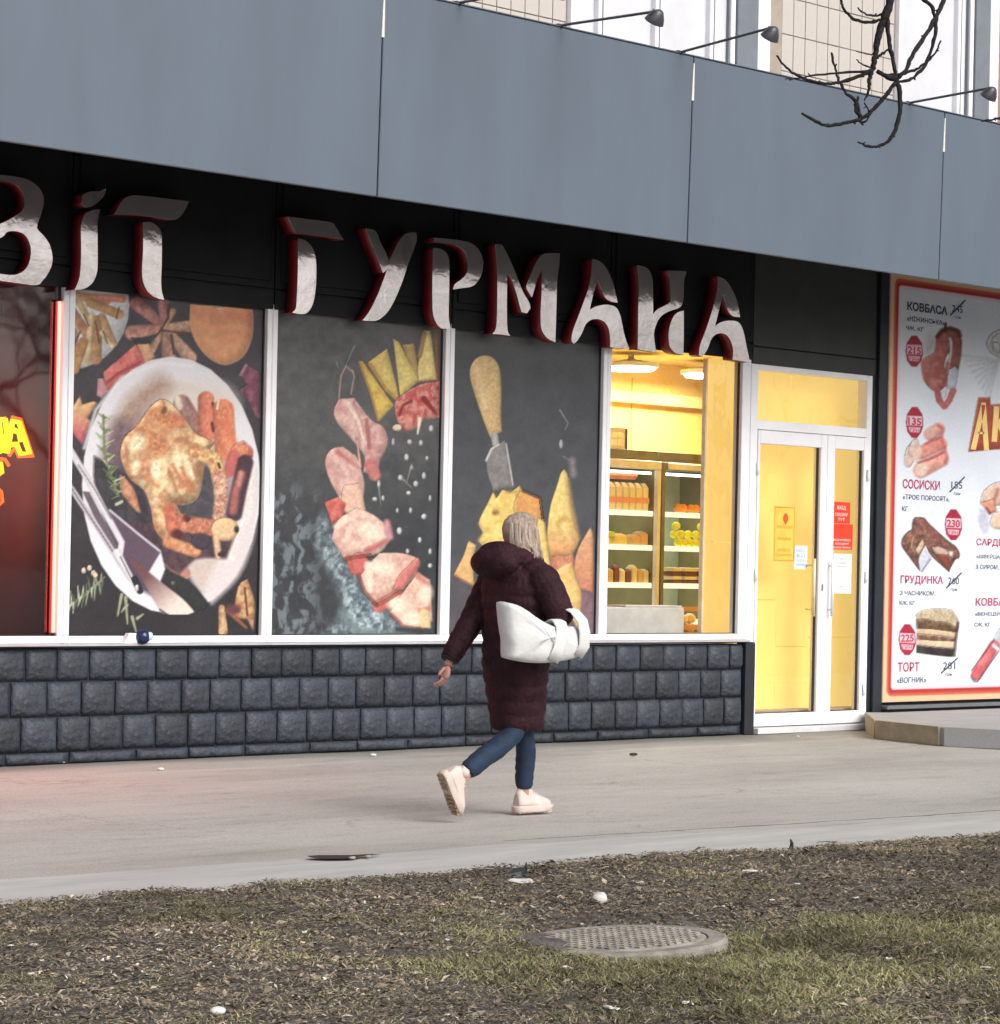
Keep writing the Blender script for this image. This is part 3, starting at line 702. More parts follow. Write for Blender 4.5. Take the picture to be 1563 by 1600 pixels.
# --- shop room
m_ceil = mat('warm_ceiling', (0.80, 0.62, 0.26), 0.7)
room = MB(); room.box(15.2, 22.0, 2.6, 2.65, 0, 3.4); back = room.build('room_wall', m_yel, bld)
for xx in (17.55, 18.7, 19.9): B(xx, xx + .006, 2.592, 2.5995, .3, 3.2).build('wall_joint', mat('joint_ochre', (.55, .33, .04), .7), back)
B(15.2, 22, .21, 2.598, 3.35, 3.40).build('ceiling', m_ceil, bld)
B(15.2, 22, .10, 2.598, .0, .18).build('room_floor', mat('shop_floor', (.35, .3, .25), .4), bld)
B(15.15, 15.198, .10, 2.598, .0, 3.4).build('room_wall', m_yel, bld)
B(22.0, 22.05, .10, 2.598, .0, 3.4).build('room_wall', m_yel, bld)
B(15.2, 22, 2.48, 2.597, 2.95, 3.06, .004).build('ceiling_beam', mat('beam_cream', (.72, .50, .2), .6), bld)
def panel_lamp(x, y, label, e):
    o = empty('ceiling_lamp', (x, y, 3.255), label, 'ceiling lamp', 'lit lamps on the shop ceiling')
    lathe(MB(), [(.03, 3.349), (.03, 3.30), (.26, 3.26), (.26, 3.225), (.235, 3.22)], (x, y), 24).build('lamp_housing', m_white, o)
    lathe(MB(), [(.232, 3.2195), (.21, 3.195), (.08, 3.187)], (x, y), 24).build('diffuser', mat('lit_diffuser', (.9, .9, .85), .5, emit=(1, .95, .78), estr=14), o)
    ld = bpy.data.lights.new('lamp_light', 'AREA'); lo = bpy.data.objects.new('lamp_light', ld); COL.objects.link(lo)
    ld.shape = 'DISK'; ld.size = .45; ld.energy = e; ld.color = (1.0, .89, .66); lo.location = (x, y, 3.17)
panel_lamp(17.99, 1.95, 'wide bright round lamp on the shop ceiling above the fridges', 54)
panel_lamp(19.02, 1.92, 'second lit ceiling lamp beside the yellow vestibule wall', 32)

# --- price board wall ends, step
st_ = MB(); st_.prism([(18.998, -.052), (17.99, -.95), (17.72, -1.83), (17.86, -2.33), (18.6, -3.1), (24, -3.4), (24, -.152), (19.18, -.152)], .0, .148)
step = st_.build('entrance_step', mat('step_concrete', (.36, .355, .35), .85, var=.1, scale=3, bump=.2), bld)
def face_slab(p, q_, z0, z1, m, name):
    d = Vector((q_[0] - p[0], q_[1] - p[1], 0)); nrm = Vector((d.y, -d.x, 0)).normalized()
    if nrm.x > 0: nrm = -nrm
    mb = MB(); a = Vector((*p, 0)); b2 = Vector((*q_, 0)); o1 = nrm * .003; o2 = nrm * .022
    mb.rings([[(*(a + o1).xy, z0), (*(b2 + o1).xy, z0), (*(b2 + o2).xy, z0), (*(a + o2).xy, z0)], [(*(a + o1).xy, z1), (*(b2 + o1).xy, z1), (*(b2 + o2).xy, z1), (*(a + o2).xy, z1)]], smooth=False)
    return mb.build(name, m, step)
m_beige = mat('beige_render', (.36, .315, .235), .9, var=.15, scale=8, bump=.3)
face_slab((18.95, -.10), (18.0, -.945), .0, .152, m_beige, 'step_side')
face_slab((17.985, -.962), (17.73, -1.80), .0, .153, m_beige, 'step_side')
m_gran = mat('grey_granite', (.33, .33, .345), .6, var=.15, scale=120, bump=.1)
face_slab((17.722, -1.85), (17.855, -2.31), .0, .153, m_gran, 'granite_slab')
face_slab((17.875, -2.35), (18.59, -3.09), .0, .153, m_gran, 'granite_slab')
# ================================================================== SHOP SIGN (channel letters)
def smooth_poly(pts, sub=5, corner=48):
    n_ = len(pts); P = [Vector((*p, 0)) for p in pts]; out = []
    isc = []
    for i in range(n_):
        a = (P[i] - P[i - 1]); b2 = (P[(i + 1) % n_] - P[i])
        isc.append(math.degrees(a.angle(b2, 0)) > corner)
    for i in range(n_):
        p0, p1 = P[i], P[(i + 1) % n_]
        t0 = Vector((0, 0, 0)) if isc[i] else (p1 - P[i - 1]) * .5
        t1 = Vector((0, 0, 0)) if isc[(i + 1) % n_] else (P[(i + 2) % n_] - p0) * .5
        if isc[i]: t0 = (p1 - p0) * .8
        if isc[(i + 1) % n_]: t1 = (p1 - p0) * .8
        for k in range(sub):
            t = k / sub; t2, t3 = t * t, t * t * t
            q = p0 * (2 * t3 - 3 * t2 + 1) + t0 * (t3 - 2 * t2 + t) + p1 * (-2 * t3 + 3 * t2) + t1 * (t3 - t2)
            out.append((q.x, q.y))
    return out
def curve_mesh(polys, y_front, depth, name):
    """closed outlines in (x, z) -> filled solid between y_front and y_front + depth"""
    cu = bpy.data.curves.new(name, 'CURVE'); cu.dimensions = '2D'; cu.fill_mode = 'BOTH'; cu.extrude = depth / 2
    for pts in polys:
        sp = cu.splines.new('POLY'); sp.points.add(len(pts) - 1); sp.use_cyclic_u = True
        for q, (x, z) in zip(sp.points, pts): q.co = (x, z, 0, 1)
    o = bpy.data.objects.new(name, cu); COL.objects.link(o)
    me = eval_mesh(o, name); bpy.data.curves.remove(cu)
    me.transform(Matrix(((1, 0, 0, 0), (0, 0, -1, y_front + depth / 2), (0, 1, 0, 0), (0, 0, 0, 1))))
    bm = bmesh.new(); bm.from_mesh(me); bmesh.ops.remove_doubles(bm, verts=bm.verts, dist=1e-5); bmesh.ops.recalc_face_normals(bm, faces=bm.faces); bm.to_mesh(me); bm.free()
    return me
m_mirror = mat('polished_steel_face', (0.84, 0.78, 0.79), 0.085, metal=.86, var=.05, bump=.12, bscale=6.5)
m_red = mat('red_acrylic_side', (0.20, 0.014, 0.018), 0.35, var=.15, emit=(1, .05, .06), estr=.0)
sign = empty('shop_sign', (13.5, -.19, 3.2), 'row of mirror faced red sided letters fixed on the black band over the shop windows', 'shop sign')
ZA = lambda p: (p[0] * .19834, 250 + p[1] * .19834)
ZB = lambda p: (430 + p[0] * .22393, 320 + p[1] * .22393)
ZC = lambda p: (740 + p[0] * .28791, 370 + p[1] * .28791)
LETTERS = [
 (ZA, [[(-330, 40), (-200, 60), (-100, 85), (0, 113), (120, 130), (220, 155), (290, 200), (335, 262), (346, 325), (332, 400), (312, 460), (292, 525), (305, 555), (352, 605), (390, 665), (412, 745), (410, 820), (380, 890), (340, 945), (290, 985), (150, 970), (0, 950), (-150, 930), (-330, 905)],
       [(-170, 140), (-60, 155), (40, 168), (120, 190), (175, 245), (195, 310), (180, 390), (120, 440), (40, 485), (-60, 520), (-170, 520)], [(-170, 620), (-60, 625), (20, 605), (60, 565), (120, 560), (180, 578), (220, 622), (243, 692), (240, 770), (215, 840), (170, 885), (100, 905), (0, 895), (-80, 880), (-170, 865)]]),
 (ZA, [[(640, 345), (650, 275), (700, 250), (770, 245), (810, 235), (838, 220), (822, 275), (780, 325), (730, 362), (680, 375)]]),
 (ZA, [[(665, 430), (700, 405), (740, 392), (790, 388), (775, 450), (768, 520), (770, 700), (768, 860), (745, 940), (710, 985), (660, 1015), (588, 1022), (620, 950), (635, 860), (640, 700), (638, 540), (650, 470)]]),
 (ZA, [[(902, 430), (930, 375), (960, 325), (1000, 292), (1060, 278), (1180, 286), (1330, 305), (1492, 324), (1460, 390), (1425, 440), (1390, 466), (1350, 470), (1250, 455), (1100, 436), (980, 430)]]),
 (ZA, [[(1128, 490), (1190, 488), (1235, 515), (1262, 550), (1275, 610), (1275, 800), (1270, 950), (1275, 1030), (1294, 1102), (1240, 1088), (1190, 1060), (1150, 1010), (1125, 940), (1120, 850), (1128, 700)]]),
 (ZB, [[(85, 80), (220, 98), (390, 122), (425, 158), (452, 198), (480, 247), (420, 232), (300, 215), (150, 200), (128, 170), (105, 120)]]),
 (ZB, [[(160, 232), (200, 243), (235, 265), (262, 300), (280, 352), (288, 440), (285, 560), (272, 660), (250, 720), (220, 755), (180, 762), (120, 752), (145, 720), (152, 640), (158, 500), (160, 350)]]),
 (ZB, [[(635, 163), (690, 175), (715, 205), (740, 270), (790, 375), (785, 440), (755, 476), (740, 440), (715, 370), (670, 262), (645, 195)]]),
 (ZB, [[(985, 193), (990, 240), (965, 320), (930, 410), (890, 530), (850, 630), (810, 710), (770, 765), (720, 803), (680, 810), (610, 806), (660, 740), (710, 640), (750, 540), (780, 455), (800, 385), (830, 320), (860, 260), (900, 212), (940, 194)]]),
 (ZB, [[(1108, 228), (1200, 235), (1300, 248), (1370, 267), (1420, 310), (1448, 370), (1452, 425), (1440, 485), (1410, 540), (1370, 570), (1310, 580), (1243, 590), (1255, 553), (1300, 520), (1335, 480), (1346, 420), (1335, 350), (1300, 302), (1240, 275), (1160, 265), (1108, 260)]]),
 (ZB, [[(1103, 300), (1150, 305), (1185, 325), (1210, 362), (1216, 430), (1215, 600), (1212, 780), (1226, 862), (1165, 862), (1130, 830), (1105, 770), (1098, 690), (1098, 550), (1100, 400)]]),
 (ZC, [[(118, 38), (155, 42), (180, 85), (210, 150), (240, 225), (270, 300), (302, 355), (310, 388), (290, 415), (262, 408), (252, 375), (232, 300), (203, 222), (183, 196), (183, 480), (200, 537), (150, 530), (103, 527), (125, 480), (130, 300), (128, 150)]]),
 (ZC, [[(470, 88), (465, 160), (455, 240), (450, 400), (445, 572), (410, 555), (385, 530), (368, 490), (365, 420), (370, 300), (372, 235), (374, 178), (350, 222), (335, 270), (318, 328), (300, 300), (287, 270), (305, 220), (330, 160), (355, 115), (390, 90)]]),
 (ZC, [[(645, 118), (690, 135), (725, 175), (755, 240), (775, 320), (783, 357), (745, 350), (715, 328), (695, 287), (674, 236), (657, 290), (641, 350), (632, 395), (665, 378), (720, 368), (770, 380), (795, 420), (808, 475), (822, 540), (847, 610), (743, 598), (742, 550), (735, 500), (715, 465), (680, 447), (640, 450), (610, 475), (590, 520), (565, 562), (545, 580), (533, 560), (540, 510), (570, 430), (600, 350), (625, 275), (640, 200)]]),
 (ZC, [[(890, 153), (935, 165), (960, 190), (973, 240), (975, 320), (976, 420), (1000, 393), (1045, 370), (1072, 350), (1070, 280), (1066, 220), (1053, 182), (1157, 187), (1144, 240), (1142, 300), (1135, 360), (1115, 385), (1060, 405), (1020, 430), (995, 470), (980, 530), (992, 627), (893, 610), (895, 400), (898, 250)]]),
 (ZC, [[(1142, 400), (1142, 520), (1140, 641), (1100, 630), (1070, 600), (1060, 550), (1065, 490), (1085, 435), (1110, 410)]]),
 (ZC, [[(1325, 213), (1370, 235), (1405, 285), (1432, 350), (1448, 436), (1410, 430), (1385, 405), (1370, 360), (1356, 318), (1340, 370), (1325, 430), (1312, 484), (1345, 463), (1395, 454), (1440, 465), (1465, 510), (1482, 590), (1502, 682), (1408, 666), (1410, 610), (1395, 560), (1370, 530), (1330, 524), (1295, 550), (1270, 610), (1245, 650), (1225, 640), (1230, 590), (1260, 510), (1290, 420), (1315, 330), (1325, 270)]]),
]
# strokes of one letter share its part
GROUP_OF = [0, 1, 1, 2, 2, 3, 3, 4, 4, 5, 5, 6, 6, 7, 8, 8, 9]
LN = ['В', 'І', 'Т', 'Г', 'У', 'Р', 'М', 'А', 'Н', 'А']
for gi in range(10):
    body = bmesh.new(); face = bmesh.new()
    for (tr, polys), g_ in zip(LETTERS, GROUP_OF):
        if g_ != gi: continue
        wp = []
        for pl_ in polys:
            wp.append([(q.x, q.z) for q in (on_y(*tr(p_), -.19) for p_ in smooth_poly(pl_))])
        me = curve_mesh(wp, -.1855, .108, 'letter'); body.from_mesh(me); bpy.data.meshes.remove(me)
        me = curve_mesh(wp, -.190, .004, 'letter_face'); face.from_mesh(me); bpy.data.meshes.remove(me)
    me = bpy.data.meshes.new('letter'); body.to_mesh(me); body.free(); lo = link('letter', me, m_red, sign)
    me = bpy.data.meshes.new('letter_face'); face.to_mesh(me); face.free(); link('letter_face', me, m_mirror, lo)
    lo['label'] = 'mirror faced letter ' + LN[gi] + ' with dark red sides'

# ================================================================== PRINTED POSTERS
class Print:
    """paints a flat print: traced outlines in photograph pixels, coloured in sRGB, onto the points of a sheet"""
    def __init__(s, X, Z, y):
        d = np.stack([X - CAM.x, np.full_like(X, y) - CAM.y, Z - CAM.z], 1)
        q = d @ np.array([RT, UP, FW]).T
        a, b2 = q[:, 0] / q[:, 2] * F_PX, C0 - q[:, 1] / q[:, 2] * F_PX
        s.U = 781.5 + a * cr - b2 * sr; s.V = 800 + a * sr + b2 * cr
        s.C = np.zeros((len(X), 3)); s.tr = (0, 0, 1); s.flat = False; s.X, s.Z = X, Z
    def zoom(s, x0, y0, k): s.tr = (x0, y0, k); return s
    def T(s, pts): return np.array([(s.tr[0] + x * s.tr[2], s.tr[1] + y * s.tr[2]) for x, y in pts], float)
    def fill(s, fn): s.C[:] = fn(s.U, s.V)
    def paint(s, idx, m, col, amp, sc, seed, col2, grad):
        if not len(idx): return
        u, v = s.U[idx], s.V[idx]
        base = np.tile(np.array(col, float), (len(idx), 1))
        if grad is not None:
            c2, (gx0, gy0), (gx1, gy1) = grad; g0 = s.T([(gx0, gy0), (gx1, gy1)]); dv = g0[1] - g0[0]
            t = np.clip(((u - g0[0, 0]) * dv[0] + (v - g0[0, 1]) * dv[1]) / (dv @ dv), 0, 1)[:, None]
            base = base * (1 - t) + np.array(c2, float) * t
        if col2 is not None:
            nn = vnoise(u / sc, v / sc * .8, seed, 4); t = np.clip((nn - .36) / .28, 0, 1)[:, None]
            base = base * (1 - t) + np.array(col2, float) * t
        if amp: base = base * (1 + amp * (vnoise(u / (sc * .6), v / (sc * .6), seed + 50, 3) - .5)[:, None] * 2)
        s.C[idx] = s.C[idx] * (1 - m[:, None]) + base * m[:, None]
    def poly(s, pts, col, soft=1.5, amp=.12, sc=7, seed=1, col2=None, grad=None, sm=True, edge=None, vol=None):
        P = s.T(smooth_poly(pts, 3) if sm else pts); x0, y0 = P.min(0) - 2 - soft; x1, y1 = P.max(0) + 2 + soft
        idx = np.where((s.U > x0) & (s.U < x1) & (s.V > y0) & (s.V < y1))[0]
        if not len(idx): return
        u, v = s.U[idx], s.V[idx]; d2 = np.full(len(idx), 1e9); ins = np.zeros(len(idx), bool); nx = np.zeros(len(idx)); ny = np.zeros(len(idx))
        for i in range(len(P)):
            a, b2 = P[i - 1], P[i]; e = b2 - a; L = e @ e + 1e-9
            t = np.clip(((u - a[0]) * e[0] + (v - a[1]) * e[1]) / L, 0, 1)
            qx, qy = u - a[0] - t * e[0], v - a[1] - t * e[1]; q2 = qx * qx + qy * qy; nr = q2 < d2
            nx = np.where(nr, -qx, nx); ny = np.where(nr, -qy, ny); d2 = np.where(nr, q2, d2)
            c_ = (a[1] > v) != (b2[1] > v)
            with np.errstate(divide='ignore', invalid='ignore'):
                xx = a[0] + (v - a[1]) / (b2[1] - a[1] + 1e-12) * e[0]
            ins ^= c_ & (u < xx)
        d = np.sqrt(d2) * np.where(ins, 1, -1)
        s.paint(idx, np.clip(d / soft * .5 + .5, 0, 1), col, amp, sc, seed, col2, grad)
        vv = (.0 if soft >= 3 or amp < .06 or s.flat else .20) if vol is None else vol
        if vv:
            wd = max(2.5, .16 * min(x1 - x0, y1 - y0)); rim = np.clip(1 - d / wd, 0, 1) * (d > -soft); ln = np.sqrt(nx * nx + ny * ny) + 1e-6
            lit = (-.45 * nx - .75 * ny) / ln
            s.C[idx] *= (1 + vv * rim * (lit * .9 - .45))[:, None]
        if edge: s.paint(idx, np.clip(1 - np.abs(d - .6) / 1.1, 0, 1) * edge[1], edge[0], 0, 5, 1, None, None)
    def ell(s, cx, cy, rx, ry, col, rot=0, soft=1.0, **k):
        n_ = 28; a = math.radians(rot)
        s.poly([(cx + rx * math.cos(t) * math.cos(a) - ry * math.sin(t) * math.sin(a), cy + rx * math.cos(t) * math.sin(a) + ry * math.sin(t) * math.cos(a)) for t in np.linspace(0, 2 * math.pi, n_, endpoint=False)], col, soft, sm=False, **k)
    def stroke(s, pts, w, col, w1=None, soft=1.0, amp=.12, sc=6, seed=2, col2=None, hi=0.0, grad=None):
        P = s.T(pts); w0 = w * s.tr[2] / 2; wb = (w if w1 is None else w1) * s.tr[2] / 2; mx = max(w0, wb) + 2 + soft
        x0, y0 = P.min(0) - mx; x1, y1 = P.max(0) + mx
        idx = np.where((s.U > x0) & (s.U < x1) & (s.V > y0) & (s.V < y1))[0]
        if not len(idx): return
        u, v = s.U[idx], s.V[idx]; best = np.full(len(idx), -1e9); rel = np.zeros(len(idx)); nseg = len(P) - 1
        for i in range(nseg):
            a, b2 = P[i], P[i + 1]; e = b2 - a; L = e @ e + 1e-9
            t = np.clip(((u - a[0]) * e[0] + (v - a[1]) * e[1]) / L, 0, 1)
            r = w0 + (wb - w0) * (i + t) / nseg; dd = np.hypot(u - a[0] - t * e[0], v - a[1] - t * e[1])
            sg = ((u - a[0]) * e[1] - (v - a[1]) * e[0]) / math.sqrt(L) / np.maximum(r, .3)
            b3 = r - dd > best; rel = np.where(b3, sg, rel); best = np.maximum(best, r - dd)
        m_ = np.clip(best / soft * .5 + .5, 0, 1)
        s.paint(idx, m_, col, amp, sc, seed, col2, grad)
        if amp and soft < 3: s.C[idx] *= (1 - .16 * np.abs(rel) ** 2.5 * m_)[:, None]
        if hi: s.C[idx] *= (1 + hi * (rel * .9) * m_)[:, None]
def sheet(name, xa, xb, z0, z1, y, nx, nz, painter, m, parent=None, wash=0.0):
    X, Z = np.meshgrid(np.linspace(xa, xb, nx), np.linspace(z0, z1, nz)); X, Z = X.ravel(), Z.ravel()
    pr = Print(X, Z, y); painter(pr)
    pr.C += (rng.random((len(X), 1)) - .5) * 9
    lum = pr.C @ np.array([.3, .59, .11]); pr.C = pr.C * (1 - wash) + lum[:, None] * wash + 7 * wash / .15  # wash greys the print and lays a haze into its colours
    lin = np.clip(pr.C, 0, 255) / 255; lin = np.where(lin <= .04045, lin / 12.92, ((lin + .055) / 1.055) ** 2.4) * PRINT_GAIN
    idx = np.arange(nx * nz).reshape(nz, nx)
    Fq = np.stack([idx[:-1, :-1], idx[:-1, 1:], idx[1:, 1:], idx[1:, :-1]], -1).reshape(-1, 4)
    me = np_mesh(name, np.stack([X, np.full_like(X, y), Z], 1), Fq)
    a = me.color_attributes.new('print', 'FLOAT_COLOR', 'POINT')
    a.data.foreach_set('color', np.concatenate([lin, np.ones((len(lin), 1))], 1).astype(np.float32).ravel())
    return link(name, me, m, parent, None if parent else ((xa + xb) / 2, y, z0))
PRINT_GAIN = 0.78
m_print = attr_mat('glossy_print_film', 'print', 0.32, 0.4, grain=.06)

def paint_chicken(p):
    p.fill(lambda U, V: np.stack([86 - (V - 450) * .06, 81 - (V - 450) * .055, 88 - (V - 450) * .06], 1) * (0.9 + .25 * (vnoise(U / 26, V / 26, 9, 4) - .5)[:, None]))
    z6 = lambda: p.zoom(100, 450, .20473); z7 = lambda: p.zoom(100, 700, .20473)
    z6()
    p.ell(50, 130, 450, 490, (226, 226, 233))
    for a, b2, w, c in (((100, 60), (330, 90), 70, (214, 150, 108)), ((60, 180), (170, 340), 75, (205, 150, 105)), ((100, 80), (200, 260), 46, (224, 194, 135)), ((200, 110), (420, 200), 72, (214, 162, 106)), ((250, 250), (245, 540), 85, (200, 148, 106)), ((210, 210), (175, 570), 46, (236, 212, 160)), ((290, 220), (375, 420), 58, (205, 160, 115)), ((285, 340), (365, 440), 34, (238, 214, 165)), ((60, 340), (60, 460), 90, (216, 172, 122)), ((150, 410), (80, 620), 74, (208, 152, 100)), ((270, 70), (450, 85), 50, (224, 134, 114))):
        p.stroke([a, b2], w, c, soft=1.3, col2=tuple(q * .86 for q in c), hi=-.12, sc=9)
    for a, b2, w in (((125, 330), (60, 470), 12), ((240, 250), (270, 420), 10), ((300, 330), (330, 420), 9), ((150, 200), (190, 290), 9), ((420, 150), (400, 230), 10)):
        p.stroke([a, b2], w, (120, 70, 50))
    # star shaped flower
    for b2, w, c in (((560, 120), 110, (200, 132, 126)), ((760, 120), 90, (188, 122, 122)), ((520, 340), 110, (216, 152, 137)), ((990, 290), 95, (218, 168, 142)), ((670, 470), 62, (206, 162, 130)), ((800, 540), 110, (202, 152, 132)), ((960, 530), 105, (218, 168, 142)), ((830, 180), 50, (212, 170, 135))):
        p.stroke([(770, 300), ((770 + b2[0]) / 2, (300 + b2[1]) / 2), b2], w * .55, c, w, soft=1.6, col2=tuple(q * .84 for q in c), hi=.13)
    p.stroke([(800, 130), (795, 230), (740, 320), (700, 370)], 22, (92, 60, 58), 10); p.stroke([(740, 320), (920, 350)], 20, (110, 74, 66), 8)
    p.stroke([(820, 360), (840, 500)], 20, (90, 72, 70)); p.poly([(510, 380), (650, 385), (655, 430), (560, 440)], (62, 58, 62))
    # orange bowl
    p.poly([(965, 125), (1200, 140), (1440, 165), (1445, 280), (1430, 400), (1370, 520), (1270, 580), (1180, 575), (1080, 510), (1000, 400), (960, 270)], (226, 138, 104), soft=1.4, amp=.08, sc=12, col2=(232, 160, 114), grad=((232, 172, 118), (1300, 140), (1100, 560)), edge=((238, 188, 150), .5))
    p.poly([(1150, 150), (1220, 150), (1190, 185)], (248, 205, 180))
    # bacon and red pepper
    p.poly([(300, 640), (420, 540), (545, 430), (600, 500), (640, 580), (520, 660), (400, 745), (320, 805)], (204, 94, 94), soft=1.6, col2=(226, 128, 118), sc=9)
    p.stroke([(330, 720), (430, 640), (590, 560)], 20, (170, 70, 80), 8); p.poly([(250, 820), (258, 690), (300, 690), (335, 790), (290, 840)], (206, 146, 152), soft=1.5)
    p.poly([(555, 430), (650, 425), (695, 525), (620, 590), (600, 520)], (228, 170, 132), soft=1.4)
    p.poly([(60, 930), (120, 825), (140, 890), (225, 865), (250, 880), (180, 990), (205, 1020), (140, 1195), (55, 1080)], (232, 182, 126), soft=1.5, grad=((212, 104, 120), (120, 930), (120, 1130)), sc=9)
    p.poly([(1340, 650), (1390, 585), (1490, 640), (1495, 990), (1460, 970), (1400, 850), (1335, 780), (1400, 735)], (120, 66, 86), soft=1.5, col2=(146, 88, 108)); p.stroke([(1350, 660), (1390, 590)], 24, (170, 120, 140))
    # plate
    p.zoom(0, 0, 1)
    p.ell(268, 758, 140, 201, (230, 228, 234), amp=.02)
    p.stroke([(132, 700), (150, 640), (190, 590), (250, 566), (300, 572)], 4, (244, 243, 248), soft=3, amp=0)
    p.ell(272, 768, 114, 172, (84, 70, 92), soft=4, amp=.03, grad=((222, 206, 196), (178, 720), (286, 604)))
    p.ell(300, 640, 70, 40, (226, 214, 206), -10, soft=16, amp=0)
    p.stroke([(186, 672), (212, 630), (250, 602)], 30, (182, 150, 132), soft=14); p.stroke([(170, 760), (174, 710), (190, 668)], 26, (120, 98, 106), soft=12)
    z7()
    p.poly([(940, 930), (1010, 830), (1230, 840), (1260, 650), (1390, 90), (1480, 200), (1470, 480), (1440, 720), (1330, 985), (1130, 1190), (1050, 1110)], (222, 212, 212), soft=5, amp=.03)
    p.poly([(930, 930), (1010, 840), (1180, 840), (1120, 960), (1060, 1110)], (206, 188, 180), soft=6, amp=.05)
    p.stroke([(1270, 840), (1300, 700), (1400, 500), (1440, 180)], 46, (236, 226, 220), soft=6)
    p.poly([(230, 60), (450, 190), (600, 330), (680, 620), (760, 760), (900, 900), (940, 1000), (760, 950), (480, 800), (330, 480), (235, 280)], (58, 55, 62), soft=2, col2=(72, 68, 74))
    # carrots and onions
    z6()
    p.stroke([(900, 880), (1040, 1110)], 130, (176, 134, 126), soft=2, col2=(150, 104, 100)); p.stroke([(870, 850), (880, 900)], 60, (232, 214, 196), soft=2)
    p.stroke([(1085, 850), (1085, 1120)], 125, (216, 118, 94), soft=1.6, col2=(226, 138, 106), hi=.16); p.stroke([(1135, 880), (1150, 920)], 20, (96, 40, 40))
    p.stroke([(1215, 930), (1235, 1240)], 165, (226, 124, 90), soft=1.6, col2=(232, 150, 108), hi=.1); p.stroke([(1180, 860), (1170, 920)], 20, (240, 214, 190))
    p.poly([(1285, 1220), (1370, 1165), (1440, 1230), (1445, 1290), (1300, 1330), (1230, 1400)], (232, 152, 114), soft=1.5, col2=(206, 104, 96))
    p.stroke([(1130, 1030), (1140, 1090)], 22, (110, 50, 46))
    z7()
    p.stroke([(1300, 60), (1260, 180)], 90, (206, 106, 98), soft=2); p.stroke([(1385, 110), (1340, 300), (1300, 500)], 120, (78, 56, 66), soft=2)
    p.stroke([(1355, 200), (1310, 330), (1290, 480)], 60, (176, 100, 98), soft=3); p.stroke([(1350, 190), (1335, 280)], 22, (222, 160, 140), soft=3)
    p.poly([(1050, 180), (1110, 260), (1130, 520), (960, 500), (890, 430), (1020, 370)], (72, 69, 76), soft=2)
    p.stroke([(560, 620), (760, 760)], 120, (98, 68, 78), soft=3, col2=(74, 56, 66)); p.stroke([(790, 860), (920, 960)], 90, (196, 134, 118), soft=2); p.ell(870, 830, 70, 55, (76, 56, 64), soft=2)
    p.poly([(640, 560), (900, 540), (1200, 560), (1320, 640), (1240, 840), (1000, 850), (880, 970), (700, 820)], (94, 68, 74), soft=3, col2=(66, 54, 62), sc=9)
    p.poly([(1000, 80), (1140, 200), (1150, 560), (850, 570), (830, 400), (1000, 330)], (72, 69, 76), soft=3, col2=(86, 80, 86))
    # chicken
    ck = [(440, 100), (500, 230), (610, 320), (665, 470), (690, 610), (760, 700), (850, 730), (840, 640), (905, 560), (880, 480), (855, 425), (920, 430), (990, 405), (1035, 340), (1060, 200), (1075, 100), (1090, 60)]
    k = .0
    up6 = [(1150, 1185), (1090, 1150), (1000, 1105), (930, 1010), (860, 920), (800, 868), (740, 848), (690, 880), (640, 930), (560, 1050), (470, 1130), (433, 1230)]
    p.poly(ck + [(x, y + (450 - 700) / .20473) for x, y in up6], (234, 206, 158), soft=1.5, col2=(206, 146, 104), sc=11, seed=31, amp=.2, edge=((204, 144, 96), .5), vol=.34)
    z6()
    for (x, y), rx, ry, c in (((760, 1000), 120, 60, (214, 142, 96)), ((640, 1110), 110, 60, (212, 146, 100)), ((860, 1010), 70, 40, (204, 120, 86)), ((720, 1200), 80, 90, (210, 140, 96)), ((560, 1180), 60, 70, (244, 226, 184))):
        p.ell(x, y, rx, ry, c, 35, soft=6, amp=.25)
    p.stroke([(770, 920), (760, 945)], 30, (120, 84, 52), soft=2)
    z7()
    for a, b2, w, c in (((860, 60), (880, 160), 60, (246, 226, 184)), ((930, 80), (980, 220), 30, (248, 232, 190)), ((900, 150), (960, 320), 26, (206, 124, 84)), ((830, 130), (900, 250), 24, (200, 118, 80)), ((700, 120), (700, 200), 70, (244, 228, 190)), ((560, 120), (540, 180), 50, (246, 228, 186)), ((760, 260), (700, 340), 60, (240, 212, 160)), ((960, 260), (1000, 330), 20, (190, 106, 70)), ((700, 470), (820, 540), 40, (232, 190, 130)), ((800, 160), (860, 330), 18, (178, 104, 72)), ((620, 230), (720, 300), 22, (206, 140, 96))):
        p.stroke([a, b2], w, c, soft=3, amp=.2)
    p.stroke([(1000, 20), (1150, 90), (1190, 250)], 110, (232, 194, 134), soft=2, col2=(206, 140, 92), amp=.25)
    p.stroke([(1190, 220), (1200, 380), (1180, 520)], 110, (196, 132, 112), 90, soft=2, col2=(226, 184, 152), amp=.3, sc=5); p.stroke([(1180, 120), (1190, 150)], 20, (90, 60, 40))
    p.stroke([(860, 560), (980, 590), (1140, 610)], 130, (190, 112, 88), soft=2, col2=(208, 134, 104), amp=.3); p.stroke([(800, 470), (840, 640)], 90, (222, 132, 100), soft=2, col2=(196, 104, 80))
    p.ell(860, 660, 40, 40, (96, 44, 48), soft=2); p.ell(940, 540, 24, 24, (90, 40, 44), soft=2)
    p.stroke([(800, 720), (1000, 790)], 90, (228, 164, 116), soft=2, col2=(206, 132, 92)); p.ell(1050, 715, 75, 62, (72, 62, 76), soft=2)
    p.ell(1230, 620, 105, 88, (232, 194, 146), soft=1.5, amp=.15, edge=((190, 130, 90), .5)); p.ell(1318, 622, 18, 26, (60, 44, 50), soft=1.5)
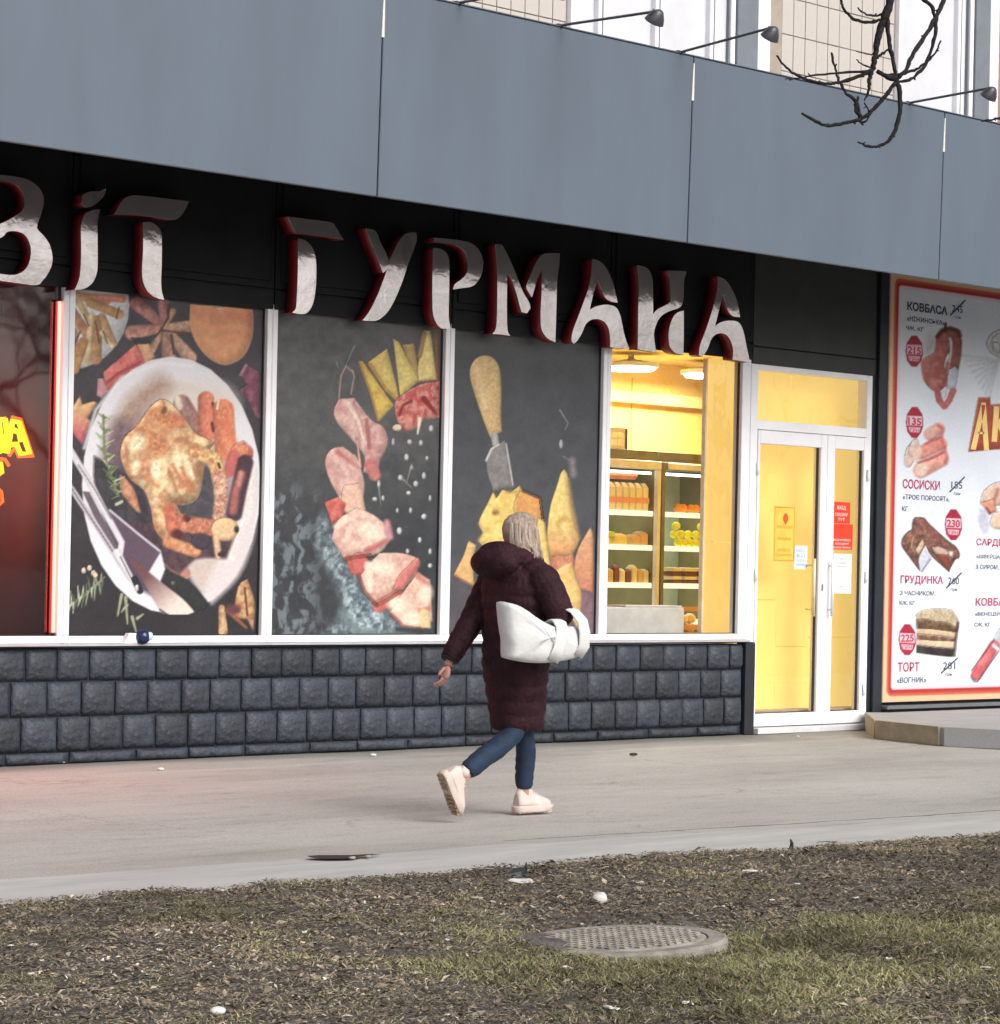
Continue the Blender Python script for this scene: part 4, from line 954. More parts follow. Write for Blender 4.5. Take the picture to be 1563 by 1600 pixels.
    p.stroke([(1160, 690), (1180, 820)], 50, (230, 188, 150), soft=2); p.ell(1200, 812, 26, 20, (70, 40, 50), soft=1.5)
    p.poly([(425, 200), (480, 240), (545, 340), (585, 490), (550, 480), (480, 400), (428, 310)], (184, 120, 94), soft=1.5, col2=(214, 152, 116))
    # rosemary
    r2 = random.Random(3)
    z6()
    for k in range(40):
        t = k / 40; x = 300 + 110 * max(0, t - .35) / .65 + 10 * math.sin(k); y = 980 + t * 620
        a = (-1) ** k * r2.uniform(.35, .8) + .15; ln = r2.uniform(60, 105)
        p.stroke([(x, y), (x + math.sin(a) * ln, y - math.cos(a) * ln * (.6 if k % 3 else -.3))], 17, r2.choice([(132, 152, 108), (168, 182, 136), (104, 122, 84), (196, 204, 166)]), 7, amp=.1)
    p.stroke([(300, 970), (310, 1250), (345, 1400), (420, 1590)], 14, (120, 130, 86), 9)
    z7()
    p.stroke([(400, 430), (440, 410)], 24, (190, 196, 168))
    # knives and fork
    p.poly([(335, 465), (380, 500), (560, 640), (745, 790), (650, 945), (470, 800)], (96, 78, 94), soft=1.2, amp=.05, sm=False); p.stroke([(350, 475), (560, 650), (730, 785)], 16, (206, 200, 210), amp=0)
    p.poly([(460, 800), (655, 945), (800, 1070), (905, 1140), (1005, 1250), (960, 1272), (805, 1272), (725, 1230), (600, 1010), (520, 900)], (112, 76, 78), soft=1.4, grad=((234, 216, 206), (640, 960), (850, 1200)), amp=.05)
    p.stroke([(730, 1232), (800, 1278), (950, 1276), (1005, 1255)], 10, (40, 38, 42))
    p.poly([(735, 1015), (770, 945), (840, 958), (940, 1005), (1030, 1090), (1110, 1190), (1090, 1240), (1000, 1255), (905, 1150)], (50, 53, 54), soft=1.3, amp=.1); p.ell(830, 1030, 14, 14, (110, 112, 112))
    p.poly([(740, 790), (772, 925), (735, 1020), (648, 945)], (230, 228, 238), sm=False, amp=.02)
    p.poly([(140, 330), (195, 335), (400, 740), (385, 790), (340, 760)], (106, 92, 102), soft=1.2, amp=.05)
    p.stroke([(30, 270), (240, 580), (400, 830)], 44, (208, 200, 210), 40, amp=.03); p.stroke([(45, 290), (230, 570), (380, 800)], 7, (80, 66, 76))
    p.stroke([(50, 20), (190, 250), (330, 520), (440, 720), (430, 800)], 52, (224, 220, 228), 46, amp=.03); p.stroke([(110, 130), (230, 310), (360, 540)], 8, (130, 118, 126))
    p.stroke([(405, 800), (470, 920), (545, 1050)], 62, (226, 223, 230), 36, amp=.02); p.stroke([(430, 830), (530, 1030)], 7, (90, 80, 88))
    p.stroke([(540, 1000), (580, 1090)], 52, (40, 42, 48)); p.ell(556, 1068, 14, 26, (220, 220, 226))
    # herbs below
    p.stroke([(20, 1220), (150, 1130), (310, 985)], 20, (152, 162, 126), 9)
    for k in range(20):
        t = k / 20; x = 30 + 280 * t; y = 1215 - 220 * t; s_ = 1 if k % 2 else -1
        p.stroke([(x, y), (x + r2.uniform(-30, 15), y + s_ * r2.uniform(60, 120))], 18, r2.choice([(148, 158, 130), (186, 192, 168), (98, 108, 84)]), 7)
    for a, b2 in (((440, 1120), (410, 1280)), ((470, 1140), (485, 1340)), ((520, 1290), (550, 1400)), ((560, 1300), (605, 1268)), ((480, 1200), (440, 1250))):
        p.stroke([a, b2], 26, (160, 168, 138), 12)
    for x, y in ((150, 935), (195, 915), (225, 955), (240, 970)): p.ell(x, y, 17, 22, (228, 206, 184))
    # dried mushrooms
    p.poly([(1290, 1290), (1330, 1060), (1400, 1000), (1455, 1180), (1445, 1390), (1400, 1310)], (208, 166, 116), soft=1.6, col2=(172, 118, 82)); p.stroke([(1205, 1220), (1215, 1400)], 48, (218, 180, 134), 70, col2=(180, 130, 96))
    p.stroke([(1250, 1240), (1390, 1370)], 40, (150, 90, 66), 20); p.stroke([(1380, 1070), (1400, 1280)], 14, (100, 62, 48)); p.ell(1290, 1230, 60, 40, (104, 60, 64), soft=3)

def paint_meat(p):
    def bgf(U, V):
        t = np.clip((V - 640) / 200, 0, 1)[:, None]
        return (np.array([104, 104, 105]) * (1 - t) + np.array([66, 69, 74]) * t) * (0.9 + .3 * (vnoise(U / 14, V / 14, 4, 4) - .5)[:, None])
    p.fill(bgf)
    za = lambda: p.zoom(400, 300, .32); zb = lambda: p.zoom(400, 650, .32)
    zb()
    # flour dusted slate
    i = np.where((p.U < 600) & (p.V > 745))[0]; u, v = p.U[i], p.V[i]
    w = vnoise(u / 9 + 3 * vnoise(u / 30, v / 30, 1, 2), v / 15, 77, 5); ar = np.clip(1 - np.abs((u - 445) / 80), 0, 1) * np.clip((v - 750) / 40, 0, 1)
    m_ = np.clip((w - .50) * 7, 0, 1) * np.clip(ar * 1.5, 0, 1) * .55
    p.C[i] = p.C[i] * (1 - m_[:, None]) + np.array([150, 168, 176]) * m_[:, None]
    p.poly([(330, 470), (375, 600), (440, 690), (480, 770), (530, 860), (600, 930), (700, 1010), (790, 1045), (790, 1070), (340, 1070), (430, 960), (400, 830), (300, 640)], (96, 112, 120), soft=9, col2=(156, 174, 180), sc=7, amp=.4)
    p.stroke([(420, 960), (500, 1050), (620, 1068)], 40, (110, 126, 130), 10, soft=5)
    for x, y in ((670, 125), (750, 125), (805, 130), (735, 200), (835, 205), (705, 300), (745, 375), (820, 290), (600, 330), (580, 405), (850, 400), (820, 490), (755, 460), (690, 460), (800, 605), (740, 660), (850, 660), (760, 250), (780, 330), (850, 730), (700, 560), (620, 400), (855, 60)):
        p.ell(x, y, random.uniform(6, 12), random.uniform(9, 18), (206, 208, 206), soft=1.4)
    for a, b2 in (((760, 240), (735, 330)), ((720, 310), (760, 350)), ((480, -340), (440, -250)), ((395, -260), (400, -240)), ((600, 350), (610, 430))):
        p.stroke([a, b2], 9, (150, 152, 150), 4, soft=2)
    za()
    # cheese wedges and salami
    p.poly([(550, 830), (640, 765), (690, 960), (697, 1015), (640, 965)], (230, 200, 110), soft=1.2, sm=False); p.stroke([(555, 840), (640, 970), (690, 1015)], 16, (196, 146, 86), 12)
    p.poly([(505, 822), (522, 828), (672, 1040), (600, 1118), (555, 960)], (232, 200, 96), soft=1.2, sm=False, col2=(224, 184, 86)); p.stroke([(505, 830), (560, 980), (598, 1112)], 10, (190, 140, 70))
    p.poly([(715, 745), (772, 740), (800, 905), (780, 920)], (192, 162, 100), soft=1.3, sm=False); p.poly([(670, 715), (700, 735), (795, 920), (705, 1003), (690, 880)], (234, 208, 120), soft=1.2, sm=False)
    p.stroke([(880, 700), (885, 930)], 16, (150, 96, 60)); p.poly([(820, 675), (852, 680), (882, 915), (795, 925), (790, 860)], (238, 214, 134), soft=1.3, sm=False); p.stroke([(800, 800), (822, 690)], 22, (170, 140, 90))
    p.poly([(690, 1010), (800, 940), (895, 925), (895, 1100), (820, 1112), (780, 1150), (735, 1172), (692, 1120), (680, 1060)], (196, 88, 82), soft=1.4, col2=(226, 150, 136), sc=6, seed=13); p.stroke([(820, 1010), (880, 1080)], 30, (150, 46, 50), 12); p.stroke([(700, 1090), (720, 1040), (760, 1020)], 12, (150, 50, 50)); p.stroke([(800, 1110), (790, 1180)], 24, (236, 216, 180), 8); p.ell(690, 1150, 22, 16, (230, 210, 180))
    # chicken pieces on skewers
    for pts in ([(405, 1010), (415, 900), (440, 850), (475, 880)], [(465, 985), (480, 900), (470, 870)]): p.stroke(pts, 8, (176, 150, 146))
    sk = dict(soft=1.4, sc=8)
    p.poly([(405, 1010), (480, 1005), (560, 1110), (625, 1150), (642, 1230), (605, 1310), (592, 1390), (525, 1365), (530, 1290), (480, 1220), (400, 1130), (380, 1070)], (208, 154, 148), col2=(228, 186, 176), **sk); p.stroke([(455, 1040), (500, 1120), (525, 1210)], 30, (244, 212, 194), 14, soft=2); p.stroke([(540, 1110), (555, 1250)], 12, (176, 96, 96), soft=2)
    p.stroke([(560, 1330), (580, 1380)], 60, (204, 120, 116), soft=2)
    p.poly([(338, 1310), (370, 1255), (425, 1243), (490, 1300), (530, 1420), (515, 1520), (430, 1560), (400, 1480), (358, 1400)], (208, 158, 150), col2=(226, 184, 172), **sk); p.stroke([(400, 1270), (480, 1330)], 26, (190, 110, 110), 10, soft=3); p.stroke([(480, 1290), (510, 1340), (495, 1220)], 16, (226, 170, 158), 8)
    zb()
    p.poly([(430, 340), (510, 330), (540, 480), (470, 520), (420, 430)], (228, 184, 162), **sk); p.poly([(335, 420), (400, 395), (440, 430), (420, 510), (370, 525)], (196, 86, 80), col2=(216, 120, 108), **sk)
    p.poly([(370, 600), (400, 510), (490, 450), (570, 480), (640, 540), (655, 600), (600, 670), (480, 685), (430, 695)], (218, 170, 158), col2=(232, 198, 180), **sk); p.stroke([(540, 660), (640, 610)], 30, (190, 104, 106), 16, soft=3); p.stroke([(390, 540), (440, 500)], 26, (244, 216, 190), soft=3); p.stroke([(640, 520), (655, 590)], 30, (206, 140, 150), soft=3)
    p.ell(505, 725, 46, 58, (206, 104, 98), soft=1.5); p.stroke([(450, 690), (470, 760)], 20, (200, 96, 80), soft=2)
    p.poly([(510, 780), (600, 670), (700, 668), (780, 690), (798, 720), (765, 790), (690, 850), (590, 920), (530, 860)], (228, 192, 172), col2=(216, 164, 152), **sk); p.poly([(700, 780), (790, 690), (800, 730), (720, 850), (670, 850)], (208, 120, 112), **sk); p.stroke([(550, 730), (560, 850)], 40, (246, 220, 196), 20, soft=3)
    p.stroke([(600, 930), (690, 880)], 60, (206, 108, 100), soft=2)
    p.poly([(655, 960), (720, 860), (790, 765), (850, 800), (862, 1000), (805, 1035), (715, 1032)], (230, 196, 174), col2=(218, 174, 154), **sk); p.stroke([(790, 780), (850, 830)], 30, (206, 130, 120), 12, soft=3); p.stroke([(800, 950), (850, 940)], 16, (190, 100, 90), soft=3); p.stroke([(820, 965), (830, 1030)], 50, (226, 196, 140), soft=2)
    for (x, y), rx, ry in (((690, 920), 50, 40), ((760, 990), 50, 36), ((560, 560), 60, 40), ((620, 740), 60, 36), ((830, 870), 30, 40)):
        p.ell(x, y, rx, ry, (244, 218, 196), 20, soft=5)
    for a, b2, c2 in (((660, 970), (720, 1030), (880, 1050)), ((590, 925), (640, 900), (700, 860)), ((430, 700), (480, 690), (560, 680)), ((500, 770), (530, 860), (590, 925))):
        p.stroke([a, b2, c2], 9, (150, 70, 66), 5, soft=2.5)
    p.stroke([(690, 1040), (790, 1052), (880, 1050)], 20, (56, 62, 66), 26, soft=2)

def paint_cheese(p):
    p.fill(lambda U, V: (np.array([84, 86, 92]) + (np.clip((V - 850) / 140, 0, 1)[:, None]) * np.array([14, 4, 6]) + np.clip((620 - V) / 100, 0, 1)[:, None] * np.array([6, 5, 2])) * (.92 + .2 * (vnoise(U / 18, V / 18, 14, 4) - .5)[:, None]))
    za = lambda: p.zoom(400, 300, .32); zc = lambda: p.zoom(700, 740, .1625)
    za()
    p.poly([(1044, 890), (1060, 830), (1100, 800), (1150, 805), (1188, 855), (1197, 960), (1195, 1080), (1200, 1168), (1145, 1197), (1110, 1110), (1070, 990)], (224, 190, 132), soft=1.2, col2=(214, 176, 118), sc=5, edge=((190, 150, 100), .4)); p.stroke([(1080, 860), (1120, 1050)], 26, (236, 208, 156), 14, soft=4)
    p.stroke([(1165, 1190), (1172, 1235)], 34, (178, 172, 170)); p.poly([(1124, 1300), (1150, 1248), (1215, 1213), (1238, 1290), (1257, 1440), (1160, 1460), (1130, 1370)], (128, 124, 124), soft=1.2, sm=False, col2=(140, 136, 134)); p.stroke([(1125, 1310), (1150, 1255), (1185, 1232)], 10, (212, 210, 208)); p.stroke([(1222, 1230), (1255, 1430)], 8, (196, 192, 188))
    p.stroke([(1485, 1065), (1525, 1130), (1510, 1160)], 7, (150, 152, 152), 4); p.ell(1490, 1230, 9, 22, (176, 178, 178)); p.stroke([(1500, 1290), (1530, 1310)], 6, (130, 132, 132)); p.stroke([(1545, 1310), (1550, 1380)], 26, (140, 128, 128), soft=4)
    zc()
    p.poly([(985, 800), (1200, 780), (1240, 900), (1180, 960), (1000, 1010)], (206, 138, 102), soft=2, col2=(190, 116, 92))
    p.poly([(1240, 760), (1290, 650), (1370, 515), (1398, 640), (1398, 1150), (1270, 1110), (1215, 920)], (222, 168, 118), soft=1.6, grad=((202, 130, 98), (1350, 560), (1330, 1100)))
    p.poly([(1270, 1120), (1398, 1150), (1398, 1540), (1210, 1540)], (122, 92, 104), soft=3, col2=(136, 104, 110))
    p.poly([(1008, 1000), (1060, 920), (1190, 850), (1240, 1020), (1285, 1180), (1245, 1480), (1120, 1270), (1030, 1120)], (230, 194, 118), soft=1.4, col2=(222, 178, 104)); p.stroke([(1060, 960), (1150, 880)], 40, (238, 206, 136), 20, soft=4)
    p.poly([(1085, 0), (1118, -40), (1150, 20), (1172, 240), (1215, 500), (1260, 640), (1190, 790), (985, 800), (955, 600), (985, 320), (1045, 130)], (234, 208, 122), soft=1.4, grad=((214, 150, 98), (1100, 420), (1120, 780))); p.stroke([(1150, 60), (1195, 330), (1250, 620)], 22, (196, 152, 90), 30, soft=4); p.ell(1110, 490, 62, 82, (206, 162, 78), soft=4); p.ell(1120, 510, 36, 50, (240, 214, 140), soft=4)
    p.poly([(200, 645), (270, 690), (240, 850), (252, 1082), (150, 1040), (58, 970), (150, 790)], (226, 182, 118), soft=1.4, sm=False, col2=(218, 170, 104)); p.stroke([(58, 975), (250, 1085)], 14, (150, 100, 70))
    p.poly([(438, 170), (470, 225), (520, 150), (600, 185), (690, 115), (722, 165), (890, 238), (912, 430), (960, 700), (1002, 1040), (900, 1000), (740, 850), (500, 800), (330, 690), (300, 640), (340, 570), (298, 480), (330, 385), (375, 300)], (236, 208, 120), soft=1.4, col2=(228, 194, 102), sc=9)
    p.poly([(700, 170), (895, 240), (912, 430), (850, 640), (740, 600), (640, 330)], (224, 162, 92), soft=2.5, col2=(216, 150, 84)); p.poly([(872, 430), (930, 470), (1000, 1030), (890, 950), (830, 700)], (234, 200, 112), soft=2)
    p.stroke([(300, 640), (360, 560), (300, 480)], 20, (206, 168, 84), 8, soft=3); p.ell(460, 375, 34, 24, (150, 104, 56), soft=3); p.stroke([(570, 180), (660, 175), (665, 220)], 22, (176, 140, 92), 14, soft=3); p.stroke([(740, 560), (830, 480)], 30, (210, 148, 80), 14, soft=5)
    p.stroke([(760, 860), (880, 960), (990, 1000)], 120, (226, 166, 118), 40, soft=6)
    p.stroke([(438, 170), (468, 230), (520, 150)], 8, (96, 80, 64), 5); p.stroke([(720, 165), (890, 238), (912, 430)], 7, (120, 80, 60), 4, soft=2)

def poster(i, painter, label, nx=190, nz=330):
    xa, xb = MULL[i] + .057, MULL[i + 1] - .057
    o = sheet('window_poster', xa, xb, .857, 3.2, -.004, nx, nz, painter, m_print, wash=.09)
    tag(o, label, 'poster'); return o
poster(2, paint_chicken, 'window poster of roast chicken and carrots on a white plate')
poster(3, paint_meat, 'window poster of raw chicken pieces, cheese wedges and salami on slate')
poster(4, paint_cheese, 'window poster of cheese blocks with a wooden handled cheese knife')
# ================================================================== TEXT
def text_polys(txt, off=0.0):
    cu = bpy.data.curves.new('lettering', 'FONT'); cu.body = txt; cu.size = 1.0; cu.offset = off; cu.resolution_u = 3
    o = bpy.data.objects.new('lettering', cu); COL.objects.link(o); me = eval_mesh(o, 'lettering'); bpy.data.curves.remove(cu); return me
class Lettering:
    """lines of flat print lying on a wall plane, one mesh per line"""
    def __init__(s, y): s.y = y; s.items = []
    def put(s, txt, x0, x1, z0, z1, off=.012, slant=0.0):
        me = text_polys(txt, off)
        if not len(me.vertices): return s
        co = np.empty(len(me.vertices) * 3, np.float32); me.vertices.foreach_get('co', co); co = co.reshape(-1, 3)
        a, b_ = co.min(0), co.max(0); q = (co - a) / np.maximum(b_ - a, 1e-6)
        out = np.stack([x0 + q[:, 0] * (x1 - x0) + slant * q[:, 1] * (z1 - z0), np.full(len(q), s.y), z0 + q[:, 1] * (z1 - z0)], 1).astype(np.float32)
        me.vertices.foreach_set('co', out.ravel()); s.items.append(me); return s
    def px(s, txt, u0, v0, u1, cap, off=.012, slant=0.0):
        """u0, v0 left foot of the line, u1 its right end, cap its height, all as measured in the photograph"""
        p0 = on_y(u0, v0, s.y); p1 = on_y(u0, v0 - cap, s.y); q = on_y(u1, v0, s.y)
        return s.put(txt, p0.x, q.x, p0.z, p1.z, off, slant)
    def bar(s, x0, z0, x1, z1, w):
        d = Vector((x1 - x0, z1 - z0)); n_ = Vector((-d.y, d.x)).normalized() * w / 2; mb = MB()
        mb.bm.faces.new([mb.bm.verts.new((x, s.y - .0004, z)) for x, z in ((x0 + n_.x, z0 + n_.y), (x0 - n_.x, z0 - n_.y), (x1 - n_.x, z1 - n_.y), (x1 + n_.x, z1 + n_.y))])
        s.items.append(mb.mesh('strike_line')); return s
    def build(s, m, parent, name='lettering'):
        for me in s.items: link('strike_line' if me.name.startswith('strike') else name, me, m, parent)

# ------------------------------------------------------------------ price board
BY = -.10
BX0, BX1, BZ0, BZ1 = on_y(1394.7, 437, BY).x, 22.6, on_y(1378, 1098, BY).z, 4.08
BX0 = (BX0 + on_y(1378, 1098, BY).x) / 2
P1 = lambda p: p.zoom(1380, 430, .125); P2 = lambda p: p.zoom(1380, 600, .125); P3 = lambda p: p.zoom(1380, 780, .11708); P4 = lambda p: p.zoom(1370, 930, .13129)
def paint_prices(p):
    X, Z = p.X, p.Z
    dl = X - BX0; db = Z - BZ0; dt = BZ1 - Z
    p.C[:] = (240, 200, 160)
    # nested rounded rectangles: peach, red, pink hairline, lavender panel
    def rr(m_, r):
        ax = np.maximum(m_ + r - dl, 0); az = np.maximum(m_ + r - np.minimum(db, dt), 0)
        return r - np.hypot(ax, az)
    e1 = rr(.052, .07); t = np.clip(e1 / .045, 0, 1)[:, None]
    red = np.array([226, 130, 96]) * (1 - t) + np.array([186, 52, 48]) * t
    k = np.clip(e1 / .006 + .5, 0, 1)[:, None]; p.C[:] = p.C * (1 - k) + red * k
    e2 = rr(.112, .045); k = np.clip(e2 / .006 + .5, 0, 1)[:, None]; p.C[:] = p.C * (1 - k) + np.array([250, 214, 226]) * k
    k = np.clip((e2 - .012) / .03, 0, 1)[:, None]; lav = np.array([236, 243, 255]) * (.97 + .06 * vnoise(X * 2, Z * 2, 6, 3)[:, None])
    p.C[:] = p.C * (1 - k) + lav * k
    # pale sketch pattern behind the headline
    P1(p)
    p.ell(1560, 860, 260, 190, (232, 232, 230), soft=2, edge=((176, 176, 180), .8)); p.ell(1560, 860, 205, 150, (224, 226, 232), soft=2, edge=((190, 190, 196), .6))
    for a in range(9):
        p.stroke([(1450, 1060), (1000 + a * 40, 1000 + a * 70)], 10, (206, 210, 218), soft=3)
    # sausage ring
    P1(p)
    p.ell(590, 880, 75, 150, (206, 208, 204), 15, soft=8)
    p.stroke([(730, 820), (800, 710), (890, 720), (930, 830), (920, 1000), (890, 1160)], 118, (152, 82, 76), soft=1.4, col2=(176, 104, 92), hi=-.1)
    p.poly([(672, 770), (740, 700), (815, 760), (838, 950), (790, 1100), (800, 1250), (770, 1400), (700, 1460), (620, 1440), (520, 1330), (485, 1180), (478, 1060), (560, 1020), (650, 950)], (196, 118, 106), soft=1.4, col2=(178, 96, 86), grad=((206, 130, 126), (740, 800), (640, 1400)))
    p.stroke([(680, 770), (740, 690), (840, 660), (950, 700), (970, 760)], 46, (96, 44, 44), 30, soft=2); p.stroke([(785, 600), (780, 660)], 22, (70, 40, 44), 30)
    p.poly([(815, 970), (838, 1010), (825, 1100), (768, 1180), (770, 1080)], (236, 232, 232), soft=1.2); p.stroke([(600, 1090), (575, 1260)], 30, (168, 112, 84), soft=3); p.stroke([(810, 1100), (790, 1380)], 34, (160, 80, 90), soft=3)
    p.poly([(830, 1180), (900, 1140), (945, 1190), (930, 1330), (900, 1440), (840, 1440), (805, 1360)], (204, 212, 228), soft=1.6)
    p.stroke([(680, 1440), (700, 1560), (770, 1640), (830, 1560), (880, 1440)], 74, (188, 98, 98), soft=1.4, col2=(204, 122, 118)); p.poly([(720, 1440), (790, 1390), (800, 1480), (760, 1570)], (232, 226, 232), soft=1.6)
    # small sausages
    P2(p)
    p.ell(340, 900, 62, 150, (226, 196, 186), 10, soft=2); p.ell(390, 800, 55, 110, (232, 204, 192), 15, soft=2)
    for a, b_, w, c in (((585, 630), (700, 560), 150, (228, 164, 150)), ((470, 860), (720, 750), 165, (230, 150, 136)), ((470, 1080), (730, 940), 190, (232, 166, 152))):
        p.stroke([a, b_], w, c, soft=2, col2=tuple(min(255, q + 16) for q in c), hi=.1)
    p.ell(430, 870, 55, 100, (236, 206, 190), 15, soft=3); p.ell(480, 1060, 75, 95, (238, 212, 194), 15, soft=3); p.ell(600, 600, 50, 66, (236, 190, 176), 15, soft=3)
    p.stroke([(530, 750), (610, 705), (725, 665)], 15, (206, 86, 84), soft=1.6); p.stroke([(440, 985), (560, 945), (690, 890), (765, 845)], 17, (206, 70, 72), soft=1.6); p.stroke([(690, 520), (745, 560), (735, 660)], 22, (196, 100, 100), soft=3); p.stroke([(740, 700), (770, 790), (800, 900), (780, 980)], 20, (198, 88, 92), soft=3)
    # big sausages, right
    p.poly([(1225, 1480), (1250, 1370), (1330, 1280), (1460, 1230), (1700, 1240), (1700, 1560), (1480, 1520), (1370, 1530)], (226, 190, 172), soft=1.8, col2=(236, 206, 190)); p.stroke([(1440, 1320), (1400, 1430), (1385, 1540)], 24, (176, 96, 80), soft=3)
    P3(p)
    p.poly([(1310, 60), (1480, 0), (1520, 160), (1420, 200)], (226, 160, 130), soft=2); p.stroke([(1380, 120), (1430, 190)], 24, (130, 56, 56), soft=2); p.poly([(1480, 180), (1700, 180), (1700, 390), (1500, 400), (1430, 330)], (232, 206, 176), soft=2); p.poly([(1290, 130), (1370, 140), (1420, 300), (1400, 450), (1340, 460), (1270, 300)], (206, 206, 222), soft=3)
    # smoked brisket
    p.poly([(250, 560), (300, 465), (390, 405), (398, 290), (430, 245), (545, 250), (620, 330), (850, 540), (980, 640), (1025, 730), (1015, 790), (965, 810), (900, 930), (880, 970), (650, 760), (570, 610), (540, 660), (480, 800), (500, 960), (470, 930), (350, 770), (260, 640)], (116, 78, 68), soft=1.2, col2=(150, 106, 92), sc=5, seed=5, amp=.3, edge=((60, 40, 42), .7))
    p.poly([(650, 640), (780, 640), (900, 720), (860, 760), (700, 720)], (208, 180, 164), soft=2); p.poly([(880, 690), (940, 700), (930, 770), (890, 750)], (240, 226, 210), soft=1.5); p.poly([(430, 680), (530, 530), (550, 620), (480, 740)], (220, 190, 160), soft=1.5); p.stroke([(400, 520), (380, 640), (430, 720)], 26, (196, 162, 132), 12, soft=2); p.poly([(720, 750), (860, 750), (900, 900), (870, 930)], (140, 74, 58), soft=2); p.stroke([(560, 330), (760, 520)], 40, (150, 84, 84), 20, soft=4)
    p.poly([(478, 800), (550, 650), (640, 790), (525, 975), (500, 960)], (216, 216, 236), soft=1.4); p.stroke([(640, 800), (520, 970)], 9, (150, 150, 170)); p.stroke([(640, 650), (700, 740), (880, 960)], 12, (90, 60, 62))
    # layered cake
    P4(p)
    p.poly([(470, 240), (560, 180), (760, 160), (900, 180), (985, 320), (965, 450), (700, 410), (480, 400)], (206, 190, 160), soft=1.3, col2=(186, 168, 138), sc=4, amp=.2); p.poly([(480, 300), (600, 290), (720, 320), (840, 330), (960, 400), (950, 445), (700, 412), (485, 395)], (124, 98, 72), soft=2, col2=(96, 72, 54), sc=3)
    p.poly([(478, 400), (700, 412), (955, 450), (945, 510), (700, 480), (480, 465)], (222, 194, 160), soft=1.2); p.poly([(480, 466), (700, 482), (945, 512), (930, 560), (700, 545), (485, 530)], (150, 116, 84), soft=1.5, col2=(112, 82, 60), sc=4); p.poly([(480, 530), (700, 545), (930, 550), (930, 640), (700, 620), (485, 590)], (226, 200, 168), soft=1.2, sc=5); p.poly([(475, 595), (700, 620), (930, 640), (915, 720), (880, 735), (600, 705), (475, 685)], (74, 58, 56), soft=1.3, col2=(46, 38, 44)); p.stroke([(968, 330), (945, 520), (925, 720)], 18, (60, 48, 50), soft=2)
    # salami stick
    p.poly([(1440, 440), (1560, 300), (1600, 420), (1460, 660), (1380, 560)], (196, 206, 212), soft=1.5); p.stroke([(1190, 950), (1400, 600)], 130, (206, 92, 100), soft=1.4, col2=(222, 116, 118), hi=.12, edge=None) if False else p.stroke([(1190, 950), (1400, 600)], 130, (206, 92, 100), soft=1.4, col2=(222, 116, 118), hi=.12)
    p.stroke([(1400, 530), (1130, 900)], 9, (90, 80, 96)); p.stroke([(1460, 660), (1200, 1030)], 9, (90, 70, 90)); p.poly([(1130, 960), (1180, 1020), (1200, 1035), (1160, 1030), (1130, 990)], (120, 100, 110), soft=2); p.stroke([(1400, 600), (1440, 640)], 50, (236, 228, 232), soft=2); p.stroke([(1250, 800), (1330, 700)], 26, (240, 158, 158), 10, soft=4)
    # price badges
    for bx_, by_ in BADGES:
        p.zoom(bx_, by_, 1)
        p.poly([(-4, -24), (4.5, -24), (12.5, -12), (13.5, 6), (10, 16), (4, 24), (-4, 24), (-11, 15), (-13.5, 0), (-11.5, -13)], (176, 40, 62), soft=.8, sm=False, amp=.05, edge=((110, 30, 60), .5))
        p.poly([(-11, -10.5), (11.5, -9.5), (12, 5.5), (-11.5, 4.5)], (246, 214, 224), soft=.8, sm=False, amp=0); p.poly([(-9.5, 7), (9.5, 8), (7.5, 16), (-7.5, 15)], (250, 206, 218), soft=.8, sm=False, amp=0)
    # headline plate
    P2(p)
    p.poly([(1195, 172), (1340, 172), (1348, 262), (1500, 250), (2000, 250), (2000, 770), (1070, 848)], (186, 86, 66), soft=1.4, sm=False)
BADGES = [(1428.8, 548.7), (1429.4, 660), (1490, 820), (1417.9, 999.6)]
bd = empty('price_board', ((BX0 + BX1) / 2, BY, BZ0), 'tall lavender price board with red border showing sausages, brisket and cake', 'price board')
B(BX0, BX1, BY + .003, -.0205, BZ0, BZ1, .004).build('board', mat('board_edge', (.62, .45, .32), .5), bd)
sheet('price_print', BX0 + .004, BX1 - .004, BZ0 + .004, BZ1 - .004, BY + .001, 260, 500, paint_prices, attr_mat('price_print_film', 'print', .35, .4, grain=.04), bd)
m_ink = mat('navy_ink', C(64, 66, 92), .5); m_ink_red = mat('crimson_ink', C(176, 52, 84), .5); m_ink_shade = mat('shaded_title_ink', C(52, 48, 58), .5); m_inkw = mat('dark_price_ink', C(186, 60, 92), .5)
LY = BY - .002
t = Lettering(LY); t.px('КОВБАСА', 1418, 484.5, 1481, 14, .03); t.build(m_ink_shade, bd)  # crimson title drawn near-black: the canopy's shade is in this ink
t = Lettering(LY)
t.px('СОСИСКИ', 1411, 763, 1469, 15, .02); t.px('ГРУДИНКА', 1407.5, 914, 1474, 15, .02); t.px('ТОРТ', 1403, 1050, 1437, 15, .02); t.px('САРДЕЛЬКИ', 1526, 854, 1600, 13, .02); t.px('КОВБАСА', 1525, 946.5, 1588, 12.5, .02)
t.build(m_ink_red, bd)
t = Lettering(LY)
t.px('«НІЖИНСЬКА»', 1417.5, 501, 1477, 8, .012); t.px('Ч/К, КГ', 1416, 516, 1444, 7.5, .012)
t.px('«ТРОЄ ПОРОСЯТ»,', 1411, 781, 1484, 9, .008); t.px('КГ', 1410, 798.5, 1419, 7.5, .01)
t.px('З ЧАСНИКОМ,', 1406.5, 931, 1462, 8, .008); t.px('К/К, КГ', 1406, 946, 1430, 7, .01)
t.px('«ВОГНИК»', 1402, 1067.5, 1448, 9, .01)
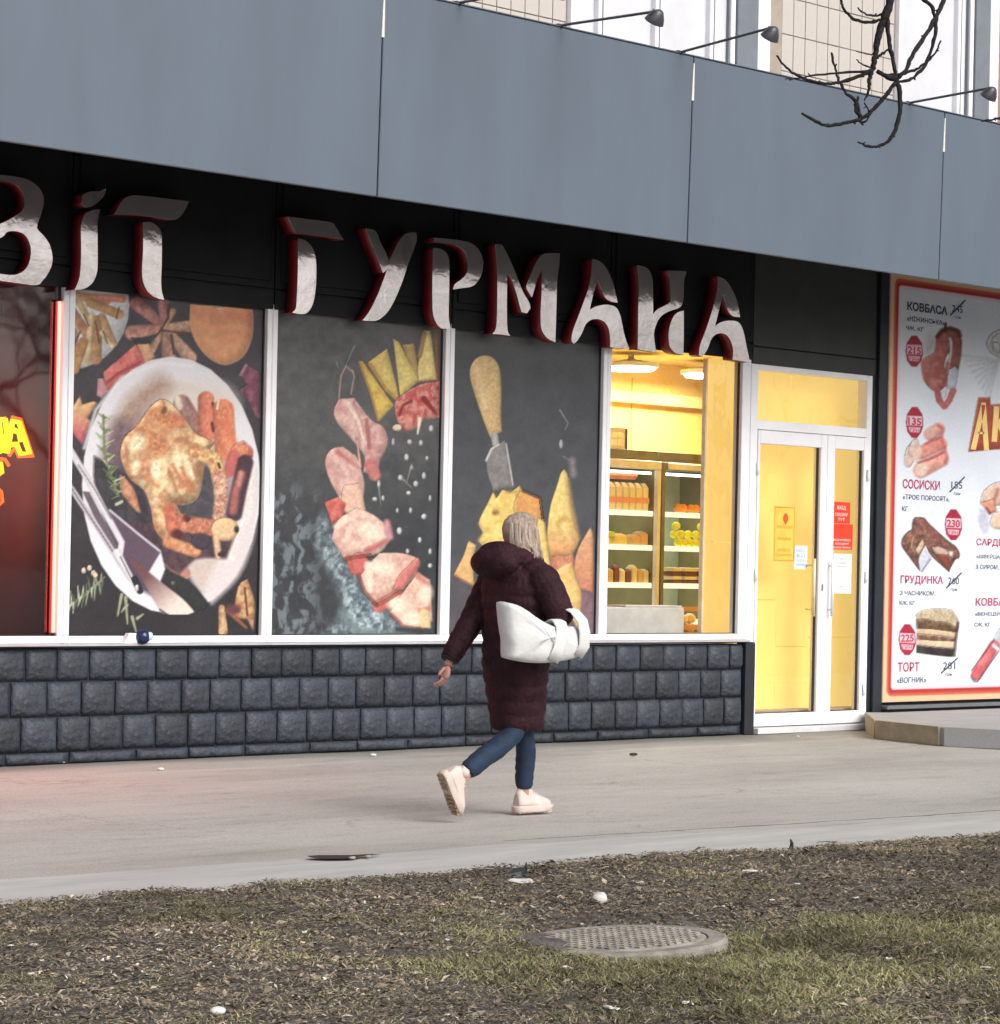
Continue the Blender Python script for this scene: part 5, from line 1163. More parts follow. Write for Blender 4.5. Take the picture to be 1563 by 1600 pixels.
t.px('«ШВЕЙЦАРСЬКІ»', 1526, 873, 1590, 8, .008); t.px('З СИРОМ,', 1525, 890, 1561, 8, .008); t.px('«ВЕНЕЦІЙСЬКА»', 1524, 963, 1588, 8, .008); t.px('С/К, КГ', 1523, 980, 1548, 7, .01)
for num, u, v, w_ in (('245', 1488, 487, 17), ('155', 1487, 763, 17), ('260', 1482, 913, 17), ('281', 1474, 1046, 19)):
    t.px(num, u, v, u + w_, 11, .006); t.px('грн', u + 4, v + 11, u + 14, 4.5, .004)
    a = on_y(u - 3, v + 6, LY); b_ = on_y(u + w_ + 4, v - 18, LY); t.bar(a.x, a.z, b_.x, b_.z, .016)
t.build(m_ink, bd)
t = Lettering(LY)
for (bx_, by_), num in zip(BADGES, ('215', '135', '230', '225')):
    t.px(num, bx_ - 10, by_ + 3.5, bx_ + 10.5, 12, .03); t.px('ГРН', bx_ - 7, by_ + 14.5, bx_ + 7, 5.5, .012)
t.build(m_inkw, bd)
t = Lettering(LY); t.px('А', 1517, 702, 1546, 75, .06, slant=.10); t.px('КЦІЯ', 1549, 700, 1645, 66, .06, slant=.08); t.build(mat('yellow_headline', C(236, 206, 128), .5), bd, 'headline')
t = Lettering(LY); t.px('ГР', 1551, 549, 1572, 16, .0); t.build(mat('grey_ink', C(150, 150, 156), .5), bd)

# ------------------------------------------------------------------ stickers on the door
def paper(name, xa, xb, z0, z1, y, m, label, lines=(), ink=None, cat='notice', extra=None):
    o = B(xa, xb, y - .0012, y, z0, z1).build(name, m, loc=((xa + xb) / 2, y, z0)); tag(o, label, cat)
    if lines:
        t = Lettering(y - .0018)
        for (tx, fx0, fx1, fz0, fz1) in lines: t.put(tx, xa + (xb - xa) * fx0, xa + (xb - xa) * fx1, z0 + (z1 - z0) * fz0, z0 + (z1 - z0) * fz1, .008)
        t.build(ink, o)
    if extra: extra(o)
    return o
m_redp = mat('red_sticker', C(226, 62, 38), .4); m_whp = mat('white_notice', (.78, .78, .76), .5); m_inkwh = mat('pale_ink', (.85, .75, .7), .5); m_inkg = mat('grey_print', (.28, .3, .34), .5)
SY = -.0125
paper('red_sticker', 18.515, 18.76, 1.815, 2.005, SY, m_redp, 'small red sticker at the top of the narrow door leaf glass', [('ВХІД', .25, .75, .62, .82), ('З МАСКАМИ', .15, .85, .34, .5), ('ТУТ', .3, .7, .12, .26)], m_inkwh, 'sticker')
def lamp_mark(o):
    c = (18.645, SY - .0018, 1.735); mb = MB()
    mb.bm.faces.new([mb.bm.verts.new((c[0] + math.sin(a) * .042 * (1 if math.cos(a) > -.3 else .6), c[1], c[2] + math.cos(a) * .055)) for a in np.linspace(0, 2 * math.pi, 14, endpoint=False)][::-1])
    mb.build('emblem', m_inkwh, o)
paper('red_sticker', 18.50, 18.80, 1.585, 1.812, SY - .0014, m_redp, 'larger red square sticker with a pale emblem on the narrow door leaf', [('ВІДЧИНЕНО', .1, .9, .32, .42), ('ЩОДНЯ', .2, .8, .18, .27), ('ЛАСКАВО ПРОСИМО', .1, .9, .05, .12)], m_inkwh, 'sticker', extra=lamp_mark)
paper('white_notice', 18.545, 18.795, 1.20, 1.55, SY, m_whp, 'tall white paper notice under the red stickers on the narrow leaf', [('УВАГА', .3, .7, .84, .9), ('ЗНИЖКИ', .3, .7, .74, .79), ('ПЕНСІОНЕРАМ', .2, .8, .66, .7), ('КАРТКА', .3, .7, .14, .19), ('ПОКУПЦЯ', .28, .72, .08, .12)], m_inkg)
paper('small_notice', 17.995, 18.175, 1.405, 1.61, -.0155, mat('blue_white_notice', (.66, .72, .78), .5), 'small bluish white notice beside the handle of the wide door leaf', [('РОБОТА', .15, .85, .72, .84), ('8-21', .2, .8, .5, .64), ('БЕЗ', .25, .75, .32, .42), ('ПЕРЕРВИ', .2, .8, .14, .24)], mat('blue_print', (.2, .3, .5), .5))
m_orange = mat('orange_print', C(206, 118, 40), .5); m_yelp = mat('yellow_notice', C(238, 190, 78), .5)
def torch_mark(o):
    mb = MB(); c = (17.87, -.0175, 1.835)
    mb.bm.faces.new([mb.bm.verts.new((c[0] + math.sin(a) * .036 * (1 if math.cos(a) > -.3 else .6), c[1], c[2] + math.cos(a) * .05)) for a in np.linspace(0, 2 * math.pi, 14, endpoint=False)][::-1])
    mb.build('emblem', mat('emblem_red', C(214, 82, 30), .5), o)
    fr_ = MB(); x0, x1, z0, z1 = 17.725, 17.99, 1.475, 1.935
    for q in ((x0, x1, z0, z0 + .006), (x0, x1, z1 - .006, z1), (x0, x0 + .006, z0 + .0061, z1 - .0061), (x1 - .006, x1, z0 + .0061, z1 - .0061)): fr_.box(q[0], q[1], -.018, -.0175, q[2], q[3])
    fr_.build('printed_border', m_orange, o)
paper('yellow_notice', 17.715, 18.0, 1.465, 1.945, -.0155, m_yelp, 'yellow notice with a red emblem on the wide door leaf glass', [('ЗАПРОШУЄМО', .12, .88, .60, .65), ('ПРОДАВЦЯ', .2, .8, .38, .44), ('НА РОБОТУ', .2, .8, .18, .24), ('ТЕЛЕФОНУЙТЕ', .15, .85, .10, .15)], m_orange, extra=torch_mark)

# ------------------------------------------------------------------ neon in the left window
def emis(name, c, s_):
    m = bpy.data.materials.new(name); m.use_nodes = True; p_ = m.node_tree.nodes['Principled BSDF']
    p_.inputs['Base Color'].default_value = (*[q * .5 for q in c], 1); p_.inputs['Emission Color'].default_value = (*c, 1); p_.inputs['Emission Strength'].default_value = s_; return m
m_neon_r = emis('red_neon', (1.0, .13, .10), 5.0); m_neon_y = emis('yellow_neon', (1.0, .80, .0), 2.6); m_neon_o = emis('orange_neon', (1.0, .13, .01), 2.6)
nt_ = empty('neon_tube', (10.31, -.02, .86), 'glowing red neon tube upright along the white mullion of the left window', 'neon tube')
MB().tube([(10.318, -.028, .87), (10.318, -.028, 3.07)], .0125, 10).build('tube', m_neon_r, nt_)
cp = MB(); 
for z_ in (.866, 3.078): cp.tube([(10.318, -.028, z_ - .008), (10.318, -.028, z_ + .008)], .016, 10)
cp.build('end_cap', m_blackdk, nt_)
bk = MB(); bk.box(10.300, 10.336, -.013, -.003, .87, 3.07); bk.build('red_backing', mat('red_backing', (.45, .02, .02), .4), nt_)
ns = empty('neon_sign', (9.9, .09, 1.9), 'bright yellow and red neon lettering hanging in the dark left window', 'neon sign')
def neon_text(txt, u0, v0, u1, cap, y, slant):
    p0 = on_y(u0, v0, y); p1 = on_y(u0, v0 - cap, y); q = on_y(u1, v0, y)
    return p0.x, q.x, p0.z, p1.z
def tubes(paths, y, r, m, name, par):
    mb = MB()
    for pa in paths: mb.tube([tuple(on_y(u, v, y)) for u, v in pa], r, 8)
    return mb.build(name, m, par)
# double stroke letters: yellow tubes over an orange red halo board
A_out = [(-2, 703), (2, 703), (14, 657), (22, 653), (32, 658), (37, 668), (47, 709), (30, 709), (26, 697), (14, 697), (10, 707)]
tubes([[(11, 708), (17, 672), (20, 658), (30, 660), (38, 684), (46, 708), (32, 709), (26, 694), (15, 695)], [(22, 672), (30, 676), (33, 690)], [(5, 707), (11, 676), (8, 655), (2, 656)], [(-14, 706), (-8, 672), (-2, 655), (2, 690), (-2, 708)]], .07, .019, m_neon_y, 'yellow_letter', ns)
tubes([[(12, 704), (16, 664), (20, 652), (32, 655), (41, 684), (51, 713), (29, 713), (23, 700), (14, 712)], [(6, 652), (12, 662), (7, 690)]], .10, .014, m_neon_o, 'red_outline', ns)
tubes([[(-6, 726), (1, 724), (3, 738), (-4, 742)]], .07, .017, m_neon_y, 'yellow_letter', ns)
tubes([[(-8, 760), (2, 768), (4, 784), (-6, 792)], [(-6, 716), (8, 718), (14, 728)]], .09, .012, m_neon_o, 'red_outline', ns)
hw = MB(); hw.tube([tuple(on_y(25, 652, .085)), tuple(on_y(25, 480, .085))], .0015, 4); hw.tube([tuple(on_y(4, 652, .085)), tuple(on_y(5, 470, .085))], .0015, 4)
hw.build('hanging_wire', m_blackdk, ns)
# red glow of the neon on the dim room wall
nl = bpy.data.lights.new('neon_light', 'AREA'); no = bpy.data.objects.new('neon_light', nl); COL.objects.link(no); nl.shape = 'RECTANGLE'; nl.size = .5; nl.size_y = .6; nl.energy = 30; nl.color = (1, .12, .08)
no.location = (9.75, .13, 1.9); no.rotation_euler = (math.radians(90), 0, 0)
nl = bpy.data.lights.new('neon_street_light', 'AREA'); no = bpy.data.objects.new('neon_street_light', nl); COL.objects.link(no); nl.shape = 'RECTANGLE'; nl.size = .8; nl.size_y = .5; nl.energy = 22; nl.color = (1, .16, .10)
no.location = (9.5, -.06, 1.75); no.rotation_euler = (math.radians(-68), 0, 0)

# ------------------------------------------------------------------ floodlights on arms above the fascia
m_lampd = mat('lamp_dark_metal', (.05, .053, .062), .35); m_lampg = mat('lamp_glass', (.5, .52, .55), .15)
def flood(x, L_, dz, label):
    o = empty('flood_lamp', (x, -1.75, 5.117), label, 'flood lamp', 'flood lamps on arms above the fascia')
    y1, z1 = -1.75 - L_, 5.117 + dz
    a = MB(); a.tube([(x, -1.745, 5.107), (x, -1.78, 5.132), (x, y1 + .05, z1 - .002), (x, y1, z1)], .010, 8); a.build('arm', m_lampd, o)
    MB().box(x - .04, x + .04, -1.775, -1.72, 5.1295, 5.139, .002).build('bracket', m_lampd, o)
    h = MB(); cc = Vector((x, y1 + .005, z1 - .035)); ax = Vector((0, .62, -.78)).normalized(); s1 = ax.cross(Vector((1, 0, 0))).normalized(); s2 = Vector((1, 0, 0))
    prof = [(-.045, .012), (-.038, .024), (-.018, .036), (.012, .052), (.045, .062), (.048, .062)]
    h.rings([[tuple(cc + ax * d + (s1 * math.cos(t) * 1.0 + s2 * math.sin(t) * .9) * r for t in [0])[0] if False else tuple(cc + ax * d + s1 * (math.cos(t) * r) + s2 * (math.sin(t) * r * 1.25)) for t in np.linspace(0, 2 * math.pi, 16, endpoint=False)] for d, r in prof])
    hd = h.build('head', m_lampd, o)
    g_ = MB(); g_.rings([[tuple(cc + ax * d + s1 * (math.cos(t) * r) + s2 * (math.sin(t) * r * 1.25)) for t in np.linspace(0, 2 * math.pi, 16, endpoint=False)] for d, r in [(.0485, .055), (.052, .044)]]); g_.build('lens', m_lampg, hd)
    y_ = MB(); y_.tube([(x - .06, y1 + .015, z1 - .04), (x - .045, y1, z1), (x + .045, y1, z1), (x + .06, y1 + .015, z1 - .04)], .006, 6); y_.build('yoke', m_lampd, o)
    return o
flood(on_y(716, 10, -1.75).x, .95, .012, 'flood lamp head hanging before the cream tiles, left of the others')
flood(on_y(875, 43, -1.75).x, .92, -.005, 'flood lamp on the thin black arm before the white upstairs window')
flood(on_y(1062, 85, -1.75).x, .88, .08, 'flood lamp on the arm before the grey pier and brown reveal')
flood(on_y(1420, 152, -1.75).x, .80, .045, 'flood lamp behind the bare branch at the right edge')

# ------------------------------------------------------------------ small dome camera on the sill
scx = 10.95
o = empty('security_camera', (scx, -.07, .80), 'small dark blue ball camera on a white bracket under the chicken poster', 'camera')
b_ = MB(); b_.rings([[(scx - .10, -.104, .80), (scx + .005, -.104, .80), (scx + .005, -.054, .80), (scx - .10, -.054, .80)], [(scx - .06, -.10, .87), (scx + .0, -.10, .87), (scx, -.056, .87), (scx - .06, -.056, .87)]], smooth=False)
b_.build('bracket', m_white, o)
MB().ball((scx + .045, -.11, .846), .052, 16, 10).build('ball', mat('navy_plastic', (.012, .022, .075), .15), o)
MB().ball((scx + .078, -.145, .85), (.026, .018, .03), 12, 8).build('lens', mat('lens_glass', (.45, .55, .75), .05), o)
# ================================================================== INSIDE THE SHOP
FY = 1.60
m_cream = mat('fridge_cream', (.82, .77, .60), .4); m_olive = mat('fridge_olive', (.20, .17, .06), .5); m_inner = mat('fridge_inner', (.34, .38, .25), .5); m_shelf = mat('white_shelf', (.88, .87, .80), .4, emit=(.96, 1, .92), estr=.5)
m_fglass = glass_mat('fridge_glass', boost=.6)
def fridge(xa, xb, frame_m, label, top_m, divider):
    o = empty('display_fridge', ((xa + xb) / 2, FY + .3, .18), label, 'display fridge', 'tall glass fronted fridges along the shop wall')
    c = MB(); c.box(xa, xa + .04, FY + .03, FY + .75, .18, 2.36); c.box(xb - .04, xb, FY + .03, FY + .75, .18, 2.36); c.box(xa + .0405, xb - .0405, FY + .70, FY + .75, .18, 2.36); c.box(xa, xb, FY + .02, FY + .75, 2.361, 2.45, .004); c.box(xa + .0405, xb - .0405, FY + .03, FY + .699, .18, .3)
    cab = c.build('cabinet', top_m, o)
    B(xa + .041, xb - .041, FY + .68, FY + .699, .301, 2.359).build('back_panel', m_inner, o)
    f_ = MB(); f_.box(xa, xa + .045, FY - .02, FY + .029, .3, 2.28, .004); f_.box(xb - .045, xb, FY - .02, FY + .029, .3, 2.28, .004); f_.box(xa, xb, FY - .025, FY + .029, 2.282, 2.358, .006)
    if divider: f_.box((xa + xb) / 2 - .02, (xa + xb) / 2 + .02, FY - .02, FY + .029, .3, 2.279, .004)
    fr = f_.build('door_frame', frame_m, o)
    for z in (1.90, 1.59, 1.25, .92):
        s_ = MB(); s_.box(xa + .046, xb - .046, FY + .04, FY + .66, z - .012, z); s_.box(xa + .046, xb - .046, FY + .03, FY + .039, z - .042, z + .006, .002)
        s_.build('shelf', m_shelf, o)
    lt = MB(); lt.tube([(xa + .06, FY + .06, 2.25), (xb - .06, FY + .06, 2.25)], .012, 8); lt.build('light_strip', mat('fridge_light', (.9, .9, .8), .5, emit=(.93, 1, .88), estr=3), o)
    return o
fridge(17.0, 18.03, m_cream, 'cream framed fridge with packets beside the darker fridge', m_olive, False)
fridge(18.045, 19.10, m_olive, 'dark framed fridge with oranges and lemons beside the yellow wall', m_olive, False)
B(18.10, 18.95, FY - .045, FY - .026, 2.29, 2.35, .008).build('fridge_badge', m_cream, bpy.data.objects['display_fridge.001'])
def good(name, mb, m, label, cat, group, loc):
    return tag(mb.build(name, m, loc=loc), label, cat, group)
m_or = mat('orange_peel', (.92, .36, .015), .45, var=.1, scale=40, bump=.1); m_le = mat('lemon_peel', (.86, .86, .03), .4, var=.08); 
def put_fruit(nm, x, y, z, r, m, label, cat, group, sq=1.0):
    good(nm, MB().ball((x, y, z + r), (r * 1.08, r, r * sq), 14, 9), m, label, cat, group, (x, y, z))
for k in range(6): put_fruit('orange', 18.36 + k * .088, FY + .07 + .02 * (k % 2), 1.902, .043, m_or, 'ripe orange in the row on the top shelf of the dark fridge', 'orange', 'oranges in a row on the fridge shelf')
k = 0
for x, dy, dz in ((18.36, 0, 0), (18.36, .05, .075), (18.35, .02, .15), (18.44, .0, 0), (18.43, .03, .075), (18.52, .0, 0), (18.60, .0, 0), (18.68, .0, 0), (18.76, 0, 0), (18.64, .03, .075), (18.72, .03, .075), (18.80, .03, .075), (18.70, .02, .15), (18.78, .02, .15), (18.55, .05, .075)):
    put_fruit('lemon', x, FY + .06 + dy, 1.592 + dz, .04, m_le, 'bright yellow lemon in the heap on the fridge shelf under the oranges', 'lemon', 'lemons heaped on the fridge shelf', .98)
m_pk1 = mat('cream_packet', (.88, .74, .40), .35, var=.1); m_pk2 = mat('pink_label', (.85, .36, .18), .4); m_pk3 = mat('tan_packet', (.72, .44, .16), .4); m_pk4 = mat('brown_packet', (.20, .07, .03), .4); m_pk5 = mat('yellow_cheese_packet', (.88, .66, .14), .4); m_pk6 = mat('lime_packet', (.62, .66, .06), .4)
def packet(x, z, w, h, d, m, label, group, cat='packet', band=None, y=FY + .06, nm='food_packet'):
    mb = MB(); mb.box(x - w / 2, x + w / 2, y, y + d, z, z + h * .86, min(w, h, d) * .12)
    mb.rings([[(x - w * .42, y + d * .1, z + h * .861), (x + w * .42, y + d * .1, z + h * .861), (x + w * .42, y + d * .9, z + h * .861), (x - w * .42, y + d * .9, z + h * .861)], [(x - w * .3, y + d * .42, z + h), (x + w * .3, y + d * .42, z + h), (x + w * .3, y + d * .58, z + h), (x - w * .3, y + d * .58, z + h)]], smooth=False)
    o = mb.build(nm, m, loc=(x, y, z)); tag(o, label, cat, group)
    if band: B(x - w * .5 - .001, x + w * .5 + .001, y - .003, y - .0005, z + h * band[0], z + h * band[1]).build('label', m_pk2, o)
    return o
for k in range(8): packet(17.30 + k * .088, 1.902, .082, .255, .09, m_pk1, 'cream carton with a pinkish band in the row on the top fridge shelf', 'cream cartons in a row on the top shelf', 'carton', (.28, .48))
o = MB(); o.box(17.36, 17.85, FY + .08, FY + .2, 2.185, 2.265, .03)
tag(o.build('sausage_tray', mat('salmon_tray', (.78, .30, .16), .4, var=.3, scale=20), loc=(17.6, FY + .1, 2.18)), 'long salmon pink tray on top of the cream cartons', 'tray')
for k, (x, w, h, m) in enumerate(((17.40, .13, .07, m_pk5), (17.44, .16, .05, m_pk6), (17.60, .17, .105, m_pk5), (17.80, .12, .10, m_pk3), (17.91, .11, .13, m_pk3))):
    z = 1.592 if k != 1 else 1.665
    packet(x, z, w, h, .12, m, ('low yellow cheese pack under the lime pack', 'flat lime green pack lying on the yellow one', 'large square pale cheese pack on the second shelf', 'low tan pack left of the tallest tan pack', 'tallest tan pack at the right end of the second shelf')[k], None)
for k in range(9):
    m = (m_pk3, m_pk1, m_pk3, m_pk4, m_pk1, m_pk4, m_pk1, m_pk3, m_pk1)[k]
    packet(17.32 + k * .078, 1.252, .07, .13 + .035 * ((k * 7) % 3 == 0), .09, m, 'small ' + ('brown' if m is m_pk4 else 'tan' if m is m_pk3 else 'cream') + ' packet on the third shelf of the cream fridge', 'small packets on the third fridge shelf of %s colour' % ('brown' if m is m_pk4 else 'tan' if m is m_pk3 else 'cream'))
k = 0
for x, w in ((18.36, .12), (18.55, .16), (18.75, .18)):
    for j in range(4):
        m = (m_pk4, m_pk1, m_pk4, m_pk1)[j]
        packet(x, 1.252 + j * .038, w, .037, .14, m, ('dark' if m is m_pk4 else 'pale') + ' flat tray in the stacks on the third shelf of the dark fridge', 'flat %s trays stacked in the dark fridge' % ('dark' if m is m_pk4 else 'pale'), 'tray', nm='food_tray')
# things in front of the fridges
bx_ = MB(); bx_.box(15.95, 17.02, .36, .62, .182, 1.06, .012); bx_.box(16.30, 17.0, .375, .60, 1.0605, 1.075, .004)
tag(bx_.build('white_counter', mat('white_counter', (.50, .485, .45), .45), loc=(16.5, .5, .18)), 'plain white counter block just inside the clear window', 'counter')
cr0 = (18.52, .98)
co = empty('wooden_crate', (17.64, .72, .60), 'orange brown crate of pale rolls standing right of the white counter', 'crate')
mcr = mat('crate_wood', (.55, .27, .08), .7); mb = MB(); x0, x1, y0, y1 = 17.33, 17.95, .72, 1.02
for z0, z1 in ((1.02, 1.055), (.86, .90)):
    mb2 = MB(); mb2.box(x0, x1, y0, y0 + .015, z0, z1); mb2.build('slat', mcr, co); mb2 = MB(); mb2.box(x0, x1, y1 - .015, y1, z0, z1); mb2.build('slat', mcr, co)
for x_ in (x0, x1 - .015): B(x_, x_ + .015, y0 + .016, y1 - .016, .80, 1.055).build('side_board', mcr, co)
B(x0 + .016, x1 - .016, y0 + .016, y1 - .016, .80, .82).build('bottom_board', mcr, co); B(x0, x1, y0, y0 + .015, .78, .84).build('slat', mcr, co)
B(x0 - .02, x1 + .02, y0 - .02, y1 + .02, .19, .775, .01).build('stand', mat('dark_stand', (.12, .05, .02), .6), co)
m_roll = mat('bread_roll', (.86, .68, .36), .6, var=.2, scale=20)
for k, (x, y, z) in enumerate(((17.42, .80, .821), (17.55, .79, .821), (17.68, .80, .821), (17.50, .82, .90), (17.60, .82, .91), (17.80, .80, .83))):
    good('bread_roll', MB().ball((x, y, z + .045), (.06, .055, .046), 12, 8), m_roll, 'round pale bread roll lying in the crate', 'bread roll', 'bread rolls in the crate', (x, y, z))
# plastic crate on top of the fridge
pc = empty('plastic_crate', (17.40, FY + .2, 2.452), 'cream slotted plastic crate standing on top of the cream fridge', 'crate')
mpc = mat('crate_plastic', (.92, .80, .52), .5); x0, x1, y0, y1, z0, z1 = 17.14, 17.60, FY + .04, FY + .40, 2.452, 2.64
fw = MB(); fw.box(x0, x1, y0, y0 + .012, z1 - .04, z1); fw.box(x0, x1, y0, y0 + .012, z0, z0 + .03)
for k in range(6): fw.box(x0 + k * .0895, x0 + k * .0895 + .0125, y0 + .0005, y0 + .0115, z0 + .0305, z1 - .0405)
fw.box(x0 + .0005, x1 - .0005, y0 + .001, y0 + .011, (z0 + z1) / 2 - .012, (z0 + z1) / 2 + .008); fw.build('front_wall', mpc, pc)
B(x0, x0 + .012, y0 + .0125, y1, z0, z1).build('side_wall', mpc, pc); B(x1 - .012, x1, y0 + .0125, y1, z0, z1).build('side_wall', mpc, pc); B(x0 + .0125, x1 - .0125, y1 - .012, y1, z0, z1).build('back_wall', mpc, pc)
tag(B(17.615, 17.66, FY + .06, FY + .3, 2.452, 2.64, .003).build('dark_box', mat('dark_red_box', (.10, .025, .015), .5), loc=(17.64, FY + .1, 2.452)), 'narrow dark box standing beside the cream plastic crate', 'box')
tag(B(17.36, 17.40, FY + .30, FY + .36, 2.642, 2.93, .003).build('dark_pole', mat('dark_red_pole', (.09, .03, .015), .5), loc=(17.38, FY + .3, 2.64)), 'thin dark upright strip behind the cream plastic crate', 'strip')

# ================================================================== TREES
m_bark = mat('dark_wet_bark', (.009, .0075, .009), .85, var=.3, scale=30, bump=.5, bscale=80)
tz = lambda x, y, d=9.0: tuple(at_depth(1160 + x * .2578, y * .2578, d))
tr = empty('bare_tree', tuple(CAM + RT * 3.3 + FW * 8.2)[:2] + (0,), 'bare dark tree whose twigs hang in at the upper right', 'tree')
TX, TY = WORLD[tr].x, WORLD[tr].y
MB().tube([(TX, TY, -.1), (TX, TY, .25), (TX + .03, TY, 1.5), (TX - .02, TY + .03, 3.2), (TX + .05, TY, 5.2), (TX, TY, 7.5)], [.24, .17, .15, .13, .09, .03], 12).build('trunk', m_bark, tr)
e0 = Vector(tz(905, -10)); e1 = Vector(tz(1225, -10, 9.2))
k = lambda *p: [Vector(q) for q in p]
def crom(P, i, t):
    p0, p1, p2, p3 = P[max(i - 1, 0)], P[i], P[i + 1], P[min(i + 2, len(P) - 1)]; m1, m2 = (p2 - p0) * .5, (p3 - p1) * .5
    if i == 0: m1 = p2 - p1
    return p1 * (2 * t ** 3 - 3 * t ** 2 + 1) + m1 * (t ** 3 - 2 * t * t + t) + p2 * (-2 * t ** 3 + 3 * t * t) + m2 * (t ** 3 - t * t)
def limb(pts, r, name='branch', sub=5, jit=.004):
    P = [Vector(p_) for p_ in pts]; out, rr = [], []
    for i in range(len(P) - 1):
        for s_ in range(sub):
            t = s_ / sub; q = crom(P, i, t) + Vector((mnoise.noise(P[i] * 9 + Vector((t * 5, 0, 0))), mnoise.noise(P[i] * 7 + Vector((0, t * 5, 3))), mnoise.noise(P[i] * 8 + Vector((4, 0, t * 5))))) * jit
            out.append(q); f_ = (i + t) / (len(P) - 1); a = r[0] + (r[1] - r[0]) * f_; rr.append(a * .86 * (1 + .30 * mnoise.noise(q * 60)))
    out.append(P[-1]); rr.append(r[1] * .7)
    mb = MB().tube(out, rr, 7)
    for k_ in range(4, len(out) - 1, 7):
        if rr[k_] > .02: continue
        q = out[k_]; d = Vector((mnoise.noise(q * 31), mnoise.noise(q * 37 + Vector((5, 0, 0))), mnoise.noise(q * 41 + Vector((0, 9, 0))))).normalized()
        mb.tube([q, q + d * .007, q + d * .012], [rr[k_] * .9, rr[k_] * .75, .0015], 5)
    return mb.build(name, m_bark, tr)
limb([(TX, TY, 3.4), (TX - .5, TY + .3, 4.4), e0 + Vector((.35, 0, .75)), e0], (.06, .017))
limb([(TX, TY, 4.0), (TX - .2, TY + .35, 4.9), e1 + Vector((.2, 0, .6)), e1], (.05, .0105))
limb([tz(905, -10), tz(870, 90), tz(835, 180), tz(815, 280), tz(805, 350), tz(790, 420)], (.017, .0105))
limb([tz(790, 420), tz(772, 480), tz(768, 550), tz(740, 610)], (.010, .003))
limb([tz(880, 100), tz(885, 200), tz(900, 300), tz(925, 420), tz(935, 480)], (.009, .008))
limb([tz(1225, -10, 9.2), tz(1180, 90, 9.15), tz(1120, 200, 9.1), tz(1040, 320, 9.05), tz(985, 430), tz(940, 480)], (.0095, .008))
limb([tz(1180, 90, 9.15), tz(1168, 220, 9.1), tz(1130, 350, 9.1), tz(1080, 430, 9.05), tz(1010, 485), tz(950, 495)], (.0075, .006))
limb([tz(1205, 245), tz(1170, 320), tz(1110, 380), tz(1040, 425), tz(950, 450), tz(860, 460)], (.0035, .007))
limb([tz(820, 430), tz(880, 465), tz(935, 480)], (.008, .012))
limb([tz(935, 480), tz(955, 560), tz(955, 680), tz(930, 780), tz(890, 850), tz(830, 885), tz(760, 885), tz(700, 858)], (.011, .004))
limb([tz(930, 500), tz(870, 580), tz(800, 660), tz(730, 715), tz(640, 740), tz(520, 760), tz(430, 725), tz(360, 685)], (.009, .0055))
limb([tz(730, 715), tz(690, 670), tz(690, 620), tz(620, 550), tz(580, 470), tz(560, 400), tz(540, 318)], (.008, .0045))
limb([tz(790, 425), tz(700, 465), tz(600, 495), tz(520, 505), tz(420, 490), tz(330, 455), tz(270, 410), tz(208, 335)], (.0085, .004))
limb([tz(800, 430), tz(600, 440), tz(440, 455), tz(340, 475), tz(260, 480)], (.006, .002))
limb([tz(840, 120), tz(780, 135), tz(700, 125), tz(640, 85), tz(605, 30), tz(598, -20)], (.007, .005))
limb([tz(870, 85), tz(790, 95), tz(740, 80), tz(700, 45)], (.005, .003))
limb([tz(895, 295), tz(850, 325), tz(815, 350)], (.004, .006)); limb([tz(805, 410), tz(750, 400), tz(690, 360)], (.004, .0025)); limb([tz(1165, 100, 9.15), tz(1150, 40, 9.15), tz(1090, -10, 9.1)], (.007, .008))
limb([tz(810, 320), tz(770, 330), tz(690, 310)], (.003, .0015)); limb([tz(705, 580), tz(690, 660), tz(735, 740), tz(770, 690), tz(740, 620)], (.005, .003)); limb([tz(700, 620), tz(715, 730), tz(735, 755)], (.006, .004))
limb([(TX, TY, 3.0), (TX - .3, TY, 3.5), tz(1760, 640, 8.8)], (.028, .009)); limb([tz(1760, 640, 8.8), tz(1660, 690, 8.8), tz(1560, 715, 8.8), tz(1450, 735, 8.8)], (.009, .003))
limb([(TX, TY, 4.6), (TX + .9, TY - .3, 5.6), (TX + 1.6, TY - .5, 6.9)], (.06, .012)); limb([(TX, TY, 5.2), (TX - .8, TY + .6, 6.3), (TX - 1.2, TY + .9, 7.4)], (.05, .01))

# bare trees across the street, mirrored in the glass and in the letters: one far mass
wood = MB(); r2 = random.Random(11)
def grow(p, d, L_, r, lev):
    pts = [p]
    for i in range(3): d = (d + Vector((r2.uniform(-.18, .18), r2.uniform(-.18, .18), r2.uniform(-.05, .12)))).normalized(); pts.append(pts[-1] + d * L_ / 3)
    wood.tube(pts, [r, r * .85, r * .7, r * .55], 6 if lev < 2 else 4, cap=False)
    if lev >= 5: return
    for i in range(r2.choice([2, 3, 3])):
        a = r2.uniform(0, 6.28); tilt = r2.uniform(.35, .85); s1 = d.orthogonal().normalized(); s2 = d.cross(s1)
        nd = (d * math.cos(tilt) + (s1 * math.cos(a) + s2 * math.sin(a)) * math.sin(tilt)).normalized()
        grow(pts[r2.choice([2, 3, 3])], nd, L_ * r2.uniform(.6, .78), r * .52, lev + 1)
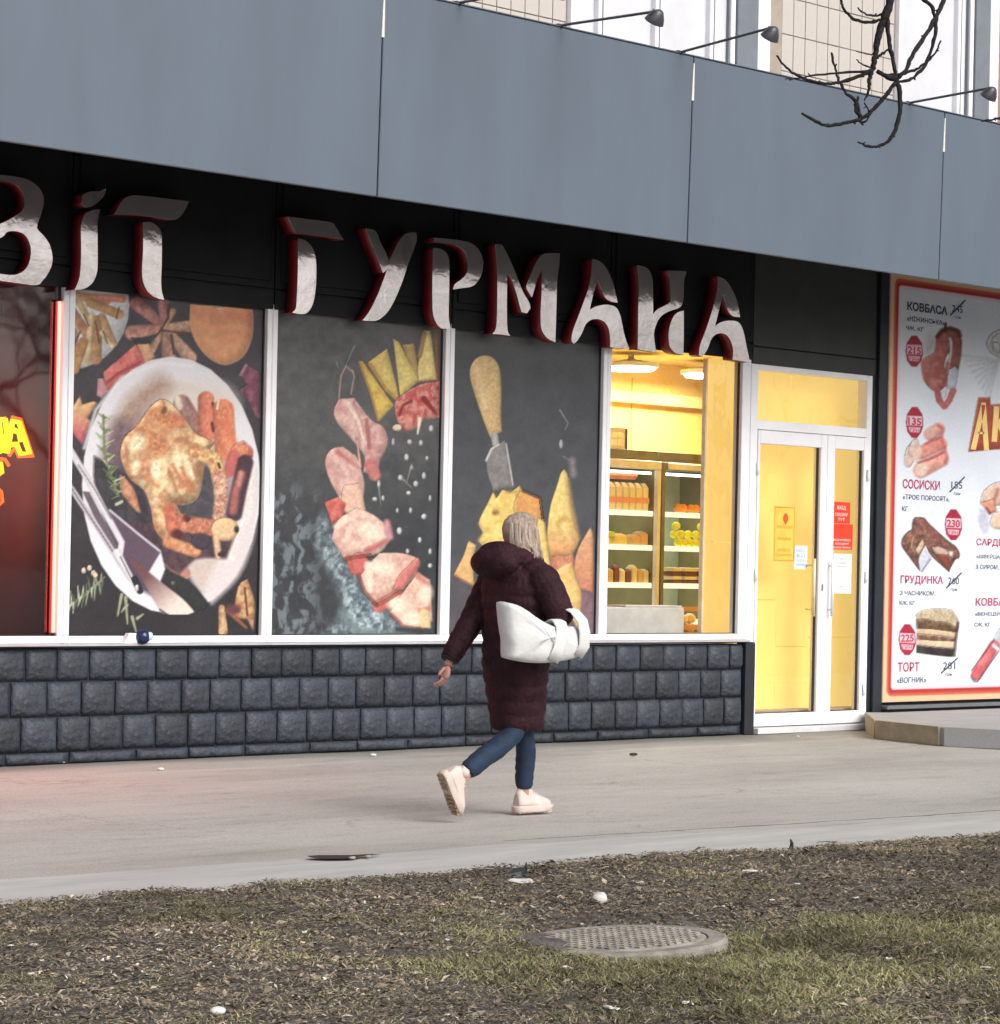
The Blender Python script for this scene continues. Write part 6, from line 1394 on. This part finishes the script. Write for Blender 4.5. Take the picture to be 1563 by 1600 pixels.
for x, y, h in ((28, -30, 11), (33, -32, 12), (38.5, -29, 10), (45, -33, 13), (52, -30, 11), (22, -31, 12), (31, -40, 14), (42, -42, 14), (24.5, -38, 13)):
    wood.tube([(x, y, -.1), (x + .05, y, h * .14), (x, y + .04, h * .27)], [.28, .2, .17], 10)
    grow(Vector((x, y, h * .265)), Vector((0, 0, 1)), h * .24, .16, 0); grow(Vector((x, y, h * .25)), Vector((.6, .3, .7)).normalized(), h * .2, .11, 1); grow(Vector((x, y, h * .25)), Vector((-.6, -.3, .7)).normalized(), h * .2, .11, 1)
tag(wood.build('street_trees', m_bark), 'far mass of bare trees across the street, seen mirrored in the glass', 'trees', kind='stuff')

# ================================================================== PERSON
PO = Vector((10.36, -4.36, 0))
per = empty('person', PO, 'blonde woman seen from behind in a long dark puffer coat and jeans, striding past', 'person')
def skin_mesh(chains, name, sub=2):
    """chains: lists of (x, y, z, r); points given twice are shared joints"""
    bm = bmesh.new(); sk = bm.verts.layers.skin.verify(); idx = {}
    first = True
    for ch in chains:
        prev = None
        for q in ch:
            key = tuple(round(c, 4) for c in q[:3])
            if key not in idx:
                v = bm.verts.new(q[:3]); r = q[3] if isinstance(q[3], tuple) else (q[3], q[3]); v[sk].radius = r; v[sk].use_root = first; first = False; idx[key] = v
            v = idx[key]
            if prev is not None and prev is not v:
                try: bm.edges.new((prev, v))
                except ValueError: pass
            prev = v
    me = bpy.data.meshes.new(name); bm.to_mesh(me); bm.free()
    o = bpy.data.objects.new(name, me); COL.objects.link(o)
    m_ = o.modifiers.new('Skin', 'SKIN'); m_.use_smooth_shade = True
    s_ = o.modifiers.new('Sub', 'SUBSURF'); s_.levels = sub; s_.render_levels = sub
    out = eval_mesh(o, name); return out
def place(me, m, name, parent=per):
    me.transform(Matrix.Translation(PO)); return link(name, me, m, parent)
m_skin = mat('skin', (.50, .24, .20), .5, var=.06)
# body: pelvis is the root
pel = (0, 0, .90, .11)
body = skin_mesh([
 [pel, (.0, 0, 1.06, .105), (.01, 0, 1.25, .125), (.02, 0, 1.385, .06), (.035, 0, 1.44, .05), (.05, 0, 1.53, .082), (.05, 0, 1.60, .072)],
 [pel, (.02, .085, .84, .06), (.140, .058, .468, .034), (.172, .085, .12, .030), (.19, .085, .06, .034), (.29, .085, .035, .03)],
 [pel, (-.01, -.085, .84, .06), (-.045, -.056, .462, .034), (-.43, -.085, .262, .030), (-.52, -.085, .17, .034), (-.50, -.085, .05, .03)],
 [(.01, 0, 1.25, .125), (.01, .16, 1.345, .055), (-.10, .235, 1.09, .040), (-.235, .262, .865, .026), (-.262, .268, .815, .022)],
 [(.01, 0, 1.25, .125), (.01, -.16, 1.345, .055), (.03, -.30, 1.12, .040), (.19, -.16, 1.15, .027), (.235, -.125, 1.155, .022)]], 'body')
bm = bmesh.new(); bm.from_mesh(body)
# sculpt the face on the front of the head (the side turned away)
for v in bm.verts:
    p_ = v.co
    if p_.z > 1.46 and p_.x > .05:
        def bump(cx, cy, cz, r, a): 
            d = (Vector((cx, cy, cz)) - p_).length; return a * math.exp(-(d / r) ** 2)
        f_ = bump(.13, 0, 1.545, .018, .022) + bump(.12, 0, 1.485, .022, .010) + bump(.125, 0, 1.512, .016, .006) - bump(.12, .03, 1.565, .014, .008) - bump(.12, -.03, 1.565, .014, .008) + bump(.12, 0, 1.59, .03, .004)
        p_.x += f_
def hand(palm, dirv, side, up, curl, L_=.088):
    """palm point, finger direction, across-palm direction; five unequal fingers, thumb off the side"""
    d = Vector(dirv).normalized(); s_ = Vector(side).normalized(); n_ = d.cross(s_).normalized() * up; P = Vector(palm)
    out = [[(*(P), (.026, .016)), (*(P + d * .045), (.034, .015)), (*(P + d * .085), (.032, .013))]]
    fin = []
    for k, (off, ln) in enumerate(((-.027, .068), (-.009, .076), (.009, .071), (.026, .056))):
        b0 = P + d * .078 + s_ * off; q = [(*b0, .0085)]; dd = d.copy()
        for j, seg in enumerate((.42, .32, .26)):
            dd = (dd * math.cos(curl[j]) + n_ * math.sin(curl[j])).normalized(); b0 = b0 + dd * ln * seg; q.append((*b0, .0078 - .0009 * j))
        fin.append([q])
    t0 = P + d * .02 - s_ * .024; td = (d * .85 - s_ * .35 + n_ * .45).normalized()
    fin.append([[(*t0, .0105), (*(t0 + td * .032), .0095), (*(t0 + td * .032 + (td + d * .5).normalized() * .028), .008)]])
    ms = [skin_mesh(out, 'palm')] + [skin_mesh(f_, 'finger') for f_ in fin]
    for m_ in ms: bm.from_mesh(m_); bpy.data.meshes.remove(m_)
hand((-.258, .268, .822), (-.30, -.05, -1), (.9, .45, -.3), -1, (.5, .7, .5))
hand((.225, -.135, 1.153), (.75, .65, .05), (0, .2, 1), 1, (.5, .8, .6))
# ears
for s_ in (-1, 1):
    g_ = bmesh.ops.create_uvsphere(bm, u_segments=8, v_segments=6, radius=1, matrix=Matrix.Translation((.045, s_ * .083, 1.55)) @ Matrix.Diagonal((.018, .008, .03, 1)))
body2 = bpy.data.meshes.new('body'); bm.to_mesh(body2); bm.free()
for p_ in body2.polygons: p_.use_smooth = True
bo = place(body2, m_skin, 'body')
m_eye = mat('eye', (.6, .6, .6), .2)
for s_ in (-1, 1):
    place(MB().ball((.118, s_ * .03, 1.565), .011, 10, 8).mesh('eye'), m_eye, 'eye')
place(MB().ball((.128, 0, 1.508), (.006, .020, .006), 10, 6).mesh('mouth'), mat('lips', (.45, .15, .14), .5), 'mouth')

# jeans
m_jean = mat('blue_denim', (.0045, .021, .052), .75, var=.35, scale=14, bump=.25, bscale=260)
jl = skin_mesh([[(0, 0, .90, .10), (.02, .07, .80, .08), (.070, .062, .60, .066), (.140, .058, .465, .060), (.172, .072, .33, .060), (.172, .085, .20, .055), (.176, .085, .125, .052)],
                [(0, 0, .90, .10), (-.01, -.07, .80, .075), (-.0, -.058, .60, .062), (-.045, -.056, .462, .058), (-.19, -.068, .385, .062), (-.34, -.085, .325, .061), (-.445, -.085, .258, .054)]], 'jeans')
bm = bmesh.new(); bm.from_mesh(jl)
for v in bm.verts:
    p_ = v.co; fold = mnoise.noise(Vector((p_.x * 10 + p_.z * 22, p_.y * 14, p_.z * 30))) * .006
    v.co += v.normal * fold
bm.to_mesh(jl); bm.free(); jo = place(jl, m_jean, 'jeans')

# shoes
m_shoe = mat('blush_leather', (.58, .49, .45), .6, var=.1, scale=14, bump=.1); m_sole = mat('pale_sole', (.56, .46, .42), .7, var=.08); m_sole2 = mat('worn_tread', (.33, .24, .15), .9, var=.3, scale=60)
def shoe(mtx, tread):
    mtx = mtx @ Matrix.Diagonal((.9, .92, .92, 1))
    up_ = MB(); rings_ = []
    for x, w, h, z0 in ((-.075, .030, .085, .03), (-.055, .040, .115, .03), (-.02, .042, .125, .03), (.03, .041, .115, .03), (.075, .043, .085, .03), (.12, .047, .065, .03), (.165, .044, .052, .03), (.195, .028, .036, .03)):
        rings_.append([(x, w * math.cos(t) * (1 if math.sin(t) < .2 else .88), z0 + h * max(0, .02 + .98 * (math.sin(t) + .25) / 1.25)) for t in np.linspace(-.25, math.pi + .25, 13)])
    up_.rings(rings_)
    up_.tube([(-.045, 0, .14), (.0, 0, .15), (.02, 0, .148)], [.024, .037, .024], 10)
    me = up_.mesh('shoe'); me.transform(mtx); sh = place(me, m_shoe, 'shoe')
    so = MB(); outl = [(-.09, .022), (-.07, .042), (-.02, .044), (.04, .043), (.10, .050), (.16, .047), (.20, .030), (.212, 0)]
    poly = outl + [(x, -y) for x, y in outl[-2::-1]]
    lv = []
    for z, k_ in ((.0, .95), (.006, 1.0), (.032, 1.03), (.040, .98)):
        lv.append([(x * k_ + (.002 if x > .05 else 0), y * k_, z + (.014 * max(0, (x - .12) / .09) ** 1.5 if z < .03 else .004 * max(0, (x - .12) / .09))) for x, y in poly])
    so.rings(lv); me = so.mesh('sole'); me.transform(mtx); s2 = place(me, m_sole, 'sole', sh)
    tr_ = MB()
    for x in np.arange(-.075, .19, .028):
        if .02 < x < .05: continue
        hw_ = .037 if x < .1 else .040 if x < .15 else .030
        tr_.box(x, x + .018, -hw_, hw_, -.004, .0015 + (.014 * max(0, (x - .12) / .09) ** 1.5))
    me = tr_.mesh('tread'); me.transform(mtx); place(me, tread, 'tread', sh)
    la = MB()
    for k_ in range(4): la.tube([(.045 + k_ * .022, -.028, .118 - k_ * .011), (.048 + k_ * .022, 0, .138 - k_ * .014), (.045 + k_ * .022, .028, .118 - k_ * .011)], .0045, 5)
    me = la.mesh('laces'); me.transform(mtx); place(me, m_shoe, 'laces', sh)
shoe(Matrix.Translation((.185, .085, .008)) @ Matrix.Rotation(math.radians(-4), 4, 'Z'), m_sole)
# pushed off rear foot: toe on the ground, sole turned back
ax_ = Vector((.46, 0, -.89)).normalized()   # heel -> toe
up_v = Vector((.89, 0, .46)).normalized()
rm = Matrix((ax_, up_v.cross(ax_), up_v)).transposed().to_4x4(); rm.translation = Vector((-.595, -.09, .197))
shoe(rm @ Matrix.Rotation(math.radians(8), 4, 'X'), m_sole2)

# coat: torso, hood and sleeves grown together
m_coat = mat('burgundy_puffer', (.015, .0034, .0062), .72, scale=16, col2=(.036, .010, .017), bump=.5, bscale=45, spec=.22)
cm = MB(); NR = 30; R_ = []
prof = [(.472, .145, .122, .028), (.49, .152, .130, .028), (.60, .156, .150, .020), (.72, .156, .178, .010), (.84, .158, .198, .004), (.96, .158, .20, .002), (1.08, .158, .205, .0), (1.20, .158, .215, .0), (1.29, .150, .215, .004), (1.36, .125, .185, .01), (1.42, .088, .115, .02), (1.45, .07, .075, .03)]
zs = np.arange(.472, 1.451, .0145)
for z in zs:
    bx__, ay, cx = (np.interp(z, [q[0] for q in prof], [q[i] for q in prof]) for i in (1, 2, 3))
    pf = 1 + .075 * (abs(math.sin(math.pi * (z - .472) / .082)) ** .6 - .6) * (1 if z < 1.36 else .3)
    ring = []
    for k_ in range(NR):
        t = 2 * math.pi * k_ / NR; wv = 1 + .028 * mnoise.noise(Vector((math.cos(t) * 2.2, math.sin(t) * 2.2, z * 5.5)))
        sq = .92
        c_, s_ = math.cos(t), math.sin(t)
        ring.append((cx + bx__ * pf * wv * math.copysign(abs(c_) ** sq, c_), ay * pf * wv * math.copysign(abs(s_) ** sq, s_), z + .006 * mnoise.noise(Vector((math.cos(t) * 3, math.sin(t) * 3, z * 12)))))
    R_.append(ring)
cm.rings(R_)
def sleeve(pts):
    P = [Vector(q[:3]) for q in pts]; out, rr = [], []
    tot = 0
    for i in range(len(P) - 1):
        n_ = max(2, int((P[i + 1] - P[i]).length / .014))
        for s_ in range(n_):
            t = s_ / n_; q = P[i].lerp(P[i + 1], t); r = pts[i][3] + (pts[i + 1][3] - pts[i][3]) * t; L_ = tot + (P[i + 1] - P[i]).length * t
            out.append(q); rr.append(r * (1 + .09 * (abs(math.sin(math.pi * L_ / .075)) ** .6 - .6)))
        tot += (P[i + 1] - P[i]).length
    out.append(P[-1]); rr.append(pts[-1][3]); cm.tube(out, rr, 14)
sleeve([(0, .10, 1.35, .085), (.0, .185, 1.29, .088), (-.05, .225, 1.17, .078), (-.105, .245, 1.06, .070), (-.18, .258, .95, .064), (-.245, .266, .855, .056)])
sleeve([(0, -.10, 1.35, .085), (.01, -.20, 1.295, .090), (.02, -.26, 1.21, .084), (.035, -.30, 1.12, .078), (.11, -.235, 1.135, .068), (.19, -.165, 1.148, .056)])
# hood lying on the shoulders
for (x, y, z), r in (((-.135, .035, 1.39), (.10, .17, .092)), ((-.105, .035, 1.45), (.085, .14, .06)), ((-.05, .105, 1.425), (.085, .055, .06)), ((-.05, -.085, 1.42), (.085, .05, .055)), ((.07, .07, 1.40), (.06, .04, .05)), ((.07, -.07, 1.40), (.06, .04, .05))):
    cm.ball((x, y, z), r, 18, 12)
raw = cm.build('coat_raw', m_coat)
rm_ = raw.modifiers.new('Remesh', 'REMESH'); rm_.mode = 'VOXEL'; rm_.voxel_size = .008; rm_.use_smooth_shade = True
sm_ = raw.modifiers.new('Smooth', 'SMOOTH'); sm_.factor = .5; sm_.iterations = 1
cme = eval_mesh(raw, 'coat'); cme.materials.clear()
for p_ in cme.polygons: p_.use_smooth = True
coat = place(cme, m_coat, 'coat')
cuf = MB(); cuf.tube([(-.238, .2655, .868), (-.250, .267, .845)], [.050, .046], 14); place(cuf.mesh('cuff'), mat('rib_cuff', (.008, .006, .008), .8), 'cuff', coat)

# hair: smooth cap, pulled forward over the right shoulder
m_hair = mat('ash_blonde_hair', (.20, .14, .10), .5, scale=9, col2=(.52, .43, .345), bump=.5, bscale=60, stretch=(7, 7, .7))
hb = MB(); rings_ = []
for z, rx, ry, cx, cy in ((1.40, .040, .042, .0, -.02), (1.44, .055, .055, .0, -.016), (1.48, .076, .070, .006, -.010), (1.53, .098, .086, .012, -.004), (1.58, .108, .092, .016, -.002), (1.62, .098, .084, .020, 0), (1.65, .074, .064, .024, 0), (1.668, .038, .034, .028, 0), (1.674, .01, .01, .03, 0)):
    r_ = []
    for k_ in range(36):
        t = 2 * math.pi * k_ / 36; c_, s_ = math.cos(t), math.sin(t)
        fx = rx * (1 if c_ < .25 else max(.35, 1 - (c_ - .25) * 1.0 * (1 if z < 1.61 else .0)))
        w_ = 1 + .06 * mnoise.noise(Vector((c_ * 7, s_ * 7, z * 2.5)))
        r_.append((cx + fx * c_ * w_, cy + ry * s_ * w_, z))
    rings_.append(r_)
hb.rings(rings_)
r3 = random.Random(9)
for k_ in range(46):
    a = r3.uniform(-2.9, -.7); x0 = .016 + .100 * math.cos(a); y0 = .09 * math.sin(a)
    e_ = Vector((.03 + r3.uniform(-.05, .04), -.105 + r3.uniform(-.03, .03), 1.415 + r3.uniform(-.035, .03)))
    p0 = Vector((x0, y0, 1.57 + r3.uniform(-.03, .04))); p1 = Vector((x0 * 1.05, y0 * 1.12 - .004, 1.49)); p2 = p1.lerp(e_, .6) + Vector((0, -.01, .0))
    hb.tube([p0, p1, p2, e_], [.009, .011, .009, .002], 6)
hair = place(hb.mesh('hair'), m_hair, 'hair')

# ------------------------------------------------------------------ shoulder bag, held under the right arm
m_bag = mat('white_padded_fabric', (.60, .61, .60), .8, var=.05, scale=6, bump=.5, bscale=11, spec=.2)
bg_o = empty('shoulder_bag', PO + Vector((-.12, -.33, .85)), 'soft white padded tote bag clamped under the woman\'s right arm', 'bag')
BS = Vector((-.06, .0, .0))
def bag_mesh():
    # cushion shaped body between outlines given in (forward, height)
    out_l = [(-.395, 1.185), (-.30, 1.165), (-.18, 1.105), (-.06, 1.06), (.03, 1.05), (.13, 1.055), (.185, 1.00), (.205, .93), (.15, .885), (.0, .862), (-.15, .858), (-.28, .872), (-.345, .885), (-.352, .95), (-.372, 1.06)]
    sp = smooth_poly(out_l, 4, 60); cx = sum(p[0] for p in sp) / len(sp); cz = sum(p[1] for p in sp) / len(sp)
    mb = MB(); rg = []
    for k_, yy in ((.90, -.075), (.97, -.058), (1.0, -.03), (1.0, .0), (.98, .03), (.92, .05)):
        rg.append([(cx + (x - cx) * k_, -.335 + yy - .012 * mnoise.noise(Vector((x * 9, z * 9, 1))) , cz + (z - cz) * k_) for x, z in sp])
    mb.rings(rg, cap=False)
    # domed, creased faces
    for side, ring_y in ((-1, -.075), (1, .05)):
        rr_ = []
        for k_ in (.90, .7, .45, .2, .02):
            b_ = (1 - (k_ / .90) ** 2) * .030
            rr_.append([(cx + (x - cx) * k_, -.335 + ring_y + side * b_ * (1 if k_ < .9 else 0) - .016 * side * mnoise.noise(Vector((x * 7 + 3, z * 9, k_ * 2))) * (1 if k_ < .9 else 0) - (.012 * mnoise.noise(Vector((x * 9, z * 9, 1))) if k_ == .90 else 0), cz + (z - cz) * k_) for x, z in sp])
        mb.rings(rr_ if side > 0 else rr_, cap=False)
    bmesh.ops.remove_doubles(mb.bm, verts=mb.bm.verts, dist=.0008)
    return mb.mesh('bag_body')
me = bag_mesh(); me.transform(Matrix.Translation(PO + BS))
for p_ in me.polygons: p_.use_smooth = True
bag_body = link('bag_body', me, m_bag, bg_o)
def strap(pts, w, th, name):
    mb = MB(); P = [Vector(p) for p in pts]; rg = []
    for i, p in enumerate(P):
        t = (P[min(i + 1, len(P) - 1)] - P[max(0, i - 1)]).normalized(); a = Vector((1, 0, .0)); a = (a - t * a.dot(t)).normalized(); b2 = t.cross(a)
        rg.append([tuple(p + a * (w * math.copysign(abs(math.cos(q)) ** .7, math.cos(q))) + b2 * (th * math.sin(q))) for q in np.linspace(0, 2 * math.pi, 14, endpoint=False)])
    mb.rings(rg); me = mb.mesh(name); me.transform(Matrix.Translation(PO + BS)); return link(name, me, m_bag, bg_o)
strap([(-.075, -.425, .87), (-.05, -.442, .93), (-.025, -.440, 1.0), (-.012, -.428, 1.045), (.0, -.39, 1.082), (.02, -.34, 1.085), (.04, -.28, 1.07), (.05, -.24, 1.03)], .045, .009, 'strap')
strap([(.125, -.415, .895), (.150, -.438, .95), (.150, -.440, 1.02), (.140, -.43, 1.085), (.125, -.385, 1.135), (.11, -.33, 1.155), (.10, -.28, 1.13), (.10, -.24, 1.08)], .042, .009, 'strap')
